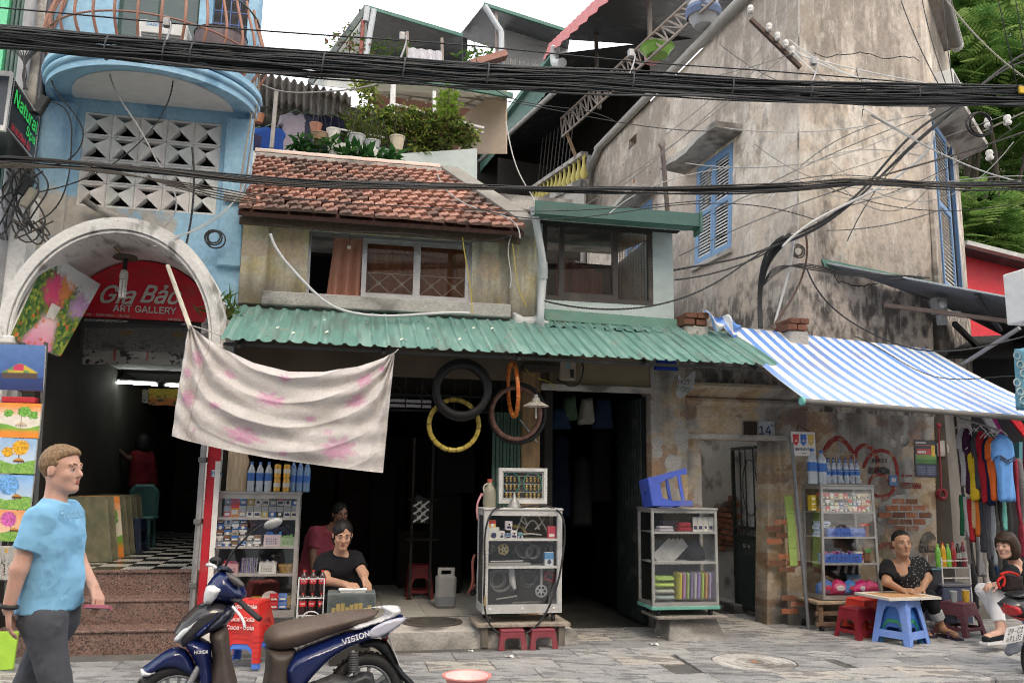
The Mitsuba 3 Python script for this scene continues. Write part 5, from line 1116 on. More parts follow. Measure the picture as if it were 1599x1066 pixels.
def cabinet(label,x0,x1,y0,y1,z0,z1,shelves,col_,post=.035,top=.05,foot=.07,taper=0.,side=None,m='metal'):
 t_=thing('display_cabinet',label,'cabinet')
 for(x,s)in((x0,1),(x1,-1)):
  for y in(y0,y1):
   yy=(y,y+post)if y==y0 else(y-post,y);xx=sorted((x,x+s*post));tp=s*taper
   add('post',hexa([(xx[0],yy[0],z0),(xx[1],yy[0],z0),(xx[1],yy[1],z0),(xx[0],yy[1],z0)],[(xx[0]+tp,yy[0],z1),(xx[1]+tp,yy[0],z1),(xx[1]+tp,yy[1],z1),(xx[0]+tp,yy[1],z1)]),m,col_,parent=t_)
 k=lambda z:taper*(z-z0)/(z1-z0)
 add('top',bbox(x0+taper-.01,x1-taper+.01,y0-.012,y1+.01,z1-.002,z1+.018,.004),m,col_,parent=t_)
 for(a,b)in((z1-top,z1),(z0,z0+foot)):
  e=k(a)+post;add('rail',box(x0+e,x1-e,y0+.002,y0+.025,a,b-.003),m,col_,parent=t_)
  for s in(0,1):
   xx=x0+k(a)if s==0 else x1-k(a)-.025;add('side_rail',box(xx,xx+.025,y0+post,y1-post,a,b-.003),m,col_,parent=t_)
 for z in shelves:
  sh_=add('shelf',box(x0+k(z)+.03,x1-k(z)-.03,y0+.012,y1-.03,z-.012,z),'clean',(.34,.36,.35),parent=t_)
  add('shelf_lip',box(x0+k(z)+post,x1-k(z)-post,y0+.001,y0+.014,z-.018,z+.006),m,col_,parent=sh_)
 add('bottom',box(x0+.01,x1-.01,y0+.01,y1-.01,z0+.0,z0+.03),m,col_,parent=t_)
 add('back',box(x0+.03,x1-.03,y1-.02,y1-.012,z0,z1-.01),'room',(.05,.05,.048)if side is None else side,parent=t_)
 e0,e1=k(z0)+post,k(z1)+post
 add('front_pane',hexa([(x0+e0,y0+.006,z0+foot),(x1-e0,y0+.006,z0+foot),(x1-e0,y0+.009,z0+foot),(x0+e0,y0+.009,z0+foot)],[(x0+e1,y0+.006,z1-top),(x1-e1,y0+.006,z1-top),(x1-e1,y0+.009,z1-top),(x0+e1,y0+.009,z1-top)]),'glass',parent=t_)
 if side is None:
  for s in(0,1):
   xa,xb=(x0+.012,x0+taper+.012)if s==0 else(x1-.016,x1-taper-.016)
   add('side_pane',hexa([(xa,y0+post,z0+foot),(xa+.003,y0+post,z0+foot),(xa+.003,y1-post,z0+foot),(xa,y1-post,z0+foot)],[(xb,y0+post,z1-top),(xb+.003,y0+post,z1-top),(xb+.003,y1-post,z1-top),(xb,y1-post,z1-top)]),'glass',parent=t_)
 else:
  for s in(0,1):xa=x0+.006 if s==0 else x1-.012;add('side_panel',box(xa,xa+.006,y0+post,y1-post,z0+foot,z1-top),'semi',(.05,.05,.05),parent=t_)
 return t_
def castors(t_,x0,x1,y0,y1,z):
 for x in(x0+.08,x1-.08):
  for y in(y0+.06,y1-.06):
   w_=add('castor',cyl((x-.015,y,z),(x+.015,y,z),.038,14),'rubber',parent=t_);add('fork',bar((x,y,z),(x,y+.02,z+.06),.04,.01),'metal',(.3,.3,.3),parent=w_)
   # ---------------- steel cigarette cabinet
SZ=[at(400,py,y=8.93)[2]for py in(853,896)]
c1=cabinet('stainless steel glass cabinet of cigarettes beside the scooter handlebar',-1.185,-.355,8.9,9.28,.30,1.50,[at(400,808,y=8.93)[2]]+SZ,(.50,.48,.46))
for x in(-1.15,-.40):add('leg',box(x-.02,x+.02,8.93,8.97,.16,.30),'metal',(.4,.4,.4),parent=c1);add('leg',box(x-.02,x+.02,9.2,9.24,.16,.30),'metal',(.4,.4,.4),parent=c1)
z_=at(400,808,y=8.93)[2]
row=['red','orange','grey','white','white','gold','blue','black','white','cream']
for i,cn in enumerate(row):
 x=-1.10+i*.073;big=cn=='orange'
 packbox((x+.035,9.0,z_),.066 if not big else .085,.115 if not big else .19,.025,CN[cn],CN['grey']if not big else CN['red'],f'{cn} pack standing in the lower row of the top shelf of the steel cabinet','cigarette packs in the steel cabinet',txt=None)
for i,cn in enumerate(['brown','brown','blue','gold','white','white','grey','white','white','blue']):
 if i==1:continue
 packbox((-1.065+i*.073,9.03,z_+.118),.066,.11,.025,CN[cn],[CN['grey'],CN['brown'],(.08,.25,.6),CN['gold'],CN['white'],CN['white'],CN['black'],CN['red'],CN['black'],CN['black']][i],f'{cn} pack standing in the upper row of the top shelf of the steel cabinet','cigarette packs in the steel cabinet')
for r in range(5):
 for c_ in range(6 if r<2 else 4):
  cn=['blue','blue','black','white','grey','black','grey','brown','black','grey','cream','black','blue','black'][(r*4+c_)%14]
  packbox((-1.115+c_*.072,9.0+.0*r,SZ[0]+r*.056),.066,.052,.10,CN[cn],CN[['grey','white','brown','blue'][(r+c_)%4]],f'{cn} pack lying in the stack on the second shelf of the steel cabinet','stacked packs on the second shelf')
item('blue_bag','dark blue bag behind the stacked packs in the steel cabinet','bag',[('body',pillow(Polygon([(-.85,SZ[0]+.06),(-.62,SZ[0]+.06),(-.6,SZ[0]+.24),(-.86,SZ[0]+.26)]),.05,.06,.02,c=9.18),'cloth',(.03,.06,.16),True)])
basket((-.61,9.05,SZ[0]),.16,.14,.105,(.60,.50,.56),'pink patterned basket of blue sachets on the second cabinet shelf',fill=(6,[(.05,.15,.5),(.1,.3,.65)]))
basket((-.455,9.05,SZ[0]),.15,.14,.08,(.36,.48,.30),'green tub of lighters on the second cabinet shelf',fill=(6,[(.25,.5,.15),(.3,.55,.2)]))
basket((-1.0,9.05,SZ[1]),.14,.14,.09,(.55,.30,.32),'pink basket of red topped bottles on the third cabinet shelf',fill=(5,[(.5,.05,.08),(.4,.1,.3)]))
pk=thing('pen_bundle','bundle of clear pens standing on the third cabinet shelf','pens')
for i in range(12):add('pen',cyl((-.90+.013*i,9.05+.02*(i%3),SZ[1]),(-.90+.013*i+rnd(-.01,.01),9.05,SZ[1]+.15),.006,6),'clean',(.55,.55,.6)if i%3 else(.25,.2,.45),parent=pk)
basket((-.64,9.03,SZ[1]),.16,.13,.10,(.66,.66,.64),'white speckled basket on the third cabinet shelf',fill=(5,[(.6,.6,.6)]))
wb_=thing('wicker_basket','round brown wicker basket on the third cabinet shelf','basket');add('weave',lathe([(0,0),(.06,0),(.085,.085),(.08,.085),(.057,.008),(0,.008)],20,(-.46,9.05,SZ[1])),'wood',(.42,.27,.10),parent=wb_)
for k in range(4):add('coil',ring((-.46,9.05,SZ[1]+.01+.02*k),.064+.006*k,.006,(0,0,1),20,5),'wood',(.36,.22,.08),parent=wb_)
for k,(x,z,w_,rz_)in enumerate(((-.62,.37,.42,.1),(-.58,.40,.40,-.05),(-.60,.43,.38,.14))):packbox((x,9.12,z),w_,.045,.12,(.55,.34,.08),(.50,.30,.07),['lowest long mustard box on the bottom of the steel cabinet','middle long mustard box on the bottom of the steel cabinet','topmost long mustard box on the bottom of the steel cabinet'][k],'long mustard boxes','carton',0)
basket((-.74,9.0,.375),.2,.12,.07,(.62,.62,.60),'white basket of brushes on the bottom of the steel cabinet',fill=(7,[(.5,.06,.06),(.1,.1,.1),(.4,.35,.2)]))
for i in range(4):packbox((-.56+i%2*.085,8.98,.375+i//2*.075),.08,.07,.05,CN['red']if i%2==0 else CN['blue'],CN['red']if i%2==0 else(.1,.2,.5),f"{['red', 'blue'][i % 2]} small carton in the {['lower', 'upper'][i // 2]} pair at the bottom of the steel cabinet",'small cartons in the steel cabinet','carton')
for i in range(3):bottle((-.86+i*.085,9.05,1.519),.30,.038,(.07,.18,.5),(.46,.52,.58),(.05,.15,.46),['first water bottle on the steel cabinet, under the wooden spoon','second water bottle on the steel cabinet, between two others','third water bottle on the steel cabinet, next to the gold cans'][i],'water bottles on the steel cabinet')
for i in range(2):
 for k in range(2):item('beer_can',f"gold can, {['lower', 'upper'][k]} of the pair {['beside the bottles', 'beside the blue bottle packs'][i]} on the steel cabinet",'can',[('body',lathe([(0,0),(.028,0),(.033,.01),(.033,.125),(.026,.138),(0,.138)],16,(-.60+i*.09,9.03,1.519+k*.14)),'gloss',(.62,.34,.04),40),('stripe',lathe([(.0335,.045),(.034,.05),(.034,.085),(.0335,.09)],16,(-.60+i*.09,9.03,1.519+k*.14)),'clean',(.60,.55,.48),40)],'gold cans on the steel cabinet')
for i in range(6):bottle((-.45+(i%3)*.07,9.08+(i//3)*.09,1.519),.27 if i//3==0 else .33,.035,(.06,.16,.5),(.16,.26,.42),(.04,.13,.45),'blue labelled water bottle in the shrink pack at the end of the steel cabinet','shrink packed bottles on the steel cabinet')
item('wooden_spoon','pale wooden spoon hanging over the water bottles','spoon',[('bowl',ball(at(385,722,y=8.9),(.028,.012,.06),2),'wood',(.5,.38,.26),True),('handle',cyl(at(385,715,y=8.9),at(387,690,y=8.9),.008,6),'wood',(.4,.3,.2))])
item('wood_board','weathered plank standing behind the steel cabinet','board',[('plank',bbox(-1.13,-.93,9.30,9.34,.2,2.1,.005),'wood',(.42,.34,.24))])
rp=thing('red_door_panel','red painted door leaf with stickers beside the gallery steps','door');add('panel',box(-1.27,-1.15,8.86,8.90,.16,2.25),'semi',(.50,.015,.03),parent=rp)
add('sticker',box(-1.22,-1.13,8.852,8.858,1.66,1.73),'clean',(.6,.64,.66),parent=rp);add('sticker',box(-1.19,-1.14,8.852,8.858,1.50,1.60),'clean',(.62,.62,.6),parent=rp)
add('lettering',xf(text('20%',.04,.002,True),loc=(-1.175,8.85,1.675)),'clean',(.03,.12,.3),parent=rp)
fg=thing('sliding_gate_edge','folded metal gate edge standing at the gallery entrance','gate')
for x,y,w_ in((-1.33,8.9,.035),(-1.30,8.82,.03)):add('stile',bbox(x-w_/2,x+w_/2,y,y+.04,.1,2.6,.004),'metal',(.42,.42,.42),parent=fg)
for z in(.6,1.2,1.8):add('hinge',bbox(-1.35,-1.28,8.80,8.95,z,z+.05,.004),'metal',(.2,.2,.2),parent=fg)
item('white_plank','narrow white board leaning beside the red door leaf','board',[('board',bar(at(322,1000,y=8.75),at(341,720,y=8.85),.05,.02,(0,1,0)),'clean',(.62,.61,.58))])
# ---------------- repair cabinet with its bench
SZ2=[at(815,py,y=8.72)[2]for py in(841,884)]
c2=cabinet('grey glazed repair cabinet of bicycle parts on castors on a wooden bench',1.505,2.335,8.70,9.10,.33,1.365,SZ2,(.46,.46,.45),.05,.06,.09,side=(.09,.09,.09),m='semi')
for x in(1.58,1.92,2.25):add('sticker',box(x-.012,x+.012,8.693,8.699,.37,.39),'clean',(.7,.7,.7),parent=c2)
castors(c2,1.505,2.335,8.70,9.10,.28)
bn=thing('wooden_bench','low wooden bench under the repair cabinet','bench')
for y in(8.66,8.85,9.04):add('top_plank',bbox(1.44,2.42,y,y+.17,.20,.236,.006),'wood',(.28,.24,.20),parent=bn)
for x in(1.50,2.30):
 for y in(8.70,9.1):add('leg',bbox(x,x+.07,y,y+.06,0,.2,.005),'wood',(.17,.15,.13),parent=bn)
stool((1.80,8.72,0),.19,.115,.145,(.20,.03,.045),'dark maroon low stool under the bench, nearer the scooter','maroon stools under the bench',arch=.6)
stool((2.12,8.72,0),.19,.115,.145,(.20,.03,.045),'dark maroon low stool under the bench, nearer the dark doorway','maroon stools under the bench',arch=.6)
def cog(c,R,r,n,nm,lab,col_=(.32,.31,.28)):
 t=np.linspace(0,2*np.pi,n*4,endpoint=False);rr=R*(1+.07*np.where((np.arange(n*4)%4)<2,1,-1));P=Polygon(np.c_[c[0]+rr*np.cos(t),c[2]+rr*np.sin(t)])
 hol=shapely.union_all([Point(c[0]+R*.6*math.cos(a),c[2]+R*.6*math.sin(a)).buffer(R*.22,6)for a in np.arange(5)*1.2566]+[Point(c[0],c[2]).buffer(R*.15,6)])
 t_=thing(nm,lab,'bicycle part');add('wheel',xz(P.difference(hol),c[1]-.006,c[1]),'metal',col_,parent=t_);add('hub',ring((c[0],c[1]-.008,c[2]),R*.2,R*.06,n=14,m=6),'metal',(.5,.5,.48),parent=t_)
def px2(px,py,y=8.85):return at(px,py,y=y)
cog(px2(786,857,8.78),.055,0,18,'chain_ring','brass coloured chainring hanging at the left of the middle shelf',(.45,.38,.18))
cog(px2(770,852,8.82),.05,0,14,'sprocket','dark sprocket hanging behind the brass chainring',(.12,.12,.12))
for(px,py,R,lab)in((775,903,.09,'thin wire loop hanging in the lower repair cabinet'),(783,905,.115,'large wire loop hanging in the lower repair cabinet'),(826,902,.08,'thick cable coil hanging in the lower repair cabinet'),(820,858,.09,'dark cable loop hanging from the middle shelf'),(832,860,.07,'small cable loop hanging near the blue box')):
 t_=thing('cable_coil',lab,'cable',None);q=px2(px,py)
 for j in range(3):add('loop',ring(q+(rnd(-.01,.01),.01*j,rnd(-.01,.01)),R*(1-.06*j),.0045 if 'thin' in lab else .006,(rnd(-.2,.2),1,rnd(-.1,.1)),30,5),'semi',(.08,.08,.08)if 'dark' in lab or 'thick' in lab else(.16,.16,.16),parent=t_)
item('white_bag','crumpled white plastic bag hanging in the lower repair cabinet','bag',[('bag',xf(pillow(Polygon([(-.03,.1),(.03,.1),(.06,-.12),(.03,-.14),(-.02,-.05)]),.03,.04,.012),px2(798,900)),'clean',(.58,.58,.57),True)])
sp2=thing('crank_arm','grey crank arm with a round slotted disc hanging in the lower repair cabinet','bicycle part');q=px2(845,922,8.8)
add('disc',xf(xz(Point(0,0).buffer(.065).difference(shapely.union_all([Point(.038*math.cos(a),.038*math.sin(a)).buffer(.013)for a in np.arange(6)*1.047])),-.01,0),q),'metal',(.45,.47,.49),parent=sp2);add('arm',bbox(q[0]-.012,q[0]+.012,q[1]-.012,q[1],q[2]+.06,q[2]+.25,.004),'metal',(.45,.47,.49),parent=sp2)
item('red_tag','red plastic reflector hanging in the lower repair cabinet','reflector',[('plate',xf(bbox(-.06,.06,-.01,.01,-.05,.05,.006),px2(858,900),ry=.3),'clean',(.30,.03,.05)),('hole',xf(box(-.03,.03,-.012,-.0105,-.02,.02),px2(858,900),ry=.3),'black')])
for k in range(11):
 px,py,R=770+9.5*k,893+rnd(-3,9),rnd(.02,.04);q=px2(px,py,8.95)
 item('small_part','small dark bicycle fitting on a hook in the repair cabinet','bicycle part',[('hook',tube([q+(0,0,R),q+(0,-.01,R+.04),q+(.01,0,R+.05)],.003,5),'metal',(.3,.3,.3)),('ring',ring(q,R*.7,R*.25,(rnd(-.6,.6),1,0),14,6),'metal',(.14,.14,.14))],'hooked fittings in the repair cabinet')
for k in range(9):
 px=768+12*k;q=px2(px,853+rnd(-4,8),8.95)
 item('hooked_fitting','metal fitting hanging on the middle hooks of the repair cabinet','bicycle part',[('shaft',tube([q+(rnd(-.03,.03),0,.05),q,q+(rnd(-.04,.04),0,-.05)],.007,6),'metal',(.22,.22,.21)),('nut',ball(q,.014,1),'metal',(.3,.3,.28))],'fittings on the middle hooks')
for(px,py,px1,py1,r_,col_,lab)in((766,949,838,941,.008,(.45,.45,.45),'long shiny spoke rod lying at the bottom of the repair cabinet'),(775,935,806,930,.008,(.3,.3,.29),'short rod lying above the long one'),(800,941,842,939,.012,(.13,.13,.13),'dark lever lying at the bottom of the repair cabinet')):
 item('rod',lab,'rod',[('shaft',cyl(at(px,py,y=8.8),at(px1,py1,y=8.85),r_,8),'metal',col_),('tip',ball(at(px1,py1,y=8.85),r_*1.6,1),'metal',col_)])
item('spanner_tray','flat grey tray of tools on the middle shelf','tray',[('tray',bbox(1.57,2.02,8.78,8.9,SZ2[1],SZ2[1]+.03,.004),'metal',(.42,.42,.41)),('tool',cyl((1.6,8.84,SZ2[1]+.04),(1.95,8.84,SZ2[1]+.045),.01,6),'metal',(.3,.3,.3))])
for(x,w_,h_,z,col_,bd,lab,tx)in((1.60,.075,.075,SZ2[0]+.115,(.60,.40,.08),(.5,.05,.05),'yellow and red carton on the white carton in the repair cabinet',None),(1.615,.115,.115,SZ2[0],(.62,.62,.55),(.58,.60,.58),'large white carton with a ring emblem in the repair cabinet',None),(1.70,.06,.08,SZ2[0],(.6,.6,.6),(.66,.62,.65),'small white box nearest the large carton','7'),(1.77,.06,.055,SZ2[0],(.55,.56,.58),(.1,.2,.35),'low white box between two numbered boxes',None),(1.83,.065,.085,SZ2[0],(.62,.60,.62),(.66,.64,.66),'white numbered box at the middle of the top shelf','7'),(1.90,.05,.06,SZ2[0],(.55,.57,.6),(.1,.25,.3),'last small white box of the row',None),(1.775,.07,.09,SZ2[0]+.09,(.62,.58,.62),(.66,.62,.66),'white numbered box standing on top of the others','7'),(2.235,.08,.13,SZ2[0],(.55,.07,.11),(.5,.06,.1),'red carton at the end of the top repair shelf',None),(2.21,.09,.14,SZ2[1],(.60,.63,.66),(.10,.28,.55),'blue and white carton on the middle repair shelf',None)):
 t_=packbox((x,8.78,z),w_,h_,.06,col_,bd,lab,None,'carton')
 if tx:add('number',xf(text(tx,h_*.4,.002,True),loc=(x,8.745,z+h_*.3)),'clean',(.03,.03,.03),parent=t_)
br=thing('brake_caliper','shiny aluminium brake arms heaped on the top repair shelf','bicycle part')
for(p0,p1,p2)in(((806,829),(812,815),(818,800)),((820,825),(832,812),(842,826)),((812,810),(822,818),(818,806)),((838,800),(845,812),(856,832)),((835,826),(846,815),(850,808)),((808,835),(826,833),(846,835))):
 add('arm',tube(spline([at(*p,y=8.82)for p in(p0,p1,p2)],10),.009,6),'metal',(.52,.52,.51),parent=br,smooth=True)
item('brass_fitting','dull brass coloured part lying in a bag on the top repair shelf','bicycle part',[('body',ball(px2(805,822),(.06,.03,.03),2),'metal',(.28,.22,.08),True),('neck',cyl(px2(815,822),px2(822,835),.02,8),'metal',(.3,.25,.12))])
tb=thing('valve_case','small glazed case of brass valves and teal tubes on the repair cabinet','case')
vx0,vx1,vz0,vz1=1.69,2.215,1.425,1.80
add('frame',xz(shapely.box(vx0,vz0,vx1,vz1).difference(shapely.box(vx0+.035,vz0+.04,vx1-.035,vz1-.035)),8.88,8.97),'semi',(.50,.50,.49),parent=tb)
add('inner_frame',xz(shapely.box(vx0+.03,vz0+.035,vx1-.03,vz1-.03).difference(shapely.box(vx0+.05,vz0+.06,vx1-.05,vz1-.05)),8.895,8.93),'semi',(.36,.36,.35),parent=tb)
add('back',box(vx0+.02,vx1-.02,8.965,8.985,vz0+.02,vz1-.02),'room',(.12,.12,.12),parent=tb)
add('pane',box(vx0+.05,vx1-.05,8.888,8.891,vz0+.06,vz1-.05),'glass',parent=tb)
for r in range(3):
 z=vz1-.12-r*.085;add('rack',box(vx0+.05,vx1-.05,8.93,8.95,z+.03,z+.038),'metal',(.5,.5,.5),parent=tb)
 for i in range(9):
  if i==4:continue
  add('valve',lathe([(0,-.025),(.012,-.025),(.010,0),(.018,.008),(.005,.03),(0,.03)],8,(vx0+.09+i*.044,8.935,z)),'metal',(.50,.36,.12),parent=tb)
for cx in(1.82,2.06):add('teal_tube',tube([(cx+.10*math.cos(t),8.91,1.64+.11*math.sin(t))for t in np.linspace(-1.0,4.1,26)],.0075,6),'clean',(.03,.20,.17),parent=tb,smooth=True)
item('oil_bottle','murky plastic bottle with a red cap beside the valve case','bottle',[('body',lathe([(0,0),(.065,0),(.07,.02),(.07,.14),(.06,.19),(.03,.235),(.025,.26)],18,(1.60,8.95,1.385)),'clean',(.22,.21,.16),40),('cap',lathe([(.028,.26),(.028,.295),(0,.295)],12,(1.60,8.95,1.385)),'clean',(.40,.08,.05)),('handle',tube(spline([(1.575,8.93,1.63),(1.54,8.93,1.61),(1.54,8.93,1.54)],8),.009,6),'clean',(.45,.43,.38),True)])
item('tin_funnel','grey tin funnel standing upside down on the repair cabinet','funnel',[('cone',lathe([(.075,0),(.075,.012),(.02,.10),(.012,.15),(.008,.15)],20,(1.845,8.83,1.385)),'metal',(.32,.32,.31),40),('rim',ring((1.845,8.83,1.39),.075,.006,(0,0,1),20,6),'metal',(.4,.4,.4))])
hp=[(800,797),(830,789),(862,792),(878,806),(882,830),(879,866),(872,905),(858,945),(838,976),(808,993),(785,991),(766,976),(757,950),(756,915),(757,870),(758,830),(766,803),(785,792)]
hz=thing('air_hose','long black air hose looped over the front of the repair cabinet','hose');add('hose',tube(spline([at(px,py,y=8.62 if py>800 else 8.74)for px,py in hp],90),.0105,8),'rubber',parent=hz,smooth=True)
add('nozzle',cyl(at(757,930,y=8.62),at(757,945,y=8.62),.016,8),'metal',(.4,.3,.15),parent=hz)
item('jerry_can','cloudy white jerry can on the shop floor behind the repair cabinet','can',[('body',xf(bbox(-.12,.12,-.08,.08,0,.38,.03),(1.33,10.3,.17)),'clean',(.30,.31,.31)),('liquid',xf(bbox(-.121,.121,-.081,.081,0.01,.16,.03),(1.33,10.3,.17)),'clean',(.20,.22,.25)),('handle',xf(cat(box(-.10,-.06,-.02,.02,.38,.44),box(.06,.1,-.02,.02,.38,.44),box(-.1,.1,-.02,.02,.43,.46)),(1.33,10.3,.17)),'clean',(.34,.35,.35))])
stool((1.10,11.2,.17),.42,.13,.17,(.16,.012,.02),'dark red stool deep in the shop hall',None)
stool((.13,10.7,.17),.3,.12,.15,(.15,.012,.02),'red stool behind the seated food seller',None)
item('wheel_strap','pink strap hanging on the side of the repair cabinet','strap',[('strap',tube(spline([at(752,772,y=8.8),at(746,785,y=8.75),at(746,810,y=8.75)],8),.012,6),'cloth',(.45,.22,.24),True),('knot',ball(at(752,772,y=8.8),.018,1),'cloth',(.42,.2,.22),True)])
item('pump_handle','salmon pump hose standing by the repair cabinet','pump',[('hose',tube(spline([at(742,865,y=9.4),at(738,880,y=9.4),at(738,910,y=9.4),at(732,925,y=9.5),at(742,912,y=9.6)],16),.016,7),'clean',(.36,.12,.09),True),('base',ball(at(738,925,y=9.5),(.05,.05,.03),1),'rubber')])
item('patterned_bag','black and white zigzag bag hanging in the shop hall','bag',[('bag',pillow(Polygon([(.88,1.15),(1.10,1.15),(1.12,1.42),(.93,1.50)]),.05,.06,.03,c=10.2),'cloth',(.03,.03,.03),True)]+[('stripe',xf(obox((0,0,0),(.045,0,.03*(-1)**i),(0,.01,0),(-.005,0,.008)),(.95+.045*(i%3),10.145,1.20+.045*(i//3))),'clean',(.42,.42,.41))for i in range(15)])
# ---------------- cabinet on the pedestal, stool on it
ped=thing('concrete_pedestal','low tapered concrete pedestal carrying the wheeled glass cabinet','pedestal')
add('block',hexa([(3.54,8.82,-.02),(4.22,8.82,-.02),(4.22,9.25,-.02),(3.54,9.25,-.02)],[(3.60,8.88,.225),(4.12,8.88,.225),(4.12,9.25,.225),(3.60,9.25,.225)]),'concrete',parent=ped)
add('board',xf(bbox(3.42,4.22,8.79,9.32,.225,.25,.005),(0,0,0)),'wood',(.20,.18,.16),parent=ped)
S3=[at(1065,py,y=8.9)[2]for py in(830,877)]
c3=cabinet('glass cabinet with a mint green base on castors, a blue stool lying on it',3.385,4.155,8.86,9.30,.345,1.375,S3,(.42,.42,.40),.03,.035,.05,m='metal')
add('green_base',bbox(3.375,4.165,8.85,9.31,.315,.35,.004),'semi',(.13,.36,.29),parent=c3);castors(c3,3.385,4.155,8.86,9.30,.287)
stool((3.80,8.98,1.60),.44,.15,.205,(.045,.085,.42),'bright blue plastic stool lying on its side on the glass cabinet',None,rz=0.12,tilt=dict(ry=-math.pi/2-.12),arch=.72)
lx=thing('striped_towel_pack','clear pack of rainbow striped towels in the bottom of the glass cabinet','towels')
for i,cn in enumerate([(.62,.55,.06),(.45,.25,.5),(.35,.5,.15),(.25,.2,.4),(.5,.5,.5),(.35,.25,.55),(.4,.55,.12),(.55,.3,.12),(.35,.3,.5)]):
 add('towel',xf(pillow(Polygon([(-.022,0),(.022,0),(.024,.30),(-.024,.30)]),.12,.03,.012),(3.735+i*.043,9.02,.40),ry=.04),'cloth',cn,parent=lx,smooth=True)
lx2=thing('green_towel_pack','folded lime green and grey towels in the bottom of the glass cabinet','towels')
for i,cn in enumerate([(.30,.36,.36),(.40,.42,.36),(.42,.55,.12),(.34,.50,.12)]):add('towel',xf(pillow(Polygon([(-.12,0),(.12,0),(.12,.06),(-.12,.065)]),.10,.05,.02),(3.56,9.0,.40+i*.066)),'cloth',cn,parent=lx2,smooth=True)
item('black_cushion','round black cushion on the middle shelf of the glass cabinet','cushion',[('pad',pillow(Polygon([(3.88,S3[1]),(4.10,S3[1]),(4.10,S3[1]+.12),(4.02,S3[1]+.22),(3.90,S3[1]+.16)]),.1,.08,.02,c=9.1),'cloth',(.02,.02,.025),True)])
item('folded_plastic','slanted clear plastic bags on the middle shelf of the glass cabinet','bags',[('sheet',bar((3.50+.05*i,9.05,S3[1]+.02),(3.72+.05*i,9.1,S3[1]+.20),.12,.01,(0,1,0)),'clean',(.36,.36,.35))for i in range(4)])
for i,(x,w_,h_,cn,lab)in enumerate(((3.58,.18,.06,(.45,.44,.5),'folded pale cloths on the top shelf of the glass cabinet'),(3.80,.16,.10,(.28,.03,.05),'folded dark red cloth on the top shelf of the glass cabinet'),(3.68,.22,.12,(.05,.055,.09),'folded navy cloth behind the red one'))):item('folded_cloth',lab,'cloth',[('fold',xf(bbox(-w_/2,w_/2,-.07,.07,0,h_*.48,.012),(x,8.98+.1*(i==2),S3[0])),'cloth',cn),('fold',xf(bbox(-w_/2+.01,w_/2-.01,-.07,.06,h_*.5,h_,.012),(x,8.98+.1*(i==2),S3[0])),'cloth',cn)])
for i in range(4):packbox((3.93+i*.062,8.95,S3[0]),.055,.16,.02,(.58,.57,.54),(.55,.55,.53),['first','second','third','last'][i]+' white card pack leaning in the row on the top shelf of the glass cabinet','white card packs','card_pack')
# ---------------- tyres, lamp and hooks under the awning
def tyre(c,R,r,axis,label,m='rubber',col_=None,wrap=None,name='bicycle_tyre',group=None):
 t_=thing(name,label,'tyre',group);add('carcass',ring(c,R,r,axis,60,10),m,col_,parent=t_,smooth=True)
 if m=='rubber':add('bead',ring(np.asarray(c)+unit(axis)*r*.5,R-r*.8,r*.18,axis,50,6),'rubber',parent=t_)
 if wrap:
  ax=unit(axis);a=unit(np.cross(ax,(0,0,1)));b=np.cross(ax,a)
  for i in range(wrap[0]):
   th=6.283*i/wrap[0];q=np.asarray(c)+R*(math.cos(th)*a+math.sin(th)*b);tg=-math.sin(th)*a+math.cos(th)*b
   add('wrap_strip',xf(ring(q,r*1.02,r*.11,unit(tg+.25*rnd(-1,1)*ax),10,4)),wrap[2],wrap[1][i%len(wrap[1])],parent=t_)
 return t_
Q=at(722,606,y=9.0);tyre(Q,.285,.040,(.10,1,.05),'large black tyre hanging in front of the yellow wrapped one')
tyre(Q+(-.01,-.05,-.02),.270,.036,(.2,1,.0),'second black tyre hanging against the large one');tyre(Q+(.0,.09,-.03),.29,.035,(-.1,1,.05),'rearmost black tyre of the hanging bunch')
tyre(at(709,663,y=9.2),.275,.027,(.0,1,.03),'tyre wrapped in shiny yellow tape hanging under the black ones','gloss',(.50,.36,.05),(56,[(.62,.52,.16),(.05,.05,.02),(.66,.58,.22)],'gloss'))
tyre(at(801,608,y=8.9),.29,.022,(1,-.02,.07),'tyre wrapped in orange and gold foil seen edge on','gloss',(.50,.12,.02),(40,[(.62,.30,.03),(.5,.08,.02),(.60,.42,.08)],'gloss'))
tyre(at(806,645,y=9.2),.285,.026,(-.12,1,.05),'brown taped tyre hanging behind the enamel lamp','semi',(.20,.10,.075),(34,[(.30,.2,.16),(.1,.05,.04)],'semi'))
tyre(at(808,645,y=9.28),.325,.030,(-.12,1,.05),'thin black tyre round the brown taped one')
lamp=thing('enamel_lamp','white enamel pendant lamp shade with a pull cord under the awning','lamp');q=at(837,630,y=8.9)
add('shade',lathe([(.145,-.03),(.142,-.025),(.10,.0),(.045,.03),(.04,.06),(.0,.06)],28,q),'gloss',(.55,.52,.45),parent=lamp,smooth=40)
add('socket',lathe([(0,.06),(.025,.06),(.02,.10),(0,.10)],14,q),'clean',(.5,.48,.42),parent=lamp);add('cord',cyl(q+(0,0,.09),q+(0,0,.36),.004,6),'black',parent=lamp);add('tube_bulb',cyl(q+(.0,0,-.02),q+(0,0,-.16),.009,8),'clean',(.5,.5,.52),parent=lamp)
mt=thing('electric_box','pale wall fuse box with black cables over the dark doorway','fuse box');q=at(885,580,y=9.55)
add('case',bbox(q[0]-.1,q[0]+.1,9.50,9.62,q[2]-.11,q[2]+.14,.01),'semi',(.33,.28,.21),parent=mt);add('socket',bbox(q[0]+.03,q[0]+.07,9.48,9.50,q[2]-.08,q[2]+.02,.006),'black',parent=mt);add('sticker',box(q[0]-.02,q[0]+.02,9.494,9.501,q[2]+.03,q[2]+.10),'clean',(.15,.3,.35),parent=mt)
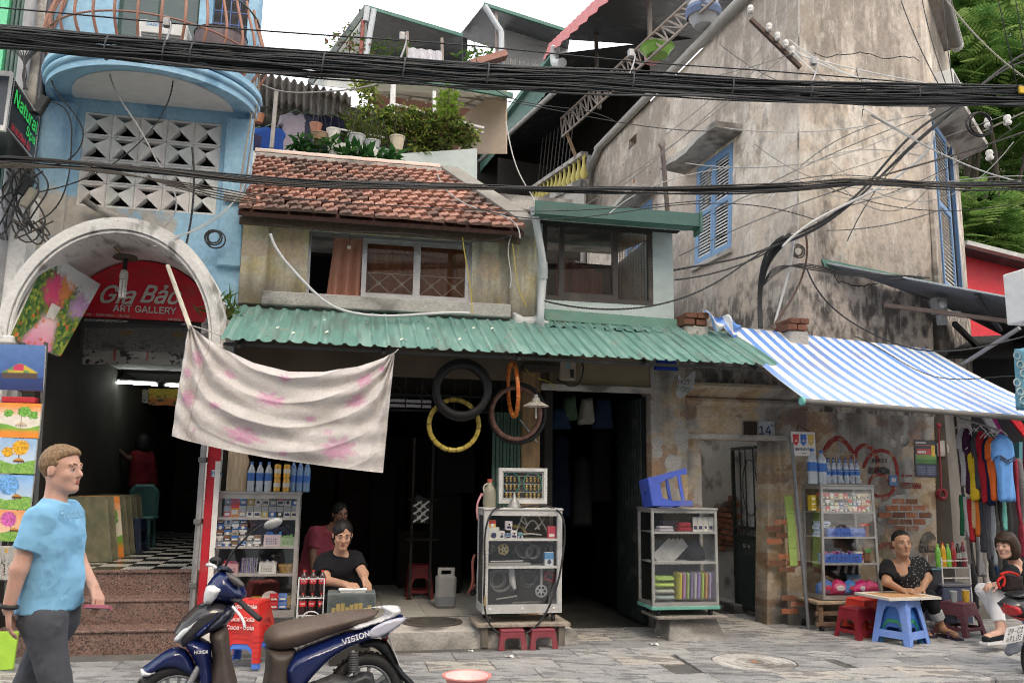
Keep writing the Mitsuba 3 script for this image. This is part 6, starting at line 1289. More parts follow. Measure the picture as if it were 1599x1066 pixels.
add('cable',tube(spline([at(908,565,y=9.5),at(908,590,y=9.48),at(898,602,y=9.5),at(880,598,y=9.5),at(870,592,y=9.55)],20),.010,6),'rubber',parent=mt,smooth=True);add('plank',bbox(q[0]-.55,q[0]-.12,9.45,9.6,q[2]-.02,q[2]+.06,.008),'wood',(.06,.05,.045),parent=mt)
add('cable',tube(spline([at(820,575,y=9.4),at(840,590,y=9.4),at(860,598,y=9.45),at(868,608,y=9.5)],14),.005,5),'cable',(.45,.35,.03),parent=mt)
item('hanging_blue_cloth','royal blue cloth tucked under the awning edge over the column','cloth',[('cloth',pillow(Polygon([(3.60,2.98),(3.92,2.98),(3.86,3.2),(3.68,3.2)]),.03,.04,.02,c=9.3),'cloth',(.02,.045,.25),True)])
ps=thing('torn_paper_sign','torn grey paper sign with handwriting nailed over the column','paper sign');q=at(1067,600,y=9.45)
add('paper',grid(lambda u,v:np.stack([q[0]-.1+.22*u+.04*v,q[1]+.02*np.sin(4*u),q[2]-.12+.24*v-.05*np.sin(u*5)],-1),8,8,.002),'clean',(.36,.37,.36),parent=ps,smooth=True);add('lettering',xf(text('HỚT',.055,.002),loc=q+(.0,-.02,.0),ry=.1),'clean',(.12,.05,.05),parent=ps);add('lettering',xf(text('TÓC',.06,.002),loc=q+(-.02,-.02,-.09),ry=.1),'clean',(.05,.12,.07),parent=ps)
# gallery goods and signs
def on_quad(m_,c4,off=.004):
 v,f=tri(m_);a,b,c,d=(np.asarray(q,float)for q in c4);n=unit(np.cross(b-a,d-a));u,w=v[:,0:1],v[:,2:3]
 n=n*(-1 if n@(EYE-a)<0 else 1);return(a*(1-u)+b*u)*(1-w)+(d*(1-u)+c*u)*w+n*(off-v[:,1:2]*.0),f
def fit(s,x0,x1,z0,z1,bold=False,shear=0.):
 v,f=text(s,.1,.002,bold);v=v.copy();zz=(v[:,2]-v[:,2].min())/(v[:,2].max()-v[:,2].min());xx=(v[:,0]-v[:,0].min())/(v[:,0].max()-v[:,0].min())
 return np.stack([x0+(x1-x0)*xx+shear*zz,v[:,1],z0+(z1-z0)*zz],1),f
def sgn(s,cx,cy,w,h,bold=False,it=0.,col_=(.62,.61,.58)):
 q=at(cx,cy,y=10.09);v,f=text(s,h,.003,bold,width=w);v=v.copy();v[:,0]+=it*v[:,2];add('lettering',(v+q,f),'clean',col_,parent=sg)
sgn('Gia',179,473,.37,.20,True,.35);sgn('Bảo',248,473,.41,.20,True,.35);sgn('ART GALLERY',226,488,.68,.075,True)
sgn('Liệt - Hoàn Kiếm - Hà Nội',168,494,.46,.032);sgn('giabaogallery@gmail.com',165,502,.46,.030);sgn('Mobile: +84',281,501,.25,.030);sgn('+84',288,508,.08,.030)
pl_=thing('porch_lamp','spiral bulb hanging under the arch before the red gallery sign','lamp');q=at(196,404,y=9.6)
add('base_plate',lathe([(0,0),(.13,0),(.12,.03),(0,.03)],20,q),'semi',(.10,.09,.07),parent=pl_);add('holder',cyl(q-(0,0,.13),q,.022,10),'black',parent=pl_);add('ballast',lathe([(0,-.24),(.045,-.23),(.045,-.17),(.03,-.13),(0,-.13)],14,q),'clean',(.6,.59,.56),parent=pl_)
for i in range(6):a=i*1.047;add('bulb_tube',cyl(q+(.03*math.cos(a),.03*math.sin(a),-.24),q+(.03*math.cos(a),.03*math.sin(a),-.44),.011,8),'clean',(.66,.66,.64),parent=pl_)
add('wire',tube(spline([q+(-.02,0,.03),at(178,385,y=9.5),at(172,365,y=9.3),at(185,345,y=8.95)],14),.008,5),'cable',(.35,.24,.04),parent=pl_)
tl_=thing('tube_light','lit fluorescent tube on the gallery ceiling','lamp');ta,tb_=at(183,597,y=12.4),at(290,603,y=12.4)
add('batten',bar(ta+(0,.03,.03),tb_+(0,.03,.03),.06,.03),'clean',(.4,.4,.4),parent=tl_)
add('tube',cyl(ta,tb_,.016,10),'clean',(.8,.8,.8),parent=tl_,emitter={'type':'area','radiance':{'type':'rgb','value':[6.5,6.9,6.2]}})
item('ceiling_fan_motor','small black fixture hanging under the fluorescent tube','fixture',[('body',ball(at(252,600,y=12.4),(.06,.06,.05),2),'black'),('arm',cyl(at(252,600,y=12.4),at(252,585,y=12.4),.02,8),'black')])
# paintings: one colour rule, its picture chosen by which whole number uv.x lies in
def f_art(p,n,uv):
 k=dr.floor(uv.x+.001);u,v=uv.x-k,uv.y;d1,d2,w=voronoi(u*26+k*7,v*26);b=tf(u*7+k*13,v*7,1.,3);s=(w-.5)
 sky_=dr.select(k<.5,mix((.03,.08,.30),(.10,.20,.45),v),dr.select(k<1.5,mix((.75,.70,.60),(.80,.28,.04),ss(.55,.95,v+.1*s)),dr.select(k<2.5,mix((.62,.70,.74),(.30,.48,.72),v),dr.select(k<3.5,mix((.62,.70,.76),(.20,.42,.75),v),mix((.75,.60,.45),(.78,.32,.12),v)))))
 gnd=dr.select(k<.5,mix((.015,.03,.14),(.03,.07,.22),v*2),dr.select(k<1.5,mix((.75,.25,.03),(.18,.42,.06),ss(.12,.3,v)),mix((.10,.30,.05),(.30,.48,.10),w)))
 c=mix(sky_,gnd,ss(.02,-.02,v-.33-.06*dr.sin(u*6+k)))
 crown=dr.select(k<1.5,mi.Color3f(.16,.42,.06),dr.select(k<2.5,mi.Color3f(.80,.42,.02),dr.select(k<3.5,mi.Color3f(.16,.40,.78),mi.Color3f(.62,.12,.42))))
 crown=mix(crown*.55,crown*1.25,w)
 def disc(x,y,r):return(1-ss(r*.85,r*1.1,dr.sqrt(dr.square(u-x)+dr.square((v-y)*1.05))+.05*s))
 tr=dr.select(k<.5,mi.Float(0),dr.select(k<1.5,dr.maximum(disc(.25,.70,.12),dr.maximum(disc(.62,.76,.16),disc(.82,.66,.12))),dr.select(k<2.5,dr.maximum(disc(.58,.74,.23),disc(.25,.60,.15)),dr.select(k<3.5,disc(.30,.70,.30),disc(.35,.70,.26)))))
 trunk=(1-ss(.008,.02,dr.abs(u-.55+.1*ss(2.5,3.5,k))))*ss(.25,.3,v)*(1-ss(.62,.66,v))*ss(.5,1.5,k)
 c=mix(mix(c,mi.Color3f(.10,.06,.06),trunk),crown,tr)
 hut=(1-ss(.13,.16,dr.abs(u-.56)))*ss(.30,.33,v)*(1-ss(.44,.47,v+dr.abs(u-.56)*.5))*ss(.5,1.5,k)
 c=mix(c,mix((.50,.25,.04),(.10,.04,.02),ss(.38,.36,v)),hut)
 boat=ss(.24,.27,v)*(1-ss(.58,.62,v+dr.abs(u-.48)*.55))*(1-ss(.36,.40,dr.abs(u-.48)))*(1-ss(.3,.5,k))
 bc=dr.select(cell_rand(dr.floor(u*9),dr.floor(v*7))<.3,mi.Color3f(.55,.05,.12),dr.select(cell_rand(dr.floor(u*9),dr.floor(v*7))<.6,mi.Color3f(.55,.42,.05),mi.Color3f(.10,.28,.10)))
 c=mix(c,mix(bc,mi.Color3f(.09,.06,.05),ss(.40,.36,v)),boat)
 # garden with a pink path (5) and dim interior canvases (6)
 g=mix(mix((.02,.09,.02),(.26,.32,.04),w*w),(.58,.06,.16),ss(.25,.1,dr.sqrt(dr.square(u-.36)+dr.square(v-.68))+.1*s))
 g=mix(g,(.62,.22,.07),ss(.2,.1,dr.sqrt(dr.square(u-.5)*2+dr.square(v-.80)*.6)+.1*s));g=mix(g,(.42,.25,.48),ss(.24,.1,dr.sqrt(dr.square(u-.84)+dr.square(v-.66))+.1*s)*.9);g=mix(g,(.60,.62,.63),ss(.78,.92,v+.2*(u-.4)+.10*s))
 g=mix(g,mix((.62,.20,.34),(.70,.50,.52),v*2.5),(1-ss(.10,.2,dr.abs(u-.50+.1*v)+.05*s-.12*ss(.35,0,v)))*ss(.45,.3,v));g=mix(g,(.55,.12,.03),ss(.88,.92,cell_rand(w*811,3))*ss(.5,.4,v)*.8)
 m=mix(mix((.30,.29,.27),(.46,.45,.42),b),(.03,.03,.03),ss(.60,.64,tf(u*22,v*12,5.,3))*ss(.9,.3,v));m=mix(m,(.55,.30,.02),disc(.38,.86,.07)+disc(.86,.80,.07));m=mix(m,(.40,.05,.03),ss(.90,.93,cell_rand(dr.floor(u*50),3))*(1-ss(.1,.2,dr.abs(v-.25))))
 y_=mix(mix((.55,.16,.02),(.62,.45,.04),ss(.3,.6,v)),(.04,.06,.02),ss(.52,.56,b)*ss(.8,.4,v))
 dk=mix((.06,.09,.05),(.22,.19,.12),tf(u*9,v*9,k,3))
 return dr.select(k<4.5,c,dr.select(k<5.5,g,dr.select(k<6.5,m,dr.select(k<7.5,y_,dk))))*(.9+.2*b)
mat('art',principled(mikit.proc(f_art),.5),lambda p,n,uv:voronoi(uv.x*60,uv.y*60)[0],.0015)
def canvas(label,c4,k,th=.03,name='painting'):
 a,b,c,d=(np.asarray(q,float)for q in c4);t_=thing(name,label,'painting');n=unit(np.cross(b-a,d-a));n=n*(-1 if n@(EYE-a)<0 else 1)
 add('stretcher',hexa([a-n*th,b-n*th,c-n*th,d-n*th],[a-n*.002,b-n*.002,c-n*.002,d-n*.002]),'clean',(.55,.54,.50),parent=t_)
 v=np.array([a,b,c,d]);add('canvas',(v,np.array([[0,1,2,3]])),'art',parent=t_,uv=np.array([[k+.001,0],[k+.995,0],[k+.995,1],[k+.001,1]]));return t_
for k,(x1t,x1b,y0_,y1_,lab)in enumerate(((71,67,539,610,'blue painting of striped houseboats at the top of the hung row'),(65,60,630,684,'orange painting of three round green trees'),(58,53,685,740,'painting of a golden round tree over a hut'),(53,47,742,796,'painting of a sky blue round tree over a hut'),(45,40,797,846,'painting of a pink round tree on orange ground'))):
 yy=8.55-.05*k;canvas(lab,(at(-6,y1_-2,y=yy),at(x1b,y1_,y=yy),at(x1t,y0_,y=yy),at(-2,y0_-2,y=yy)),k)
canvas('small white canvas of bottles at the foot of the hung row',(at(-6,905,y=8.35),at(20,905,y=8.35),at(30,852,y=8.35),at(-2,852,y=8.35)),6)
rk=thing('painting_rack','dark rail rack on which the small paintings hang','rack')
for x in(66,30):add('rail',bar(at(x+6,535,y=8.62),at(x-22,960,y=8.40),.03),'semi',(.05,.05,.05),parent=rk)
add('red_box',bbox(*sorted((at(8,628,y=8.6)[0],at(60,628,y=8.6)[0])),8.5,8.62,at(30,629,y=8.55)[2],at(30,620,y=8.55)[2]),'clean',(.45,.02,.03),parent=rk);add('green_sheet',quad(at(-10,1045,y=8.3),at(22,1043,y=8.3),at(30,985,y=8.3),at(-10,985,y=8.3)),'clean',(.36,.60,.06),parent=rk)
canvas('large leaning canvas of a flower garden path hung inside the white arch',(at(15,527,y=8.95),at(95,556,y=9.35),at(157,444,y=9.75),at(77,394,y=9.15)),5,.05)
canvas('wide black and white street canvas hanging right behind the red sign',(at(128,568,y=10.6),at(298,568,y=10.6),at(300,512,y=10.6),at(132,512,y=10.6)),6)
canvas('yellow and orange landscape canvas under the fluorescent tube',(at(232,632,y=14),at(292,634,y=14),at(292,608,y=14),at(232,606,y=14)),7)
canvas('grey boat canvas beside the yellow landscape',(at(182,627,y=14),at(231,629,y=14),at(231,608,y=14),at(182,606,y=14)),6)
for i,(x0,x1,y0_,y1_,yy,lab)in enumerate(((78,96,640,560,10.2,'dark framed canvas nearest the street on the gallery side wall'),(98,118,700,590,10.9,'dark framed canvas in the middle of the gallery side wall'),(122,138,640,575,11.6,'dark framed canvas farthest in on the gallery side wall'),(80,94,730,665,10.0,'dark framed canvas low on the gallery side wall'))):
 canvas(lab,(at(x0,y1_+(y0_-y1_),y=yy),at(x1,y0_-8,y=yy+.6),at(x1,y1_+8,y=yy+.6),at(x0,y1_,y=yy)),8+i,.03)
for i in range(7):canvas(['nearest white edged','second','third, grassy green','fourth','fifth','sixth','farthest'][i]+' canvas of the stack leaning on the gallery floor',(np.array([-2.95,10.3+.28*i,.71]),np.array([-2.42,10.35+.28*i,.71]),np.array([-2.55,10.42+.28*i,1.42]),np.array([-3.0,10.40+.28*i,1.42])),8 if i!=2 else 1,.03)
ch=thing('plastic_chair','turquoise plastic chair standing in the gallery','chair');q=at(222,800,z=.70);q=np.array([at(221,760,y=12.4)[0],12.4,.70])
add('backrest',pillow(Polygon([(q[0]-.2,1.1),(q[0]+.2,1.1),(q[0]+.2,1.45),(q[0]+.12,1.55),(q[0]-.12,1.55),(q[0]-.2,1.45)]),.02,.03,.03,c=12.6),'clean',(.06,.17,.17),parent=ch);add('seat',bbox(q[0]-.22,q[0]+.22,12.2,12.6,1.08,1.12,.02),'clean',(.06,.17,.17),parent=ch)
for sx in(-.18,.18):
 for sy in(12.24,12.56):add('leg',cyl((q[0]+sx,sy,.7),(q[0]+sx*.9,sy,1.1),.025,8),'clean',(.05,.15,.15),parent=ch)
stool((q[0]+.02,11.8,.70),.42,.16,.21,(.015,.025,.07),'dark blue stool in front of the turquoise chair in the gallery')
# natural spa sign on its bracket box
sb=thing('spa_sign','black box sign with green and red light lettering at the street edge','sign');S4=[at(9,200,y=8.35),at(53,253,y=9.25),at(62,184,y=9.25),at(21,120,y=8.35)]
n_=unit(np.cross(S4[1]-S4[0],S4[3]-S4[0]));n_=n_*(-1 if n_@(EYE-S4[0])<0 else 1)
add('box',hexa([p-n_*.5 for p in S4],[p-n_*.004 for p in S4]),'gloss',(.012,.012,.014),parent=sb)
F4=[at(-30,200,y=8.3),at(7,204,y=8.3),at(19,112,y=8.3),at(-20,108,y=8.3)]
add('front_frame',hexa([p+(0,.04,0)for p in F4],F4),'clean',(.62,.62,.6),parent=sb);add('front_glass',hexa([p*.0+(F4[0]+F4[1]+F4[2]+F4[3])/4+(p-(F4[0]+F4[1]+F4[2]+F4[3])/4)*.82+(0,.02,0)for p in F4],[(F4[0]+F4[1]+F4[2]+F4[3])/4+(p-(F4[0]+F4[1]+F4[2]+F4[3])/4)*.82-(0,.004,0)for p in F4]),'gloss',(.03,.035,.05),parent=sb)
for s_,x0,x1,z0,z1,c_ in(('Natural',.10,.95,.56,.86,(.05,.85,.16)),('Spa',.58,.92,.26,.52,(.05,.85,.16)),('20 ĐƯỜNG ẤU',.12,.78,.08,.26,(.75,.03,.05))):add('lettering',on_quad(fit(s_,x0,x1,z0,z1,True,.02),S4,.006),'clean',c_,parent=sb)
dots=[]
for t in np.linspace(0,1,30):
 for e in((S4[0],S4[1]),(S4[1],S4[2]),(S4[3],S4[2]),(S4[0],S4[3])):p=e[0]*(1-t)+e[1]*t;p=p+(sum(S4)/4-p)*.05+n_*.006;dots.append(ball(p,.006,0))
add('light_dots',cat(dots),'clean',(.6,.6,.65),parent=sb,kind='stuff')
# gate lintel plaques, wall marks
np_=thing('number_plate','grey house number plaque 14B on the gate lintel','plaque');q=at(1197,671,y=9.655);add('plate',bbox(q[0]-.105,q[0]+.105,9.645,9.66,q[2]-.11,q[2]+.11,.004),'clean',(.30,.33,.37),parent=np_)
add('lettering',xf(text('14',.10,.003,True),loc=(q[0]-.025,9.644,q[2]-.055)),'clean',(.02,.035,.09),parent=np_);add('lettering',xf(text('B',.035,.003),loc=(q[0]+.075,9.644,q[2]+.04)),'clean',(.02,.035,.09),parent=np_)
q=at(1171,670,y=9.66);item('lintel_niche','dark empty niche beside the number plaque','niche',[('board',bbox(q[0]-.1,q[0]+.1,9.65,9.67,q[2]-.1,q[2]+.1,.006),'room',(.06,.045,.035)),('rim',xz(shapely.box(q[0]-.11,q[2]-.11,q[0]+.11,q[2]+.11).difference(shapely.box(q[0]-.095,q[2]-.095,q[0]+.095,q[2]+.095)),9.645,9.66),'concrete')])
sx=thing('seasoning_sign','small white hanging sign with red, blue and gold packets','sign');q=at(1254,692,y=9.35)
add('board',bbox(q[0]-.16,q[0]+.16,9.34,9.352,q[2]-.15,q[2]+.14,.003),'clean',(.62,.61,.60),parent=sx)
for i,c_ in enumerate(((.50,.04,.05),(.04,.12,.45),(.55,.38,.10))):x=q[0]-.10+.1*i;add('packet_print',xz([(x-.04,q[2]+.11),(x+.04,q[2]+.11),(x+.035,q[2]+.01),(x,q[2]-.03),(x-.035,q[2]+.0)],9.335,9.341),'clean',c_,parent=sx);add('packet_window',xz(Polygon([(x-.02,q[2]+.02),(x+.02,q[2]+.02),(x,q[2]+.05)]),9.331,9.336),'clean',(.6,.5,.3),parent=sx)
add('lettering',xf(text('ĐẬM ĐÀ ĐÍCH THỰC',.03,.002,True,width=.24),loc=(q[0],9.338,q[2]-.085)),'clean',(.10,.10,.12),parent=sx);add('lettering',xf(text('Vì bạn',.016,.002),loc=(q[0],9.338,q[2]-.125)),'clean',(.2,.2,.2),parent=sx)
add('string',tube([(q[0]-.08,9.35,q[2]+.14),(q[0]-.02,9.4,q[2]+.22),(q[0]+.1,9.35,q[2]+.14)],.006,5),'black',parent=sx)
gp_=thing('street_pipe','thin grey steel pipe standing at the gate pillar','pipe');add('pipe',cyl(at(1263,982,y=9.3),at(1236,690,y=9.35),.022,10),'metal',(.24,.25,.27),parent=gp_);add('coupling',ring(at(1243,760,y=9.33),.024,.008,(0,0,1),14,6),'metal',(.3,.3,.3),parent=gp_)
for i,p4 in enumerate((((1231,828),(1243,828),(1237,774),(1225,774)),((1234,883),(1246,883),(1243,828),(1230,828)))):
 c4=[at(*p,y=9.60)for p in p4];item('green_paper',['upper','lower'][i]+' lime green paper strip pasted on the gate pillar','paper',[('sheet',hexa([p+(0,.01,0)for p in c4],c4),'matte',(.40,.56,.16)),('crease',bar(c4[0]*.5+c4[3]*.5+(0,-.004,0),c4[1]*.5+c4[2]*.5+(0,-.004,0),.003,.004),'matte',(.32,.46,.13))])
def Fz(px,py):return onF(px,py)
def wall_print(name,label,cat_,polys,col_,off=.003):t_=thing(name,label,cat_);[add('stroke',slab_on(WF,p,-.003,off),'front_print',col_,parent=t_)for p in polys];return t_
st=[]
for path,wpx in(([(1283,720),(1292,696),(1308,684),(1322,692),(1332,712)],10),([(1336,712),(1340,700),(1352,695),(1364,703),(1371,722),(1364,742)],8),([(1349,728),(1358,712),(1376,703),(1394,712),(1401,735),(1398,758),(1391,770)],7),([(1391,770),(1378,775),(1362,768),(1358,752),(1370,741),(1384,744),(1392,758),(1394,766)],6)):
 pts=spline([np.r_[Fz(*p),0]for p in path],30)[:,:2];st.append(LineString(pts).buffer(wpx/290,6))
st.append(Point(*Fz(1403,772)).buffer(.022))
wall_print('red_graffiti','looping dark red spray paint lines on the ochre wall','graffiti',st,(.24,.045,.042),.0008)
def stencil(s,px,py,w,h,col_,lab):
 u0,z0=Fz(px,py);v,f=text(s,h,.002,True,width=w);P=np.array([WF(u0+a,z0+c,.005-0*b)for a,b,c in v]);P2=np.array([WF(u0+a,z0+c,.003+(.004 if b<-.001 else 0))for a,b,c in v])
 t_=thing('wall_stencil',lab,'stencil');add('lettering',(P2,f),'front_print',col_,parent=t_);return t_
bl_,rd_=(.045,.05,.065),(.26,.045,.05)
stencil('K P C B T',1374,722,.24,.05,bl_,'black stencilled letters inside the red spray loop');stencil('0911941146',1373,739,.34,.085,bl_,'black stencilled telephone number inside the red spray loop');stencil('K C B',1416,744,.16,.03,rd_,'small red stencilled letters over a red number');stencil('0915130666',1423,762,.33,.075,rd_,'red stencilled telephone number below the beer poster')
stencil('K C B T',1385,838,.22,.03,(.2,.18,.17),'faint grey stencilled letters by the older woman');stencil('0915130066',1388,857,.34,.085,rd_,'red stencilled number half hidden by the older woman');stencil('K C B T',1446,848,.19,.04,bl_,'black stencilled letters between the woman and the bottle rack');stencil('0963030',1448,862,.26,.085,bl_,'black stencilled number between the woman and the bottle rack')
lf_=Fz(1216,868);
# brickwork bared on the street wall
b0,b1=Fz(1376,780),Fz(1456,828);bp2=blob((b0[0]+b1[0])/2,(b0[1]+b1[1])/2,abs(b1[0]-b0[0])*.52,abs(b1[1]-b0[1])*.55,8,30,.18);wf=cb
bt_=add('wall_mortar',slab_on(WF,bp2.buffer(.015),-.006,.0015),'concrete',parent=wf);brick_patch(bp2,lambda b,d:slab_on(WF,b,-.004,.002+d*.6),wf,21,.21,.075)
for(px,py,rx,rz,sd)in((1216,830,.16,.16,31),(1228,885,.20,.14,32),(1238,945,.16,.10,33)):
 q=at(px,py,y=9.62);bp3=blob(q[0],q[2],rx,rz,sd);brick_patch(bp3,lambda b,d:xz(b,9.618-d*.5,9.625),cb,sd)
for(px,py,r_,m_)in((1413,689,.085,'concrete'),(1395,692,.05,'concrete'),(1312,650,.05,'concrete'),(1470,700,.12,'concrete'),(1385,858,.17,'yellow'),(1450,850,.17,'yellow')):
 u_,z_=Fz(px,py);add('plaster_patch',slab_on(WF,blob(u_,z_,r_,r_*.95,int(px),18,.2),-.003,.0012),m_,parent=cb)
po=thing('beer_poster','dark calendar poster with a green field and red band on the ochre wall','poster');C4=[Fz(*p)for p in((1429,744),(1464,745),(1462,687),(1427,686))]
def pf(u,v):return tuple((1-v)*((1-u)*np.array(C4[0])+u*np.array(C4[1]))+v*((1-u)*np.array(C4[3])+u*np.array(C4[2])))
def prect(u0,v0,u1,v1,col_,o):add('print',slab_on(WF,Polygon([pf(u0,v0),pf(u1,v0),pf(u1,v1),pf(u0,v1)]),.002,o),'clean',col_,parent=po)
prect(0,0,1,1,(.02,.02,.025),.006)
for a in((.04,.36,.96,.52,(.05,.16,.03),.0075),(.04,.48,.96,.62,(.13,.25,.05),.008),(.08,.60,.72,.76,(.36,.04,.04),.0085),(.12,.64,.5,.70,(.55,.5,.45),.009),(.74,.56,.9,.86,(.55,.36,.05),.009),(.06,.04,.94,.33,(.03,.04,.09),.0075),(.05,.90,.5,.94,(.4,.4,.4),.0075),(.05,.84,.8,.87,(.3,.06,.06),.0075)):prect(*a)
for r in range(5):
 for c_ in range(2):prect(.09+c_*.44,.07+r*.048,.45+c_*.44,.095+r*.048,(.14,.16,.22),.0085)
rr_=thing('red_rope','coiled red rope hanging on the ochre wall beside the poster','rope');ry=lambda px,py:WF(*Fz(px,py),.03)
add('cord',tube(spline([ry(1463,662),ry(1464,700),ry(1466,740),ry(1467,768)],12),.012,6),'cloth',(.30,.06,.075),parent=rr_,smooth=True)
for i in range(4):add('coil',ring(ry(1467,772)+np.array([rnd(-.01,.02),-.02+.012*i,rnd(-.02,.02)]),.06,.013,(rnd(-.3,.3),1,rnd(-.2,.2)),20,6),'cloth',(.30,.06,.075),parent=rr_,smooth=True)
add('knot',ball(ry(1463,664),(.035,.03,.035),1),'cloth',(.32,.06,.08),parent=rr_)
item('blue_tag','small blue tag nailed in the red spray loop','tag',[('tag',slab_on(WF,shapely.box(Fz(1388,758)[0],Fz(1388,758)[1],Fz(1400,742)[0],Fz(1400,742)[1]),0,.012),'clean',(.05,.14,.32)),('print',slab_on(WF,shapely.box(Fz(1391,752)[0],Fz(1391,752)[1],Fz(1398,746)[0],Fz(1398,746)[1]),.012,.014),'clean',(.4,.42,.45))])
# snack cabinet on its table
S4_=[at(1320,py,y=9.22)[2]for py in(799,838,879)];sx0,sx1=5.62,6.385
c4_=cabinet('tapering aluminium snack cabinet with water bottles on top by the ochre wall',sx0,sx1,9.2,9.62,.345,1.66,S4_,(.44,.44,.43),.03,.04,.05,taper=.03)
tbl=thing('wooden_trolley','rough brown wooden trolley under the snack cabinet','trolley');add('top',bbox(5.50,6.48,9.12,9.68,.30,.335,.008),'wood',(.26,.20,.14),parent=tbl)
for x in(5.53,5.95,6.38):add('leg',bbox(x,x+.06,9.16,9.22,.06,.30,.006),'wood',(.14,.09,.06),parent=tbl)
for z in(.08,.2):add('rail',bbox(5.5,6.45,9.17,9.21,z-.03,z+.02,.005),'wood',(.13,.085,.06),parent=tbl)
castors(tbl,5.5,6.48,9.14,9.66,.04)
r_=np.random.default_rng(12);nms=list(CN)
for r in range(3):
 for i in range(11):
  cn=nms[int(r_.integers(0,len(nms)))];packbox((sx0+.085+i*.06,9.30,S4_[0]+r*.075),.054,.07,.10,CN[cn],CN[['white','grey','black','cream','red'][int(r_.integers(0,5))]],f"{cn} pack in the {['lowest', 'middle', 'top'][r]} row on the top shelf of the snack cabinet",'packs on the top shelf of the snack cabinet')
for i in range(3):
 basket((sx0+.20+i*.165,9.30,S4_[1]),.155,.14,.095,(.07,.15,.50),['first','middle','last'][i]+' blue basket on the second shelf of the snack cabinet','blue snack baskets',(4,[(.3,.3,.35),(.25,.2,.2)]))
 basket((sx0+.14+i*.165,9.30,S4_[2]),.155,.14,.10,(.07,.15,.50),['first','middle','last'][i]+' blue basket on the third shelf of the snack cabinet','blue snack baskets',(6,[(.45,.08,.25),(.5,.45,.5),(.3,.1,.3),(.2,.35,.6)]))
for i in range(4):packbox((sx0+.08+(i%2)*.02,9.32,S4_[1]+(i//1)*.045),.16,.042,.1,(.55,.58,.62),(.25,.38,.6),['lowest','second','third','topmost'][i]+' white and blue carton of the pile on the second snack shelf','white cartons on the second snack shelf','carton')
item('red_lidded_jar','jar with a red lid at the end of the second snack shelf','jar',[('jar',lathe([(0,0),(.055,0),(.06,.02),(.06,.13),(0,.13)],16,(6.26,9.3,S4_[1])),'gloss',(.30,.20,.17),40),('lid',lathe([(.066,.13),(.066,.155),(0,.155)],16,(6.26,9.3,S4_[1])),'clean',(.55,.07,.04))])
item('wafer_carton','red and white striped wafer pack on the third snack shelf','carton',[('box',bbox(6.10,6.21,9.26,9.32,S4_[2],S4_[2]+.13,.003),'clean',(.6,.58,.56))]+[('stripe',obox((6.115+.02*i,9.257,S4_[2]+.06),(.005,0,0),(0,.002,0),(.006,0,.05)),'clean',(.45,.05,.05))for i in range(5)])
item('coffee_bag','brown and green snack bag at the end of the third snack shelf','bag',[('bag',pillow(Polygon([(6.22,S4_[2]),(6.32,S4_[2]),(6.32,S4_[2]+.18),(6.23,S4_[2]+.19)]),.04,.04,.015,c=9.3),'clean',(.20,.10,.05),True),('print',box(6.235,6.31,9.252,9.258,S4_[2]+.12,S4_[2]+.17),'clean',(.10,.30,.08))])
z4=.40
for i,(x,w_,c_,lab)in enumerate(((5.74,.12,(.05,.14,.42),'blue end of the snack bags at the bottom of the snack cabinet'),(5.88,.13,(.45,.02,.12),'magenta snack bag at the bottom of the snack cabinet, beside the blue one'),(6.02,.10,(.06,.2,.5),'blue and cream snack bag in the middle of the bottom row'),(6.16,.16,(.46,.02,.14),'large magenta snack bag at the end of the bottom row'),(6.24,.12,(.42,.03,.12),'small magenta bag leaning over the large one'))):
 item('snack_bag',lab,'bag',[('bag',pillow(Polygon([(x-w_,z4),(x+w_,z4-.01),(x+w_*.9,z4+.13),(x,z4+.17),(x-w_*.9,z4+.11)]),.08,.08,.02,c=9.35-.03*i),'clean',c_,True),('print',ball((x,9.275-.03*i,z4+.07),(w_*.45,.012,.035),1),'clean',(.5,.48,.5)if i%2 else(.45,.05,.1))])
item('plastic_tub','white tub with a blue lid at the bottom of the snack cabinet','tub',[('tub',lathe([(0,0),(.07,0),(.08,.14),(0,.14)],16,(6.22,9.5,.42)),'clean',(.5,.5,.48)),('lid',lathe([(.085,.14),(.085,.17),(0,.17)],16,(6.22,9.5,.42)),'clean',(.14,.28,.42))])
for i in range(3):item('tilted_card',['first','second','third'][i]+' pale card strip leaning in the lower snack cabinet','card',[('strip',bar((5.98+.1*i,9.45,.62),(6.08+.1*i,9.5,.88),.04,.006,(0,1,0)),'clean',(.32,.32,.31)),('edge',bar((5.97+.1*i,9.44,.62),(6.07+.1*i,9.49,.88),.008,.01,(0,1,0)),'clean',(.45,.45,.44))],'leaning card strips')
for i in range(2):bottle((5.64+.125*i,9.34,1.68),.42-.02*i,.058,(.06,.14,.45),(.46,.52,.57),(.05,.16,.5),['large water bottle at the corner of the snack cabinet top','second large water bottle on the snack cabinet'][i],'large water bottles on the snack cabinet')
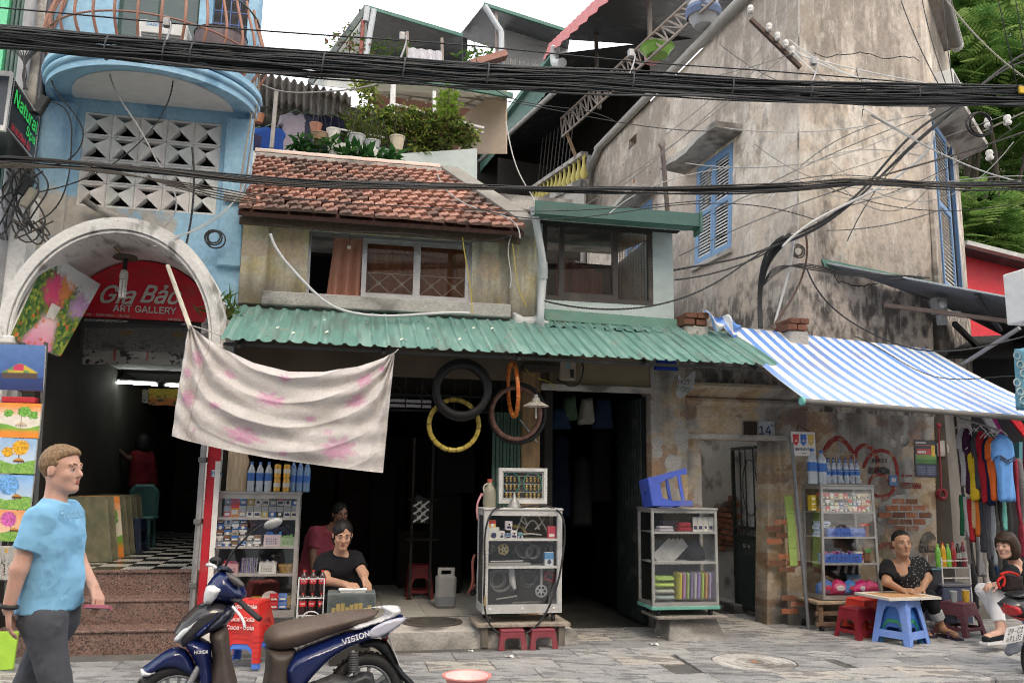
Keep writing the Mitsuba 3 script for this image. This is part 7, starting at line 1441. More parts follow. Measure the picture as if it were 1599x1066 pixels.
for g_ in range(2):
 cr=thing('wire_carrier',['white wire carrier of small bottles in the middle of the snack cabinet top','white wire carrier of small bottles at the end of the snack cabinet top'][g_],'carrier');X=5.90+.24*g_
 for zz in(.05,.16):add('wire',tube([(X-.1,9.27,1.68+zz),(X+.115,9.27,1.68+zz),(X+.115,9.52,1.68+zz),(X-.1,9.52,1.68+zz)],.004,5,closed=True),'clean',(.55,.55,.55),parent=cr)
 add('hoop',tube([(X+.01+.09*math.cos(t),9.265,1.685+.10*math.sin(t))for t in np.linspace(0,3.14,14)],.005,5),'clean',(.58,.58,.58),parent=cr);add('handle',tube([(X-.1,9.4,1.70),(X-.1,9.4,2.05),(X+.11,9.4,2.05),(X+.11,9.4,1.70)],.005,5),'clean',(.5,.5,.5),parent=cr)
 for i in range(6):bottle((X-.065+(i%3)*.075,9.32+(i//3)*.12,1.69),.27+.04*(i//3),.034,(.06,.14,.45),(.44,.50,.57),(.05,.16,.5),f"small water bottle in the wire carrier {['in the middle', 'at the end'][g_]} of the snack cabinet top",f"bottles in the {['middle', 'end'][g_]} carrier")
for i in range(3):packbox((5.62,9.35,S4_[0]+.01+i*.062),.07,.06,.08,(.55,.40,.04),(.5,.36,.03),['lowest','middle','top'][i]+' yellow box stacked at the side of the top snack shelf','yellow boxes in the snack cabinet','carton')
# tea table, stools, drinks
stool((5.78,8.80,0),.325,.125,.175,(.23,.012,.022),'dark red plastic stool in front of the snack cabinet',None,rz=.25,name='plastic_stool')
stool((5.98,8.95,0),.40,.13,.18,(.52,.035,.02),'bright red plastic stool half hidden by the blue stool table',None,rz=.2,arch=.7)
for i,(c_,z)in enumerate((((.035,.12,.42),-.18),((.03,.26,.12),-.11),((.035,.14,.45),-.05))):stool((6.06,8.45,.0),.44+z,.115,.165+.008*i,c_,['lowest blue','green','upper blue'][i]+' stool nested inside the big blue stool table',None,rz=.45,arch=.66)
stool((6.06,8.44,0),.47,.15,.215,(.16,.28,.68),'big pale blue plastic stool used as the tea table',None,rz=.45,arch=.82)
wbd=thing('table_board','worn white edged board lying on the blue stool','board');add('board',xf(bbox(-.32,.34,-.26,.26,0,.022,.004),(6.05,8.46,.472),rz=.1),'wood',(.36,.20,.10),parent=wbd);add('edge',xf(xy(shapely.box(-.33,-.27,.35,.27).difference(shapely.box(-.27,-.21,.29,.21)),0,.026),(6.05,8.46,.472),rz=.1),'clean',(.52,.49,.44),parent=wbd)
stool((7.10,8.82,0),.36,.13,.20,(.15,.055,.07),'worn brown maroon stool with glasses on it beside the young woman',None,rz=.35,m='matte')
for i,(dx,dy,h_,c_,lab)in enumerate(((-.09,-.03,.12,(.30,.32,.32),'clear glass on the maroon stool'),(.08,-.02,.13,(.55,.33,.03),'glass of yellow tea on the maroon stool'))):item('tea_glass',lab,'glass',[('glass',lathe([(0,0),(.035,0),(.042,h_),(.038,h_),(.032,.01),(0,.01)],16,(7.10+dx,8.80+dy,.362)),'gloss',c_,40),('rim',ring((7.10+dx,8.80+dy,.362+h_),.041,.003,(0,0,1),16,5),'clean',(.5,.5,.48))])
ks=thing('drink_rack','white wire shelf rack of soft drink bottles behind the older woman','rack');k0,k1=at(1466,885,y=9.1),at(1510,960,y=9.1)
for x in(k0[0],k1[0]+.04):
 for y in(9.05,9.3):add('post',bar((x,y,.05),(x,y,k0[2]+.12),.014),'clean',(.5,.5,.5),parent=ks)
for z in(k0[2],k0[2]-.32):add('shelf',box(k0[0],k1[0]+.04,9.05,9.3,z-.01,z),'clean',(.34,.34,.33),parent=ks)
for z in(k0[2]+.08,k0[2]-.24,k0[2]-.12):add('wire',bar((k0[0],9.045,z),(k1[0]+.04,9.045,z),.010),'clean',(.55,.55,.55),parent=ks)
for i,(c_,cap,lab)in enumerate((((.16,.42,.06),(.3,.5,.1),'first green drink bottle on the wire shelf rack'),((.55,.30,.02),(.5,.05,.04),'orange drink bottle between the green ones'),((.16,.42,.06),(.3,.5,.1),'second green drink bottle, beside the orange one'),((.30,.03,.03),(.5,.05,.04),'red drink bottle beside the second green one'),((.03,.015,.012),(.03,.03,.03),'dark cola bottle on the wire shelf rack'),((.22,.03,.04),(.5,.05,.04),'last red drink bottle of the row'))):bottle((k0[0]+.03+i*.07,9.14,k0[2]),.27+.02*(i%2),.034,cap,c_,(.4,.4,.35)if i>3 else None,lab,'drink bottles on the wire shelf rack')
for i in range(5):item('drinking_glass','upturned clear glass on the lower shelf of the wire rack','glass',[('glass',lathe([(.036,0),(.030,.11),(0,.11)],14,(k0[0]+.06+i*.075,9.15,k0[2]-.315)),'gloss',(.20,.20,.19),40),('foot',ring((k0[0]+.06+i*.075,9.15,k0[2]-.31),.036,.004,(0,0,1),14,5),'clean',(.4,.4,.4))],'upturned glasses on the wire rack')
item('storage_crate','dark blue metal box under the drink rack','box',[('case',bbox(k0[0]-.05,k1[0],9.0,9.35,.08,.50,.01),'semi',(.05,.06,.11)),('lid',bbox(k0[0]-.06,k1[0]+.01,8.99,9.36,.5,.53,.006),'semi',(.10,.10,.12))])
item('dark_bucket','dark bucket with a teal rim behind the older woman','bucket',[('tub',lathe([(0,0),(.13,0),(.16,.24),(0,.24)],20,at(1448,897,y=9.2)-(0,0,.16)),'semi',(.03,.03,.04)),('rim',ring(at(1448,897,y=9.2)+(0,0,.08),.16,.014,(0,0,1),20,6),'semi',(.04,.14,.17))])
item('small_lamp','tiny yellow glow of a lighter on the pavement behind the sandal','lighter',[('body',ball(at(1489,982,y=8.9),(.022,.022,.03),1),'gloss',(.7,.45,.02)),('cap',ball(at(1489,978,y=8.9),.012,1),'gloss',(.75,.6,.1))])
def _lz(m):return m[0]*(1,1,.75),m[1]
bs=thing('pink_basin','pink plastic wash basin standing on the kerb edge','basin');q=at(729,1058,y=6.95)
add('bowl',_lz(lathe([(0,.01),(.10,.0),(.13,.02),(.177,.155),(.197,.165),(.197,.178),(.175,.172),(.12,.035),(0,.03)],36,(q[0],q[1],.0))),'clean',(.66,.25,.22),parent=bs,smooth=40);scene[list(scene)[-1]]['to_world']=mi.ScalarTransform4f().translate([0,0,0])
add('inner',_lz(lathe([(0,.036),(.12,.040),(.174,.174)],36,(q[0],q[1],.0))),'clean',(.72,.52,.50),parent=bs,smooth=40);add('foot_ring',ring((q[0],q[1],.006),.10,.008,(0,0,1),28,6),'clean',(.6,.22,.2),parent=bs)
for i in range(7):
 h_=.28;stool((-.72,8.18,.02+i*.045),h_,.13,.185,(.56,.022,.018)if i else(.06,.16,.58),['blue stool at the bottom of the red stack','lowest red stool of the stack beside the scooter','second red stool of the stack','third red stool of the stack','fourth red stool of the stack','fifth red stool of the stack','topmost red stool of the stack beside the scooter'][i],'stacked stools beside the scooter',rz=-.3,arch=.55 if i<6 else .45,logo='Coca-Cola' if i==6 else None)
for z in(.17,.10):
 v,f=text('Coca-Cola',.035,.002,True);add('lettering',xf(xf((v,f),loc=(0,-.178+.0,.24+z)),(-.72,8.18,0),rz=-.3),'clean',(.7,.6,.58),parent='plastic_stool_%03d'%(_count['plastic_stool']))
 # clothes stall
cs=thing('clothes_stall','dim clothes stall with shelves behind the rail at the street end','stall')
add('back_wall',quad(at(1462,640,y=11.2),at(1700,660,y=11.2),at(1700,1000,y=11.2),at(1462,985,y=11.2)),'room',(.045,.04,.045),parent=cs);add('back_wall',quad(at(1450,560,y=11.5),at(1700,560,y=11.5),at(1700,660,y=11.5),at(1450,650,y=11.5)),'room',(.025,.022,.024),parent=cs)
add('ceiling',quad(at(1462,560,y=10.0),at(1720,560,y=9.2),at(1720,520,y=12),at(1462,530,y=12)),'room',(.03,.03,.03),parent=cs)
add('rail',cyl(at(1497,652,y=8.9),at(1562,672,y=8.45),.012,8),'metal',(.5,.5,.5),parent=cs);add('rail_post',bar(at(1491,650,y=9.2),at(1515,880,y=8.9),.03),'semi',(.06,.05,.05),parent=cs)
for i in range(14):x=1500+i*9;add('shelf_goods',bar(at(x,690+7*(i%5),y=10.9),at(x,720+9*(i%5),y=10.9),.10,.06),'clean',[(.10,.3,.35),(.3,.05,.06),(.35,.33,.3),(.05,.05,.06),(.12,.1,.2)][i%5],parent=cs)
def garment(px0,px1,y0_,y1_,yy,c_,lab,slv=True,depth=.05,extra=None,name='garment',grp=None):
 px0,px1=(px0-4,px1+5)if px1-px0<20 else(px0,px1)
 a,b=at(px0,y0_,y=yy),at(px1,y1_,y=yy);x0,x1,z1,z0=a[0],b[0],a[2],b[2];w_=x1-x0
 t_=thing(name,lab,'garment',grp)
 o=Polygon([(x0+w_*.08,z0),(x1-w_*.02,z0+.01),(x1-w_*.02,z1-.27),(x1+w_*.16,z1-.31),(x1+w_*.09,z1-.09),(x0+w_*.68,z1),(x0+w_*.34,z1),(x0-w_*.08,z1-.09),(x0-w_*.16,z1-.31),(x0+w_*.03,z1-.27)])if slv else Polygon([(x0,z0),(x1,z0),(x1-w_*.1,z1),(x0+w_*.1,z1)])
 m_=pillow(o.buffer(0),depth,.05,.022,c=yy);v,f=m_;v=v.copy();v[:,1]+=.018*np.sin(v[:,0]*55+2*np.sin(v[:,2]*5))*np.clip((z1-v[:,2])*2,0,1)
 add('cloth',(v,f),'cloth',c_,parent=t_,smooth=True)
 if slv:add('hanger',tube([((x0+x1)/2-.08,yy,z1-.01),((x0+x1)/2,yy,z1+.06),((x0+x1)/2+.08,yy,z1-.01)],.006,5),'clean',(.6,.6,.6),parent=t_)
 return t_,x0,x1,z0,z1
for i,g_ in enumerate(((1499,1509,667,760,8.95,(.46,.46,.48),'pale grey shirt at the wall end of the clothes rail'),(1507,1517,668,772,8.88,(.055,.02,.05),'dark plum shirt next to the pale grey one'),(1515,1524,700,782,8.84,(.58,.42,.03),'yellow shirt showing below the dark shirts'),(1520,1530,676,765,8.80,(.06,.06,.07),'black shirt with a grey collar on the rail'),(1528,1542,672,786,8.74,(.36,.02,.035),'red shirt in the middle of the clothes rail'),(1538,1549,682,790,8.68,(.015,.022,.06),'navy shirt next to the red one'),(1543,1556,682,782,8.60,(.62,.13,.03),'orange shirt with a white stripe behind the blue polo'),(1550,1586,678,784,8.50,(.14,.32,.68),'bright blue polo shirt at the front of the clothes rail'))):
 t_,x0,x1,z0,z1=garment(*g_,grp='shirts on the clothes rail')
 if i==7:
  for k in range(4):add('chevron',bar(((x0+x1)/2-.08-.02*(k//2),8.443-.006,z1-.27-.03*(k%2)+.02),((x0+x1)/2+.00,8.437,z1-.30-.03*(k%2)),.008,.012),'clean',(.02,.03,.06),parent=t_);add('chevron',bar(((x0+x1)/2,8.437,z1-.30-.03*(k%2)),((x0+x1)/2+.10,8.443,z1-.26-.03*(k%2)),.008,.012),'clean',(.02,.03,.06),parent=t_)
  add('collar',ring(((x0+x1)/2,8.49,z1-.02),.045,.012,(0,-.5,1),18,6),'cloth',(.10,.24,.55),parent=t_)
 if i==6:add('stripe',box(x0+.01,x0+.025,8.535,8.55,z1-.28,z1-.08),'clean',(.6,.6,.58),parent=t_)
cl_=[(.02,.10,.05),(.36,.34,.36),(.33,.02,.03),(.50,.36,.20),(.58,.16,.03),(.05,.05,.06),(.07,.07,.08),(.10,.10,.12),(.28,.30,.33),(.09,.085,.08),(.035,.035,.04),(.18,.48,.42),(.05,.05,.05)]
nm_=['dark green','light grey','deep red','tan checked','orange','charcoal','black','slate','silver grey','olive black','ink black','mint green','soot black']
for i,c_ in enumerate(cl_):x=1500+6.1*i;garment(x,x+7.5,772+3*(i%3),832+[4,10,14,-6,6,30,44,40,52,60,58,-2,30][i],9.0-.03*i,c_,nm_[i]+' trousers hanging in the lower row of the stall',False,.035,grp='trousers in the lower row')
for i,(x,c_,y1_)in enumerate(((1512,(.04,.04,.045),950),(1522,(.22,.22,.24),900),(1530,(.32,.31,.30),915),(1540,(.03,.03,.035),960),(1552,(.06,.12,.28),935),(1560,(.07,.07,.09),945),(1585,(.33,.05,.08),870),(1592,(.30,.05,.09),900),(1590,(.2,.2,.22),830))):garment(x,x+11,800 if i<6 else 715,y1_,9.4,c_,['black skirt lowest under the trousers','grey cloth hanging low behind the trousers','pale stockings hanging low behind the trousers','black coat reaching nearly to the ground','blue patterned cloth beside the young woman','slate cloth behind the young woman','crimson patterned cloth at the frame edge','second crimson cloth at the frame edge','striped grey shirt over the crimson cloth'][i],False,.04)
for i,(p0,p1,c_)in enumerate((((1533,640),(1552,672),(.6,.6,.6)),((1540,638),(1558,672),(.33,.03,.16)),((1580,650),(1612,690),(.5,.03,.04)))):item('folded_fabric',['white scarf hung over the clothes rail','magenta scarf hung over the clothes rail','red plastic sheet under the awning tube'][i],'cloth',[('cloth',bar(at(*p0,y=9.0),at(*p1,y=8.9),.10,.03,(0,1,0)),'cloth',c_),('hem',bar(at(*p1,y=8.9),at(*p1,y=8.9)+(.0,0,-.03),.10,.032,(0,1,0)),'cloth',[k*.8 for k in c_])])
item('paisley_cloth','blue paisley cloth hanging below the white street cabinet','cloth',[('cloth',pillow(Polygon([(at(1580,560,y=8)[0],at(1580,640,y=8)[2]),(at(1625,640,y=8)[0],at(1600,640,y=8)[2]),(at(1625,540,y=8)[0],at(1600,538,y=8)[2]),(at(1584,545,y=8)[0],at(1584,545,y=8)[2])]),.05,.08,.03,c=8.0),'cloth',(.13,.30,.40),True)]+[('print',ring(at(1588+5*(i%3),555+14*i,y=7.945),.04,.008,n=14,m=5),'clean',(.35,.42,.42))for i in range(6)])
# people
def sdf_mesh(prims,h,noise=None):
 """prims: (distance fn, box lo, box hi, blend); unions them on a grid and meshes the surface."""
 lo=np.min([p[1]for p in prims],0)-.03;hi=np.max([p[2]for p in prims],0)+.03
 def field(G):
  S=np.full(G.shape[:3],.06)
  for fn,a,b,k in prims:
   i0=np.maximum(((a-.045-lo)/h).astype(int),0);i1=((b+.045-lo)/h).astype(int)+2
   sl=tuple(slice(i0[j],i1[j])for j in range(3));S[sl]=smin(S[sl],fn(G[sl]),k)
  if noise is not None:S=S+noise(G)
  return S
 return nets(field,lo,hi,h)
def CAP(a,b,ra,rb,k=.02,cut=None):
 a,b=np.asarray(a,float),np.asarray(b,float);r=max(ra,rb)
 fn=(lambda P:s_cap(P,a,b,ra,rb))if cut is None else(lambda P:np.maximum(s_cap(P,a,b,ra,rb),(P-b)@unit(b-a)))
 return fn,np.minimum(a,b)-r,np.maximum(a,b)+r,k
def ELL(c,r,M=None,k=.02):
 c=np.asarray(c,float);return(lambda P:s_ell(P,c,r,M)),c-max(r),c+max(r),k
def hand_prims(wr,d,nrm,s,curl,side=1):
 d=unit(d);nrm=unit(nrm-d*(nrm@d));w=np.cross(d,nrm)*side;out=[]
 for i,(L,o)in enumerate(((.072,-1.5),(.080,-.5),(.074,.5),(.058,1.5))):
  kn=wr+s*(d*(.088-.004*abs(o))+w*o*.0195);out.append(CAP(wr+s*(d*.01+w*o*.011),kn,s*.0135,s*.0115,s*.010))
  a=curl*(.75+.12*i);p,q=kn,d
  for j,f in enumerate((.46,.32,.22)):
   q2=unit(d*math.cos(a*(j+1)*.8)+nrm*math.sin(a*(j+1)*.8));e=p+s*L*f*q2;out.append(CAP(p,e,s*(.0095-.001*j),s*(.0087-.001*j),s*.003));p=e
 t0=wr+s*(d*.022-w*.022);t1=wr+s*(d*.055-w*.048+nrm*.012);t2=t1+s*(d*.032-w*.006+nrm*.012*(1+curl));t3=t2+s*(d*.022+nrm*.010*curl)
 out+=[CAP(t0,t1,s*.014,s*.0115,s*.006),CAP(t1,t2,s*.0105,s*.0095,s*.003),CAP(t2,t3,s*.0093,s*.0075,s*.003)];return out
def human(name,label,J,face,s,skin,hair,top,legs,h=.009,up=(0,0,1),sleeve=.62,hem=None,curl=(.5,.5),palm=None,bulk=1.,group=None,feet=True,neckline=.0,hands=True):
 """J: joints in the world; face: direction the nose points; s: size; top / legs: (colour, ...) of the clothes."""
 t_=thing(name,label,'person',group);J={k:np.asarray(v,float)for k,v in J.items()};b=bulk*s
 side=unit(J['sl']-J['sr']);spine=unit(J['neck']-J['pel']);fr=np.cross(side,spine);fr=fr*(1 if fr@face>=-.3 else-1)
 hf=unit(face);hl=unit(np.cross(np.asarray(up,float),hf));hu=np.cross(hf,hl);M=np.stack([hf,hl,hu],1);hc=J['head']
 H=lambda f,l,u:hc+s*(hf*f+hl*l+hu*u)
 E_=lambda f,l,u,r,k=.02:ELL(H(f,l,u),np.asarray(r)*s,M,k*s)
 def torso(o=0.):
  w=side;c,p=J['chest'],J['pel']
  T=[CAP(p+w*q*.075*b,c+w*q*.085*b,.108*b+o*1.7,.112*b+o,.05*s)for q in(-1,1)]
  T+=[CAP(p+w*q*.09*b,p+w*q*.05*b-spine*.05*s,.095*b+o*2.2,.09*b+o,.05*s)for q in(-1,1)]
  T+=[CAP(J['sr']-w*-.02*s,J['sl']-w*.02*s,.062*s+o,.062*s+o,.05*s),CAP(c,J['neck']-spine*.03*s,.10*s+o,.06*s+o,.06*s),ELL((p*.62+c*.38)+fr*.035*b,np.array([.12,.12,.13])*b+o,None,.06*s)]
  return T
 A=[]
 seated='kr' in J and abs(J['kr'][2]-J['hr'][2])<.25*s
 for q in 'rl':A+=[CAP(J['s'+q],J['e'+q],.052*s,.040*s,.025*s),CAP(J['e'+q],J['w'+q],.041*s,.0285*s,.02*s)]
 Lg=[]
 for q in 'rl':
  if 'k'+q in J:Lg+=[CAP(J['h'+q],J['k'+q],.080*s,.056*s,.04*s),CAP(J['k'+q],J['a'+q],.054*s,.036*s,.03*s)]
  if feet and 't'+q in J:Lg+=[CAP(J['a'+q]-(0,0,.03*s),J['t'+q],.036*s,.030*s,.03*s)]
 Hd=[E_(-.012,0,.028,(.098,.077,.094)),E_(.028,0,-.035,(.066,.058,.082)),CAP(H(.0,.038,-.06),H(.066,.012,-.098),.026*s,.020*s,.03*s),CAP(H(.0,-.038,-.06),H(.066,-.012,-.098),.026*s,.020*s,.03*s),E_(.078,0,-.098,(.018,.020,.016),.02),CAP(H(.088,0,.012),H(.110,0,-.026),.0085*s,.013*s,.014*s),CAP(H(.097,.011,-.032),H(.097,-.011,-.032),.008*s,.008*s,.008*s),CAP(H(.080,.040,.026),H(.086,.012,.020),.010*s,.009*s,.014*s),CAP(H(.080,-.040,.026),H(.086,-.012,.020),.010*s,.009*s,.014*s),E_(.058,.038,-.03,(.026,.022,.024)),E_(.058,-.038,-.03,(.026,.022,.024)),E_(-.008,.078,-.008,(.022,.011,.032),.008),E_(-.008,-.078,-.008,(.022,.011,.032),.008),CAP(J['neck']-spine*.04*s,H(-.018,0,-.05),.058*s,.052*s,.03*s),CAP(H(.086,.016,-.062),H(.086,-.016,-.062),.010*s,.010*s,.012*s)]
 P=torso()+A+Lg+Hd;hd_=[]
 pn=palm or(np.array([0,0,-1.]),np.array([0,0,-1.]))
 for i,q in enumerate('rl'):
  dd=J.get('g'+q,J['w'+q]+unit(J['w'+q]-J['e'+q]))-J['w'+q];hd_+=hand_prims(J['w'+q],dd,pn[i],s,curl[i],1 if q=='r' else-1)if hands else[CAP(J['w'+q],J['w'+q]+unit(dd)*.1*s,.03*s,.025*s)]
 body=add('body',sdf_mesh(P+hd_,h),'skin',skin,parent=t_,smooth=True)
 for q in(1,-1):
  add('eye',ball(H(.0775,.030*q,.001),.0122*s,2),'clean',(.40,.38,.36),parent=body,smooth=True);add('iris',ball(H(.0845,.0305*q,.001),.0072*s,1),'gloss',(.05,.035,.025),parent=body,smooth=True)
  add('eyelid',tube([H(.084,.018*q,.004),H(.092,.030*q,.0105),H(.080,.043*q,.005)],.0038*s,5),'skin',[c*.8 for c in skin],parent=body)
  add('eyebrow',tube([H(.094,.014*q,.026),H(.091,.032*q,.032),H(.074,.050*q,.026)],.0042*s,5),'cloth',[c*.9 for c in hair[0]],parent=body)
 lip=(skin[0]*.72,skin[1]*.42,skin[2]*.42)
 for u_,r_ in((-.059,.0055),(-.068,.0065)):add('lip',tube([H(.080,.024,-.063),H(.0945,.010,u_),H(.0955,0,u_-.001),H(.0945,-.010,u_),H(.080,-.024,-.063)],[.002*s]+[r_*s]*3+[.002*s],6),'skin',lip,parent=body,smooth=True)
 if hair[1]is not None:hair[1](t_,H,E_,s,hc,M,hair[0])
 fold=lambda amp,f:(lambda G:amp*(meshkit.fbm(np.stack([G[...,0]*f,G[...,1]*f,G[...,2]*f*.7],-1)+3,3)-.5)*2)
 o=.016*s
 T=torso(o);hm=hem if hem is not None else J['pel']-spine*.04*s
 hmn=spine
 T=[((lambda f:(lambda P:np.maximum(f(P),-(P-hm)@hmn)))(q[0]),q[1],q[2],q[3])for q in T]
 nk=J['neck']+spine*(.008-neckline)*s+fr*.02*s;nn=unit(spine+fr*(.42+neckline*2))
 T=[((lambda f:(lambda P:np.maximum(f(P),(P-nk)@nn)))(q[0]),q[1],q[2],q[3])for q in T]
 for q in 'rl':T.append(CAP(J['s'+q],J['s'+q]+(J['e'+q]-J['s'+q])*sleeve if sleeve<1.01 else J['w'+q],.052*s+o*1.1,(.054 if sleeve<1.01 else .034)*s+o,.03*s,cut=True))
 if sleeve>1.01:
  for q in 'rl':T.append(CAP(J['s'+q],J['e'+q],.052*s+o,.044*s+o,.03*s))
 add('shirt',sdf_mesh(T,h,lambda G:fold(.015*s,10/s)(G)*np.clip(((G-hm)@hmn)/(.10*s),.12,1)),'cloth',top,parent=t_,smooth=True)
 if legs is not None:
  p=J['pel'];L=[CAP(p+side*.085*b,p-side*.085*b,.112*b,.112*b,.05*s)]
  for q in 'rl':
   L.append(CAP(p+side*(.085*b if q=='l' else-.085*b),J['h'+q],.112*b,.104*b,.05*s))
   if 'k'+q not in J:continue
   e=J['a'+q]+(J['k'+q]-J['a'+q])*legs[1]
   L+=[CAP(J['h'+q],J['k'+q],.095*s,.067*s,.05*s),CAP(J['k'+q],e,.068*s,.055*s,.03*s,cut=True)]
   if len(legs)>2:add('cuff',sdf_mesh([CAP(e+(J['k'+q]-e)*.22,e-(J['k'+q]-e)*.03,.064*s,.064*s,.01,cut=True)],h),'cloth',legs[2],parent=t_,smooth=True)
  L=[((lambda f:(lambda P:np.maximum(f(P),(P-hm)@spine+.004*s)))(q[0]),q[1],q[2],q[3])if i_==0 or not seated else q for i_,q in enumerate(L)]
  add('trousers',sdf_mesh(L,h,fold(.012*s,11/s)),'cloth',legs[0],parent=t_,smooth=True)
 return t_,H,fr
def hair_short(t_,H,E_,s,hc,M,col):
 f1,a,b,k=E_(-.016,0,.036,(.108,.086,.100));f2=E_(.030,0,.088,(.052,.062,.028))[0]
 def fn(P):
  q=(P-hc)@M/s;d=smin(f1(P),f2(P),.02*s);n=meshkit.noise(P*np.array([190,190,70])/s)+meshkit.noise(P*np.array([90,90,50])/s)-1.
  cutf=(q[...,0]-.022)-np.clip((q[...,2]-.048),0,1)*1.6+.012*n;low=-(q[...,2]+.062-np.clip(q[...,0]+.035,0,.1)*1.1)
  ear=.033-np.hypot((q[...,0]+.005),(q[...,2]+.012));return np.maximum(np.maximum(np.maximum(d+n*.006*s,cutf*s),low*s),ear*s)
 add('hair',sdf_mesh([(fn,a-.02,b+.02,.001)],.0058*s),'hair',col,parent=t_,smooth=True)
def hair_back(t_,H,E_,s,hc,M,col):
 f1,a,b,k=E_(-.016,0,.031,(.1025,.0825,.097));f2=E_(-.11,0,-.02,(.045,.05,.05))[0]
 def fn(P):
  q=(P-hc)@M/s;d=smin(f1(P),f2(P),.03*s);n=meshkit.noise(P*np.array([60,60,30])/s)-.5
  cutf=(q[...,0]-.020)-np.clip((q[...,2]-.050),0,1)*1.5;low=-(q[...,2]+.075-np.clip(q[...,0]+.06,0,.1)*1.3);return np.maximum(np.maximum(d+n*.006*s,cutf*s),low*s)
 add('hair',sdf_mesh([(fn,a-.06,b+.02,.001)],.007*s),'hair',col,parent=t_,smooth=True)
def hair_bob(t_,H,E_,s,hc,M,col):
 f1,a,b,k=E_(-.016,0,.034,(.114,.096,.100));f2=E_(-.035,0,-.05,(.095,.105,.11))[0];f3=E_(.07,0,.055,(.040,.062,.030))[0]
 def fn(P):
  q=(P-hc)@M/s;d=smin(smin(f1(P),f2(P),.05*s),f3(P),.02*s);n=meshkit.noise(P*np.array([70,70,14])/s)-.5
  fc=np.maximum(.028+.010*0-q[...,2]*0+(q[...,0]-.055),-(-q[...,2]+.035));face=np.minimum(q[...,0]-.025,.040-q[...,2])
  face=np.where(np.abs(q[...,1])>.062,face-.025,face);low=-(q[...,2]+.135);return np.maximum(np.maximum(d+n*.008*s,face*s),low*s)
 add('hair',sdf_mesh([(fn,a-.05,b+.06,.001)],.007*s),'hair',col,parent=t_,smooth=True)
def hair_fringe(t_,H,E_,s,hc,M,col):
 f1,a,b,k=E_(-.014,0,.034,(.105,.086,.096));f2=E_(-.040,0,-.045,(.075,.090,.090))[0]
 def fn(P):
  q=(P-hc)@M/s;d=smin(f1(P),f2(P),.03*s);n=meshkit.noise(P*np.array([90,90,20])/s)-.5
  face=np.minimum(q[...,0]-.020,.082+.012*n-.95*np.abs(q[...,1]-.018)-q[...,2]);low=-(q[...,2]+.100);return np.maximum(np.maximum(d+n*.007*s,face*s),low*s)
 add('hair',sdf_mesh([(fn,a-.04,b+.03,.001)],.007*s),'hair',col,parent=t_,smooth=True)
 # -- the man walking past
Y0=4.9
jm=lambda px,py,dy=0.:at(px,py,y=Y0+dy)
J=dict(head=jm(97,733),neck=jm(84,787,.0),chest=jm(84,838,.0),pel=jm(78,958,.02),sr=jm(60,812,-.15),sl=jm(106,802,.17),er=jm(30,888,-.19),wr=jm(13,950,-.19),gr=jm(14,1000,-.16),el=jm(121,872,.18),wl=jm(146,916,.06),gl=jm(160,952,-.02),hr=jm(68,968,-.09),hl=jm(90,966,.10),kr=jm(93,1096,-.10),kl=jm(34,1086,.10),ar=jm(106,1210,-.1),al=jm(-60,1160,.12),tr=jm(140,1228,-.14),tl=jm(-40,1195,.1))
man,Hm,frm=human('person','young man with short fair hair walking past in a pale blue t-shirt',J,(.945,-.33,.0),1.0,(.52,.31,.24),((.23,.145,.08),hair_short),(.20,.42,.62),((.075,.078,.09),.06),h=.0078,curl=(.35,.75),palm=(np.array([.9,.4,0]),np.array([-.5,.2,-.7])),bulk=.88,hem=jm(76,946))
wd=unit(J['wr']-J['er']);add('watch_strap',tube([J['wr']-wd*.012+.034*(math.cos(t)*unit(np.cross(wd,(0,1,0)))+math.sin(t)*unit(np.cross(wd,np.cross(wd,(0,1,0)))))for t in np.linspace(0,6.283,25)[:-1]],.011,8,closed=True),'rubber',parent=man)
lt=text('Reebok',.042,.002,True);v,f=tri(lt)
sd_=unit(J['sl']-J['sr']);fr_=np.cross(sd_,(0,0,1));fr_=fr_ if fr_@np.array([1,-.6,0])>0 else-fr_
rt=-np.cross(fr_,(0,0,1))*-1
rt=np.cross(fr_,(0,0,1.))*-1
ctr=J['chest']+np.array([0,0,.10])+fr_*.0
ang=v[:,0]/.17-.42;v2=ctr+np.sin(ang)[:,None]*rt*.155+(np.cos(ang)*.142-v[:,1]*0)[:,None]*fr_+v[:,2:3]*np.array([0,0,1.])
add('shirt_lettering',(v2,f),'clean',(.18,.37,.55),parent=man)
item('pink_phone','dark pink phone held in the lowered hand of the walking man','phone',[('case',obox(J['wl']+(J['gl']-J['wl'])*1.05*.10/np.linalg.norm(J['gl']-J['wl'])+(0,-.02,-.02),(.065,-.02,.0),(.0,.004,.008),(.005,.02,-.008)),'clean',(.36,.10,.14)),('screen',obox(J['wl']+(J['gl']-J['wl'])*1.05*.10/np.linalg.norm(J['gl']-J['wl'])+(0,-.024,-.028),(.058,-.018,.0),(.0,.001,.002),(.004,.017,-.006)),'gloss',(.05,.03,.04))])
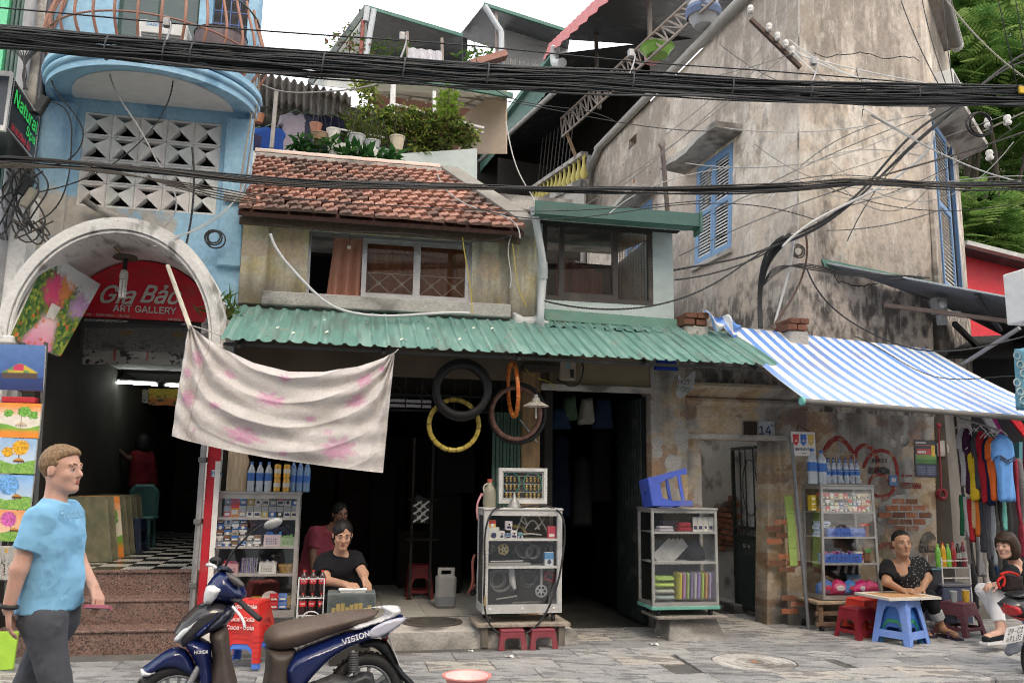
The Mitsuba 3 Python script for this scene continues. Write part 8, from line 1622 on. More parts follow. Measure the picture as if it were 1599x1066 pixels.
# -- the food seller by the cabinet
jm=lambda px,py,y:at(px,py,y=y)
J=dict(head=jm(535,834,8.45),neck=jm(530,866,8.58),chest=jm(526,886,8.60),pel=jm(528,946,8.72),sr=jm(508,877,8.58),sl=jm(555,873,8.56),er=jm(509,906,8.42),wr=jm(540,912,8.22),gr=jm(556,914,8.18),el=jm(568,896,8.42),wl=jm(569,903,8.30),gl=jm(574,916,8.22),hr=jm(518,950,8.68),hl=jm(545,950,8.68),kr=jm(505,940,8.25),kl=jm(560,945,8.25),ar=jm(505,985,8.2),al=jm(560,990,8.2))
human('person','woman in a black t-shirt sitting by the steel cabinet and packing white food boxes',J,(.10,-.93,-.30),1.10,(.42,.245,.165),((.012,.010,.010),hair_fringe),(.012,.012,.014),((.012,.012,.014),.1),h=.0085,curl=(.8,.8),palm=(np.array([.2,.3,-1.]),np.array([-.3,.3,-.9])),neckline=-.012,feet=False)
for i,(px,lab)in enumerate(((541,'white foam food box nearer the steel cabinet on the display box'),(561,'white foam food box under the seller\'s hands'))):
 q=at(px,922,y=8.12);item('food_box',lab,'food box',[('tray',hexa([q+(-.045,-.04,-.025),q+(.045,-.04,-.025),q+(.045,.05,-.025),q+(-.045,.05,-.025)],[q+(-.065,-.055,.015),q+(.065,-.055,.015),q+(.065,.07,.015),q+(-.065,.07,.015)]),'clean',(.66,.65,.62)),('rim',bbox(q[0]-.07,q[0]+.07,q[1]-.06,q[1]+.075,q[2]+.013,q[2]+.018,.002),'clean',(.68,.67,.65))],'foam food boxes')
q=at(549,950,y=8.1);gb_=thing('counter_box','glass fronted box of folded yellow packets serving as the food counter','box')
add('case',bbox(q[0]-.22,q[0]+.21,8.03,8.32,q[2]-.16,q[2]+.145,.005),'semi',(.10,.12,.12),parent=gb_);add('pane',box(q[0]-.205,q[0]+.195,8.02,8.023,q[2]-.14,q[2]+.125),'glass',parent=gb_)
for i in range(9):add('packet',bbox(q[0]-.18+i*.04,q[0]-.145+i*.04,8.024,8.032,q[2]-.10,q[2]+rnd(.0,.06),.002),'clean',(.42,.32,.12),parent=gb_)
add('stand',box(q[0]-.18,q[0]+.18,8.06,8.3,0,q[2]-.16),'room',(.06,.055,.05),parent=gb_)
# coke rack
kr=thing('bottle_rack','white wire rack of small cola bottles beside the food counter','rack');q0,q1=at(467,902,y=8.2),at(504,962,y=8.2)
for a,b in(((q0[0],q0[2]),(q0[0],q1[2])),((q1[0],q0[2]),(q1[0],q1[2])),((q0[0],q0[2]),(q1[0],q0[2])),((q0[0],q1[2]+.02),(q1[0],q1[2]+.02)),((q0[0],(q0[2]+q1[2])/2),(q1[0],(q0[2]+q1[2])/2))):add('wire',bar((a[0],8.14,a[1]),(b[0],8.14,b[1]),.009),'clean',(.6,.6,.6),parent=kr);add('wire',bar((a[0],8.26,a[1]),(b[0],8.26,b[1]),.009),'clean',(.55,.55,.55),parent=kr)
for r in range(2):
 for i in range(3):bottle((q0[0]+.045+i*.082,8.2,q1[2]+.025+r*.20),.19,.032,(.55,.03,.03),(.035,.012,.010),(.55,.025,.03),f"small cola bottle, {['first', 'middle', 'last'][i]} of the {['lower', 'upper'][r]} row in the white wire rack",'cola bottles in the wire rack',txt='Coca-Cola')
item('wire_hoop','bent wire hoop lying at the foot of the bottle rack','wire',[('hoop',tube([at(486+14*math.cos(t),966-12*math.sin(t),y=8.08)for t in np.linspace(0,3.14,16)],.006,5),'clean',(.55,.55,.56))])
# -- boy behind her
J=dict(head=jm(531,802,9.55),neck=jm(515,826,9.62),chest=jm(504,845,9.7),pel=jm(494,895,9.78),sr=jm(492,832,9.6),sl=jm(522,832,9.72),er=jm(488,868,9.55),wr=jm(490,900,9.5),el=jm(528,865,9.75),wl=jm(530,892,9.7),hr=jm(488,900,9.75),hl=jm(502,900,9.8),kr=jm(488,935,9.75),kl=jm(503,935,9.8),ar=jm(488,970,9.75),al=jm(503,970,9.8))
boy,Hb,_=human('person','boy with glasses in a pink shirt standing in the dark behind the food seller',J,(.35,-.92,-.1),.98,(.20,.11,.075),((.01,.009,.009),hair_fringe),(.26,.055,.08),((.03,.03,.035),.05),h=.011,hands=False,feet=False)
add('glasses',cat([ring(Hb(.098,.031*q,.0),.022,.002,(.35,-.92,-.1),16,5)for q in(1,-1)]),'black',parent=boy)
# -- older woman at the tea table
J=dict(head=jm(1408,848,8.62),neck=jm(1411,880,8.74),chest=jm(1413,896,8.76),pel=jm(1415,935,8.92),sr=jm(1387,884,8.70),sl=jm(1438,881,8.78),er=jm(1384,908,8.58),wr=jm(1408,921,8.58),gr=jm(1424,922,8.50),el=jm(1448,902,8.66),wl=jm(1440,919,8.60),gl=jm(1428,922,8.50),hr=jm(1408,940,8.86),hl=jm(1428,940,8.90),kr=jm(1418,940,8.72),kl=jm(1450,930,8.66),ar=jm(1440,985,8.80),al=jm(1470,977,8.70),tr=jm(1452,993,8.68),tl=jm(1492,991,8.50))
wom,Hw,frw=human('person','older woman in a black spotted top sitting behind the blue stool table',J,(-.22,-.96,.02),1.18,(.33,.185,.115),((.014,.011,.010),hair_back),(.012,.012,.014),((.014,.014,.017),.27,(.34,.36,.38)),h=.0095,curl=(.6,.6),palm=(np.array([.2,.5,-1.]),np.array([.2,.5,-1.])),bulk=1.08,neckline=-.016,sleeve=.72)
r_=np.random.default_rng(4);dots=[]
for i in range(260):
 px,py=r_.uniform(1388,1438),r_.uniform(882,924);c=J['chest']*.5+J['pel']*.5;d=unit(at(px,py,y=8.8)-EYE);best=None
 dots.append((px,py))
shv,shf,_,_,_=meshkit.WRITTEN[scene[wom+'__shirt']['filename']]
shm=trimesh.Trimesh(shv,shf,process=False);n_=shm.face_normals;ok=(n_@np.array([0,-1.,.0])>.3)&(np.abs((shm.triangles_center-J['chest'])@unit(J['sl']-J['sr']))<.20)
pick=r_.choice(np.flatnonzero(ok),240,replace=False)
add('spots',cat([ball(shm.triangles_center[i],(.0045,.0035,.0055)if k%3 else(.007,.004,.004),0)for k,i in enumerate(pick)]),'clean',(.55,.56,.55),parent=wom,kind='stuff')
for q in 'rl':
 a,t=J['a'+q],J['t'+q];d=unit((t-a)*(1,1,0));base=np.array([(a[0]+t[0])/2,(a[1]+t[1])/2,.012]);w=np.cross(d,(0,0,1));L_=np.linalg.norm((t-a)[:2])*.5+.045
 sl_=add('sandal',obox(base+d*.01,d*(L_+.01),w*.05,(0,0,.011)),'semi',(.03,.02,.04),parent=wom);add('strap',tube([base+d*.05+w*.052*math.cos(u)+np.array([0,0,.065*math.sin(u)])for u in np.linspace(0,3.14,10)],.014,6),'semi',(.06,.025,.075),parent=sl_)
 # -- young woman in white jeans
J=dict(head=jm(1571,851,8.05),neck=jm(1590,884,8.16),chest=jm(1601,900,8.18),pel=jm(1622,945,8.28),sr=jm(1606,886,8.36),sl=jm(1578,893,8.02),er=jm(1602,920,8.3),wr=jm(1554,915,8.1),gr=jm(1536,918,8.02),el=jm(1588,918,7.92),wl=jm(1556,912,7.88),gl=jm(1540,914,7.86),hr=jm(1612,945,8.36),hl=jm(1610,947,8.14),kr=jm(1536,922,8.30),kl=jm(1553,920,7.98),ar=jm(1566,978,8.22),al=jm(1562,982,7.88),tr=jm(1548,995,8.22),tl=jm(1541,994,7.80))
gil,Hg,frg=human('person','young woman with a dark bob and white jeans sitting by the clothes stall',J,(-.93,-.36,-.06),1.13,(.47,.29,.22),((.035,.018,.012),hair_bob),(.014,.014,.016),((.62,.62,.64),.2),h=.009,curl=(.7,.7),palm=(np.array([-.2,.2,-1.]),np.array([-.2,.2,-1.])),sleeve=1.1,neckline=.0)
for q in 'rl':
 a,t=J['a'+q],J['t'+q];d=unit((t-a)*(1,1,0));b0=np.array([a[0],a[1],0.0])-d*.05;b1=np.array([t[0],t[1],0.0])+d*.02
 zz=max(min(a[2],t[2])-.07,.0)
 sh_=add('shoe',sdf_mesh([CAP(b0+(0,0,zz+.065),b1+(0,0,zz+.045),.050,.040,.02)],.008),'cloth',(.014,.014,.016),parent=gil,smooth=True);add('sole',obox((b0+b1)/2+(0,0,zz+.013),(b1-b0)/2+d*.045,np.cross(d,(0,0,1))*.045,(0,0,.013)),'clean',(.6,.6,.6),parent=sh_)
wd=unit(J['wl']-J['el']);add('bracelet',ring(J['wl'],.036,.006,wd,18,6),'metal',(.3,.3,.28),parent=gil)
bag=thing('handbag','dark handbag with a red ribbon on the lap of the young woman','bag');q=at(1577,908,y=7.86);add('body',pillow(Polygon([(q[0]-.12,q[2]-.1),(q[0]+.13,q[2]-.1),(q[0]+.12,q[2]+.08),(q[0]-.1,q[2]+.09)]),.06,.06,.02,c=7.84),'cloth',(.03,.02,.02),parent=bag,smooth=True)
for p0,p1,p2 in(((1562,895),(1568,902),(1566,915)),((1562,897),(1578,893),(1590,898)),((1566,900),(1558,908),(1562,918))):add('ribbon',tube(spline([at(*p,y=7.77)for p in(p0,p1,p2)],8),.013,6),'cloth',(.48,.03,.025),parent=bag,smooth=True)
# -- dim figure inside the gallery
J=dict(head=jm(222,690,13.2),neck=jm(222,708,13.2),chest=jm(222,722,13.2),pel=jm(224,755,13.2),sr=jm(212,711,13.1),sl=jm(232,712,13.3),er=jm(200,716,13.0),wr=jm(184,702,12.9),el=jm(236,733,13.3),wl=jm(235,750,13.2),hr=jm(220,758,13.2),hl=jm(229,758,13.2),kr=jm(220,785,13.2),kl=jm(229,785,13.2),ar=jm(220,815,13.2),al=jm(229,815,13.2))
human('person','dim figure in a dark red shirt standing far inside the gallery with one arm raised',J,(-.6,.8,0),1.0,(.10,.055,.04),((.01,.009,.009),hair_bob),(.13,.012,.018),((.02,.02,.022),.05),h=.016,hands=False,feet=False)
# parked scooter: shapes in its own side plane (a along, z up), swollen to both sides
PH=math.radians(9);SE=np.array([math.cos(PH),math.sin(PH),0]);SN=np.array([math.sin(PH),-math.cos(PH),0]);SP=at(440,1000,y=6.02)
def sca(X,Y):
 d=at(220+X/3.634,820+Y/3.634,y=6.)-EYE;t=((SP-EYE)@SN)/(d@SN);p=EYE+d*t;return((p-SP)@SE,p[2])
def scw(v):return SP*(1,1,0)+np.outer(v[:,0],SE)-np.outer(v[:,1],SN)+np.outer(v[:,2],(0,0,1.))
def sp_(*pts):return[sca(*p)for p in pts]
def spl(pts,n=8):
 p=np.array(pts+pts[:1]);t=np.r_[0,np.cumsum(np.linalg.norm(np.diff(p,axis=0),axis=1))]
 from scipy.interpolate import CubicSpline
 return Polygon(.6*CubicSpline(t,p,bc_type='periodic')(np.linspace(0,t[-1],n*len(pts))[:-1])+.4*np.stack([np.interp(np.linspace(0,t[-1],n*len(pts))[:-1],t,p[:,i])for i in(0,1)],1)).buffer(0)
sct=thing('scooter','dark blue parked motor scooter with a brown seat and white grab rail','scooter')
NAVY,BRN,BLK,WHT=(.007,.012,.078),(.07,.05,.042),(.014,.014,.016),(.62,.62,.63)
def sp(name,pts,w,R,m,c,cc=0.,par=None,rnd_=True,st=.014):v,f=pillow(spl(sp_(*pts))if rnd_ else Polygon(sp_(*pts)),w,R,st,c=cc);return add(name,(scw(v),f),m,c,parent=par or sct,smooth=True)
def wheel(X,Y,R,nm):
 a,z=sca(X,Y);t_=add(nm,(scw(ring((a,0,z),R-.045,.045,(0,1,0),48,12)[0]),ring((a,0,z),R-.045,.045,(0,1,0),48,12)[1]),'rubber',parent=sct,smooth=True)
 v,f=ring((a,0,z),R-.085,.014,(0,1,0),40,8);add('rim',(scw(v*(1,2.2,1)),f),'metal',(.30,.31,.33),parent=t_,smooth=True)
 for i in range(5):
  th=i*1.2566+.4
  for s in(-.22,.22):v,f=bar((a+.035*math.cos(th+s*2),0,z+.035*math.sin(th+s*2)),(a+(R-.085)*math.cos(th+s),0,z+(R-.085)*math.sin(th+s)),.02,.03,(0,1,0));add('spoke',(scw(v),f),'metal',(.30,.31,.33),parent=t_)
 v,f=cyl((a,-.05,z),(a,.05,z),.04,16);add('hub',(scw(v),f),'metal',(.2,.2,.21),parent=t_)
 for i in range(40):th=i*.157;v,f=obox((a+(R+.0)*math.cos(th),0,z+R*math.sin(th)),(.004*math.cos(th),0,.004*math.sin(th)),(0,.028,0),(-.008*math.sin(th),0,.008*math.cos(th)));add('tread_block',(scw(v),f),'rubber',parent=t_)
 return a,z
wheel(185,1015,.262,'front_wheel');wheel(1270,945,.262,'rear_wheel')
sp('front_fender',((0,815),(50,775),(125,718),(205,685),(255,700),(310,800),(300,850),(200,812),(100,822),(45,852),(5,850)),.075,.05,'paint',NAVY)
sp('fender_tip',((-3,812),(40,806),(98,828),(45,852),(2,852)),.062,.03,'paint',WHT,-.016)
for s in(-.06,.06):v,f=tube([(*sca(330,790)[:1],s,sca(330,790)[1]),(*sca(210,1000)[:1],s,sca(210,1000)[1])],.022,10);add('fork',(scw(v),f),'metal',(.42,.42,.43),parent=sct,smooth=True)
sp('front_cowl',((186,610),(240,520),(300,462),(400,420),(480,430),(520,470),(470,540),(400,600),(330,640),(240,690),(205,650)),.13,.09,'paint',(.03,.025,.03))
sp('cowl_strip',((296,615),(350,560),(442,466),(420,505),(370,570),(340,606)),.02,.02,'paint',NAVY,-.128)
sp('indicator_lens',((188,640),(225,585),(335,505),(300,560),(250,610),(208,645)),.03,.03,'gloss',(.50,.52,.54),-.105)
for i in range(6):v,f=bar((*sca(232+i*14,530-i*13)[:1],-.118,sca(232,530-i*13)[1]),(*sca(262+i*14,500-i*13+16)[:1],-.118,sca(262,516-i*13)[1]),.012,.006,(0,1,0));add('grille_slat',(scw(v),f),'semi',(.08,.06,.06),parent=sct)
sp('apron',((235,640),(300,622),(400,672),(405,760),(402,960),(340,975),(318,820),(262,705)),.14,.08,'paint',NAVY)
sp('leg_shield',((395,600),(480,555),(502,640),(520,780),(545,960),(395,960),(405,720)),.17,.08,'semi',BRN)
sp('shield_top',((325,600),(410,500),(470,440),(530,430),(535,500),(490,560),(420,600),(370,610)),.15,.08,'paint',(.012,.014,.03))
sp('floor_board',((500,930),(640,945),(720,900),(740,1000),(640,1040),(420,1040),(400,930)),.16,.06,'semi',(.03,.027,.025))
sp('headlight_cowl',((365,360),(400,300),(455,250),(520,275),(580,335),(603,395),(570,425),(500,440),(430,432),(385,420)),.135,.10,'paint',NAVY)
sp('headlight',((357,430),(356,380),(372,332),(420,328),(470,345),(430,395),(392,434)),.05,.05,'gloss',(.55,.57,.58),-.10)
sp('windscreen',((478,252),(520,268),(583,332),(560,340),(520,325),(492,290)),.03,.03,'gloss',(.10,.09,.09),-.115)
sp('handlebar_cover',((425,250),(450,225),(500,235),(530,270),(470,262)),.11,.05,'gloss',(.015,.018,.04))
def st(name,pts,r,m,c,n=8):v,f=tube(spline([(*sca(x,y)[:1],o,sca(x,y)[1])for x,y,o in pts],14),r,n);return add(name,(scw(v),f),m,c,parent=sct,smooth=True)
st('handle_grip',((560,418,-.14),(610,458,-.24),(655,488,-.32)),.017,'rubber',None);st('brake_lever',((515,440,-.16),(545,470,-.22),(566,500,-.26),(575,540,-.28)),.009,'clean',WHT);st('handle_bar',((480,400,-.05),(565,420,-.15)),.014,'metal',(.1,.1,.1))
st('far_lever',((430,262,.2),(405,248,.28),(380,250,.32)),.012,'clean',WHT)
st('mirror_stalk',((478,225,-.05),(560,90,-.14),(680,-15,-.20)),.006,'black',None)
a,z=sca(735,-20);v,f=ball((a,-.20,z),(.062,.018,.032),2);m_=xf((v-(a,-.2,z),f),ry=-.35);mr=add('mirror',(scw(m_[0]+(a,-.2,z)),m_[1]),'metal',(.35,.36,.36),parent=sct,smooth=True)
st('far_mirror_stalk',((440,225,.05),(425,140,.16)),.006,'black',None)
v,f=ball((*sca(425,205)[:1],.1,sca(425,205)[1]),(.04,.03,.025),1);add('horn_switch',(scw(v),f),'black',parent=sct)
sp('under_seat',((715,690),(800,690),(880,700),(850,780),(830,960),(690,960),(705,800)),.13,.07,'semi',BRN)
sp('seat',((694,640),(705,600),(745,562),(850,535),(1000,505),(1150,482),(1290,472),(1352,486),(1320,520),(1180,582),(1020,640),(900,685),(780,706),(715,690)),.135,.11,'semi',(.105,.072,.056),st=.012)
sp('side_body',((800,800),(850,725),(960,672),(1100,620),(1250,570),(1470,502),(1490,508),(1430,570),(1330,632),(1180,684),(1060,760),(970,850),(900,930),(835,960),(815,880)),.15,.07,'paint',NAVY)
sp('side_stripe',((1265,590),(1480,505),(1440,550),(1340,608),(1280,618)),.012,.012,'gloss',(.42,.42,.50),-.150)
sp('grab_rail',((1175,582),(1195,556),(1330,522),(1384,494),(1366,468),(1255,470),(1330,455),(1410,446),(1470,462),(1455,494),(1335,546),(1200,588)),.10,.025,'paint',WHT,-.03)
sp('tail_light',((1355,630),(1380,600),(1440,545),(1486,512),(1470,545),(1400,615),(1372,640)),.09,.02,'gloss',(.50,.48,.50))
sp('tail_lens',((1365,640),(1395,612),(1400,650),(1375,655)),.07,.02,'gloss',(.25,.02,.02))
sp('rear_fender',((1225,660),(1330,640),(1392,650),(1450,760),(1500,840),(1560,900),(1570,935),(1500,895),(1430,820),(1380,740),(1310,690),(1240,690)),.06,.03,'semi',BLK)
pa=[sca(1398,636),sca(1412,628),sca(1462,765),sca(1450,780)];v,f=hexa([(*pa[3][:1],-.09,pa[3][1]),(*pa[2][:1],.09,pa[2][1]),(*pa[1][:1],.09,pa[1][1]),(*pa[0][:1],-.09,pa[0][1])],[(pa[i][0]+.006,s*.09,pa[i][1])for i,s in((3,-1),(2,1),(1,1),(0,-1))]);add('number_plate',(scw(v),f),'clean',(.55,.55,.55),parent=sct)
sp('drive_cover',((945,890),(1000,850),(1080,825),(1180,835),(1240,808),(1300,820),(1310,870),(1340,940),(1280,985),(1150,950),(1040,930),(960,930)),.06,.04,'semi',(.028,.028,.03),-.10)
sp('cover_ridge',((1000,885),(1080,848),(1180,855),(1200,880),(1100,900),(1010,905)),.015,.012,'semi',(.05,.05,.055),-.158)
v,f=xf(text('HONDA',.017,.002,True),loc=(sca(1230,890)[0],-.172,sca(1230,890)[1]));add('engine_lettering',(scw(v),f),'clean',(.4,.4,.4),parent=sct)
sp('engine_block',((700,930),(900,900),(1060,880),(1100,1000),(900,1060),(720,1040)),.10,.05,'semi',(.03,.03,.03))
for i in range(9):v,f=ring((*sca(1190,700+i*13)[:1],-.11,sca(1190,700+i*13)[1]),.028,.007,(.25,0,1),16,6);add('shock_coil',(scw(v),f),'semi',(.06,.06,.065),parent=sct)
st('shock_rod',((1185,690,-.11),(1200,830,-.11)),.014,'metal',(.3,.3,.3))
st('exhaust',((980,960,.12),(1150,960,.15),(1420,930,.16)),.045,'semi',(.06,.06,.06));st('stand_leg',((760,1000,-.08),(720,1120,-.2)),.012,'metal',(.15,.15,.15))
for s_,X,Y,hh,w_,ry_,o in(('HONDA',341,702,.020,.082,0,-.142),('VISION',1200,628,.036,.185,.27,-.1535)):v,f=xf(xf(text(s_,hh,.003,True,width=w_),ry=-ry_ if s_=='VISION' else 0),loc=(sca(X,Y)[0],o,sca(X,Y)[1]));add('lettering',(scw(v),f),'clean',(.62,.62,.64),parent=sct)
# the scooter cut by the frame
sc2=thing('scooter','tail of a parked scooter with a white number plate at the edge of the street','scooter');Y2=6.9
def s2(*pp):return Polygon([tuple(at(x,y,y=Y2)[[0,2]])for x,y in pp])
def p2(nm,pg,w,R,m,c,cc=0.):return add(nm,pillow(pg,w,R,.015,c=Y2+cc),m,c,parent=sc2,smooth=True)
p2('tail_body',s2((1562,942),(1575,932),(1620,925),(1680,925),(1680,975),(1610,968),(1578,962)),.12,.08,'gloss',(.03,.03,.035));p2('grab_rail',s2((1566,932),(1585,922),(1640,918),(1640,930),(1590,934)),.10,.03,'gloss',BLK)
p2('tail_light',s2((1562,940),(1578,942),(1586,957),(1572,960)),.10,.03,'gloss',(.42,.015,.02),-.03);p2('indicator_lens',s2((1580,944),(1604,938),(1606,956),(1588,960)),.05,.03,'gloss',(.55,.52,.52),-.1);p2('side_stripe',s2((1574,960),(1600,962),(1640,965),(1640,972),(1590,968)),.10,.03,'gloss',(.35,.03,.03),-.02);p2('mud_flap',s2((1580,1000),(1596,998),(1588,1018),(1574,1024),(1572,1016)),.05,.02,'semi',(.16,.18,.22));p2('body_side',s2((1600,965),(1680,960),(1680,1010),(1620,1000)),.12,.06,'gloss',(.02,.05,.28))
q=at(1640,1030,y=Y2);whl=add('rear_wheel',ring(q,.25,.05,(0,1,0),48,12),'rubber',parent=sc2,smooth=True);add('rim',ring(q,.19,.016,(0,1,0),36,8),'metal',(.3,.3,.32),parent=whl)
for i in range(5):add('spoke',bar(q,q+.19*np.array([math.cos(i*1.257),0,math.sin(i*1.257)]),.03),'metal',(.28,.28,.3),parent=whl)
c4=[at(1566,1006,y=Y2-.16),at(1596,1000,y=Y2-.10),at(1602,974,y=Y2-.10),at(1572,980,y=Y2-.16)];npl=add('number_plate',hexa([p+(0,.006,0)for p in c4],c4),'clean',(.64,.64,.64),parent=sc2)
for s_,z0,z1 in(('29-C1',.55,.90),('491.05',.1,.46)):add('lettering',on_quad(fit(s_,.12,.9,z0,z1),c4,.003),'clean',(.02,.02,.03),parent=npl)
# overhead cables
r_=np.random.default_rng(77);CBK=(.020,.021,.024)
def cab(pts,r,n=None,jit=0.,yy=8.0):
 P=np.array([at(p[0],p[1],y=p[2]if len(p)>2 else yy)for p in pts]);P=spline(P,n or max(10,6*len(pts)));return tube(P,r,5)
mb_=thing('cable_bundle','thick bundle of black cables slung across the whole street front','cables')
base=np.array([(-60,55),(0,59),(130,72),(260,82),(400,95),(560,106),(740,118),(880,124),(1000,130),(1120,137),(1240,143),(1360,147),(1490,150),(1599,152),(1660,152)],float)
half=np.interp(base[:,0],[0,130,400,740,1000,1300,1500,1599],[15,15,16,18,17,13,13,14])
for i in range(54):
 u,w=r_.uniform(-1,1),r_.uniform(-1,1);ph,f1=r_.uniform(0,6.28),r_.uniform(.002,.006);o=u*half*(1+.12*np.sin(base[:,0]*f1+ph))+4.2*np.sin(base[:,0]*f1*2.3+ph*2);big=r_.uniform()<.3
 pts=[(x,y+d,8.0+.06*w+.03*math.sin(x*f1*1.7+ph))for(x,y),d in zip(base,o)]
 add('cable',cab(pts,.0125 if big else r_.uniform(.006,.0095),60),'cable',[(.020,.021,.024),(.014,.014,.016),(.035,.036,.040),(.055,.056,.06)][int(r_.integers(0,4))if i%5==0 else int(r_.integers(0,3))],parent=mb_,smooth=True)
for x in(168,258,300,505,630,760,985,1140,1262,1430):
 y,hh=np.interp(x,base[:,0],base[:,1]),np.interp(x,base[:,0],half);q=at(x,y,y=8.0);add('tie',tube([q+((hh+2.5)/152)*np.array([.1*math.sin(t),1.0*math.cos(t)*.8,math.sin(t)*1.0])for t in np.linspace(0,6.283,15)[:-1]],.008,5,closed=True),'cable',(.05,.05,.055),parent=mb_)
for x,y in((260,70),(628,92),(985,118),(1270,130)):
 hk=add('suspension_hook',cab([(x-4,y-32),(x+4,y-36),(x+2,y-12),(x-4,y+18),(x+6,y+22)],.011,20),'metal',(.42,.42,.44),parent=mb_,smooth=True);add('clamp',bbox(*(lambda q:(q[0]-.03,q[0]+.03,q[1]-.03,q[1]+.03,q[2]-.03,q[2]+.06))(at(x,y-32,y=8.0)),.008),'metal',(.35,.35,.36),parent=hk)
lb=thing('cable_bundle','thinner bundle of black cables crossing below the vent blocks and the tiled roof','cables')
b2=np.array([(-60,250),(0,249),(130,258),(260,270),(400,283),(560,289),(740,294),(950,297),(1130,296),(1260,291),(1345,285),(1400,287),(1500,292),(1599,288),(1660,285)],float)
for i in range(12):
 o=r_.uniform(-4.6,4.6);ph=r_.uniform(0,6.28);br_=i%4==0
 add('cable',cab([(x,y+o*(1+.4*math.sin(x*.004+ph))+2.4*math.sin(x*.011+ph),8.1+.02*math.sin(x*.006+ph))for x,y in b2],r_.uniform(.006,.011),60),'cable',(.055,.045,.035)if br_ else CBK,parent=lb,smooth=True)
for i in range(5):add('cable',cab([(-40,252+2*i),(60,258+i),(180,272-i),(330,300+4*i-8),(400,306+3*i)],.007,24),'cable',(.05,.04,.032),parent=lb,smooth=True)
def single(lab,pts,r=.006,c=CBK,yy=8.0,grp=None,n=None,nm='cable'):
 k=add(nm,cab(pts,r,n,yy=yy),'cable',c,smooth=True,label=lab,cat='cable',group=grp);return k
WH,GY=(.52,.52,.51),(.22,.22,.22)
single('messenger wire running above the main bundle',[(-40,9),(130,24),(405,48),(740,72),(1000,97),(1140,107),(1360,124),(1640,150)],.008)
for lab,p,r,c,yy in(('thick black cable climbing from the wall junction to the main bundle',[(1225,372),(1300,335),(1350,292),(1400,235),(1450,190),(1490,165),(1530,135),(1640,70)],.016,CBK,8.6),('second thick black cable climbing beside the first',[(1228,378),(1310,332),(1360,290),(1420,230),(1480,178),(1540,128),(1640,88)],.013,CBK,8.6),('third black cable climbing to the main bundle',[(1222,380),(1295,345),(1350,300),(1410,243),(1470,190),(1500,165)],.011,(.04,.04,.042),8.65),('white conduit cable curving up the wall to the bundle',[(1222,385),(1280,340),(1360,300),(1420,262),(1448,235),(1458,205)],.016,WH,8.55),('brown cable sagging from the junction to the street edge',[(1300,300),(1400,268),(1480,245),(1560,220),(1640,190)],.012,(.06,.05,.04),8.4),('loose black cable looping low over the corner wall',[(1260,420),(1300,480),(1360,520),(1430,545),(1480,548),(1540,540),(1640,515)],.009,CBK,8.6),('thin black cable trailing over the striped awning',[(1335,525),(1400,560),(1450,585),(1500,592),(1640,596)],.006,CBK,8.2),('black cable from the pier swinging to the corner junction',[(850,470),(950,483),(1030,475),(1120,440),(1180,400),(1225,378)],.011,CBK,9.2),('black cable above it, from the annex corner to the junction',[(1052,422),(1120,410),(1180,395),(1230,370)],.013,CBK,9.3),('second black cable from the annex corner to the junction',[(1054,437),(1120,425),(1190,398),(1232,372)],.010,CBK,9.3),('white cable along the tiled roof edge down its right end',[(683,272),(700,300),(730,320),(760,330),(800,345),(812,372)],.008,WH,9.1),('white pipe running from the eave down onto the green awning',[(422,365),(430,385),(470,435),(520,478),(560,490),(640,492),(733,489)],.016,(.55,.55,.55),9.15),('yellow cable hanging beside the tiled house window',[(722,370),(728,410),(735,455),(737,490)],.007,(.50,.38,.05),9.4),('yellow cable on the column between tiled house and annex',[(800,380),(806,430),(815,465),(822,478)],.006,(.50,.40,.08),9.4),('white wire hanging on the column between tiled house and annex',[(822,350),(800,365),(794,400),(798,440),(796,450)],.007,WH,9.4),('black wire under the tile eave',[(425,350),(480,358),(560,363),(640,365),(740,378),(800,366)],.006,CBK,9.3),('white wire falling from the veranda roof to the annex gutter',[(790,190),(800,240),(818,285),(835,315),(838,332)],.008,WH,9.6),('pale wire crossing the front of the vent blocks',[(168,85),(180,140),(220,205),(250,260),(275,310),(255,355)],.009,(.36,.35,.34),9.0),('dark wire crossing the vent blocks the other way',[(265,90),(270,130),(230,210),(170,260),(60,300)],.007,CBK,9.0),('long dark loop beside the vent blocks',[(80,120),(110,170),(130,210),(118,240),(80,258)],.008,CBK,9.2),('second dark loop hanging on the blue pilaster',[(70,158),(105,175),(112,220),(108,270),(90,320),(60,345)],.008,CBK,9.2),('dark cable hanging straight down over the vent blocks',[(300,230),(303,280),(300,330),(290,385)],.012,CBK,9.3),('pale wire swinging from the blue house to the arch',[(390,260),(360,320),(310,355),(240,385)],.006,WH,9.0),('second pale wire swinging from the blue house to the arch',[(375,300),(340,340),(290,365),(245,372)],.006,WH,9.0),('thin pale cable bundle beside the blue house edge',[(398,70),(396,160),(384,230),(375,330)],.010,(.30,.26,.20),9.5),('brown thin cable beside the blue house edge',[(403,70),(400,170),(390,240),(382,300)],.008,(.20,.15,.10),9.5),('pale cable on the terrace before the washing',[(398,125),(435,142),(500,144),(560,138),(620,118)],.012,(.26,.26,.25),11.0),('dark cable across the mid sky to the rear roof',[(740,62),(790,150),(850,165),(960,190)],.006,CBK,10.),('long thin dark wire over the ochre gable',[(740,150),(880,175),(960,190),(1120,205)],.006,CBK,9.6),('thin wire over the annex roof',[(745,325),(900,340),(1040,322),(1140,318),(1290,350)],.006,CBK,8.6),('second thin wire over the tiled roof',[(380,300),(560,318),(700,326),(820,330),(960,325),(1110,312)],.006,CBK,8.6)):
 single(lab,p,r,c,yy)
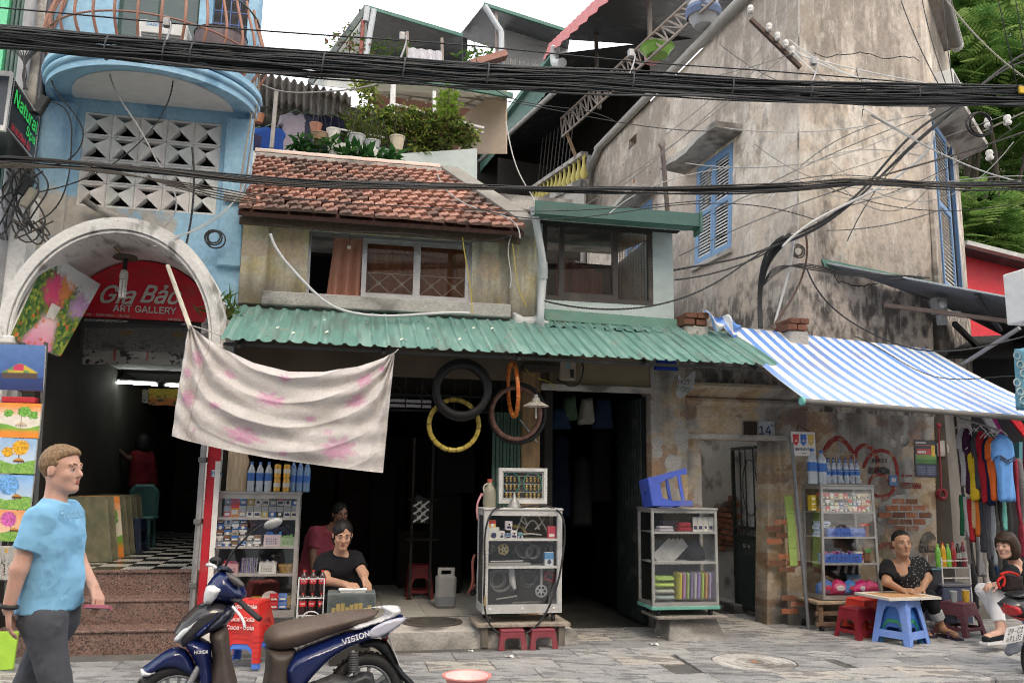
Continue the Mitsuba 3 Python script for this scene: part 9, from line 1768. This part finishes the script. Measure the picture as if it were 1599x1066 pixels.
for i,(p0,p1,p2_)in enumerate((((1232,62),(1330,118),(1420,140)),((1236,76),(1310,112),(1405,138)),((1241,84),(1300,100),(1480,136)),((1228,70),(1300,135),(1430,216)))):single(['topmost','second','third','lowest'][i]+' white wire fanning out from the wall insulators',[(*p0,9.5),(*p1,9.0),(*p2_,8.5)],.008,(.58,.58,.57))
for i,(p0,p1)in enumerate((((1190,75),(1040,210)),((1200,88),(960,300)),((1220,92),(900,330)),((1125,70),(1250,140)),((985,140),(1235,85)))):single('thin slack grey wire crossing the upper corner wall',[(*p0,9.5),((p0[0]+p1[0])/2,(p0[1]+p1[1])/2+8,9.4),(*p1,9.3)],.0055,(.14,.14,.14),grp='slack wires on the upper corner wall')
for i,(p0,pm,p1)in enumerate((((1070,255),(1150,262),(1460,172)),((1195,290),(1300,240),(1455,178)),((1140,262),(1000,300),(950,335)),((1060,400),(1180,345),(1330,290)),((1300,330),(1400,300),(1600,275)),((1290,360),(1380,352),(1475,325)),((1130,200),(1280,205),(1460,170)),((1250,260),(1350,200),(1455,180)))):single('thin pale wire strung over the corner wall towards the street edge',[(*p0,9.3),(*pm,9.0),(*p1,8.7)],.0065,(.40,.40,.39)if i%2==0 else(.12,.12,.12),grp='wires over the corner wall')
for i in range(6):single('dark wire falling steeply past the tree',[(1540+14*i,-20,7.5),(1560+12*i,60,7.6),(1580+9*i,140,7.8)]if i%2 else[(1400+18*i,-20,8.2),(1430+12*i,60,8.1),(1470+5*i,140,8.0)],.006,CBK,grp='steep wires at the street end')
for i in range(10):a,b=r_.uniform(1050,1330),r_.uniform(1440,1600);single('thin pale wire strung over the corner wall towards the street edge',[(a,r_.uniform(200,420),9.3),((a+b)/2,r_.uniform(230,340),9.0),(b,r_.uniform(160,330),8.6)],r_.uniform(.0045,.0065),[CBK,(.2,.2,.2),(.42,.42,.41)][i%3],grp='wires over the corner wall')
single('pale wire from the eave to the yellow tag',[(1470,-10),(1510,40),(1560,90),(1640,145)],.010,(.45,.42,.36));single('white wire dropping away behind the corner ledge',[(1360,180),(1440,225),(1520,262),(1640,290)],.010,WH,8.2)
for i,(cx,cy,R,yy,lab)in enumerate(((335,372,15,9.5,'coil of black cable hung on the blue wall'),(1530,195,23,8.4,'large loop of black cable below the bundle near the tree'),(1247,392,13,9.4,'coil of thin cable at the wall junction'))):
 t_=thing('cable_coil',lab,'cable')
 for j in range(4 if i!=1 else 2):q=at(cx+r_.uniform(-2,2),cy+r_.uniform(-2,2),y=yy-.01*j);add('loop',ring(q,R/145*(1-.12*j),.0085 if i!=1 else .013,(r_.uniform(-.2,.2),1,r_.uniform(-.15,.15)),30,6),'cable',CBK if i<2 else(.07,.06,.05),parent=t_,smooth=True)
tg=thing('cable_tangle','dark tangle of cables and splice boxes under the green and red light sign','cables')
for i in range(16):x0,y0_=r_.uniform(5,70),r_.uniform(255,275);add('cable',cab([(x0,y0_),(x0+r_.uniform(-30,25),y0_+35),(x0+r_.uniform(-35,20),y0_+70),(x0+r_.uniform(-30,40),y0_+r_.uniform(80,115)),(x0+r_.uniform(-40,30),345)],.009,20,yy=9.0+.02*i),'cable',CBK if i%4 else(.06,.05,.04),parent=tg,smooth=True)
for x,y,c in((64,165,BLK),(40,290,BLK),(46,310,(.30,.28,.22))):q=at(x,y,y=9.1);add('splice_box',xf(bbox(-.05,.05,-.04,.04,-.11,.11,.015),q,ry=.4),'semi',c,parent=tg)
for i in range(9):add('cable',cab([(5+10*i,74),(28+3*i,85),(38,100+4*i),(36+i,140)],.006,12,yy=8.6),'cable',CBK,parent=tg,smooth=True)
jt=thing('cable_junction','knot of black cables and porcelain knobs on the corner wall','cables')
for i in range(9):a,b=r_.uniform(-8,8),r_.uniform(-6,6);add('cable',cab([(1228+a,370+b,9.2),(1200+a,400+b,9.3),(1188+a*.5,440,9.42),(1186+a*.4,470,9.45),(1187+a*.4,512,9.4)],r_.uniform(.007,.013),18),'cable',CBK,parent=jt,smooth=True)
for i in range(4):add('cable',cab([(1188+2*i,450-4*i,9.4),(1215,425-3*i,9.3),(1250,412+2*i,9.3),(1300,420+2*i,9.2),(1400,430+2*i,9.3),(1452,434,9.4)],.008,22),'cable',CBK,parent=jt,smooth=True)
add('white_pipe',cab([(1238,365,9.1),(1236,400,9.3),(1222,460,9.4),(1210,505,9.4)],.018,16),'cable',(.56,.55,.54),parent=jt,smooth=True);add('brown_pipe',cab([(1258,365,9.3),(1260,400,9.35),(1245,450,9.4),(1205,512,9.35)],.014,16),'cable',(.10,.055,.04),parent=jt,smooth=True)
for x,y in((1258,358),(1254,418)):add('knob',lathe([(0,-.03),(.03,-.03),(.035,0),(.025,.03),(0,.035)],10,at(x,y,y=9.4)),'gloss',(.5,.42,.3),parent=jt)
ib=thing('insulator_bracket','slanting iron bar with white porcelain insulators on the corner wall','bracket');a_,b_=at(1172,30,y=9.5),at(1250,106,y=9.5);add('bar',bar(a_,b_,.05),'metal',(.10,.07,.06),parent=ib)
for x,y in((1172,16),(1201,44),(1214,58),(1227,70),(1237,80)):add('insulator',lathe([(0,-.04),(.03,-.05),(.045,-.03),(.03,-.01),(.045,.02),(.03,.06),(0,.065)],14,at(x,y,y=9.45)),'gloss',(.60,.58,.55),parent=ib,smooth=60)
b3=thing('insulator_bracket','white porcelain insulators on a pole bracket before the tree','bracket');add('arm',bar(at(1535,205,y=9),at(1600,175,y=9),.02),'metal',(.15,.14,.13),parent=b3)
for x,y in((1543,192),(1573,188),(1545,243)):add('insulator',lathe([(0,-.05),(.04,-.06),(.055,-.03),(.035,0),(.05,.03),(.035,.07),(0,.075)],14,at(x,y,y=9.0)),'gloss',(.60,.60,.58),parent=b3,smooth=60);add('pin',cyl(at(x,y+9,y=9.),at(x+6,y+16,y=9.),.010,6),'metal',(.15,.14,.13),parent=b3)
item('yellow_tag','yellow plastic tag clipped on the main cable bundle','tag',[('tag',bbox(*(lambda q:(q[0]-.04,q[0]+.09,7.9,7.93,q[2]-.06,q[2]+.03))(at(1597,138,y=7.9)),.006),'clean',(.62,.40,.02)),('clip',bbox(*(lambda q:(q[0]-.01,q[0]+.02,7.92,7.97,q[2]+.03,q[2]+.06))(at(1597,138,y=7.9)),.004),'black')])
item('iron_post','old square iron post standing up behind the annex roof edge','post',[('post',bar(at(1034,226,y=9.6),at(1043,340,y=9.6),.045),'metal',(.12,.10,.095)),('cap',bar(at(1030,228,y=9.6),at(1038,224,y=9.6),.05),'metal',(.18,.16,.15))])
wd_=thing('weed_tuft','grassy weed growing where the green awning meets the white arch','plant');q=at(348,490,y=9.3);foliage(wd_,cloud(q,(.22,.12,.14),70,3),.2,4,[(.10,.18,.04),(.18,.22,.07)],droop=-.7,aspect=9);add('clod',ball(q-(0,0,.12),(.16,.1,.06),1),'concrete',parent=wd_)
ob=thing('broken_masonry','broken brick and pipe end on the ledge beside the arch','masonry');q=at(332,508,y=9.2);add('block',bbox(q[0]-.10,q[0]+.12,9.1,9.6,q[2]-.12,q[2]+.02,.02),'concrete',parent=ob);add('pipe_end',cyl(q+(-.02,-.15,.03),q+(.04,.3,.06),.04,10),'semi',(.12,.12,.12),parent=ob);add('brick',xf(bbox(-.1,.1,-.05,.05,0,.06,.008),q+(.03,.2,.16),rz=.2),'brick',parent=ob,uv=(.8,.1))
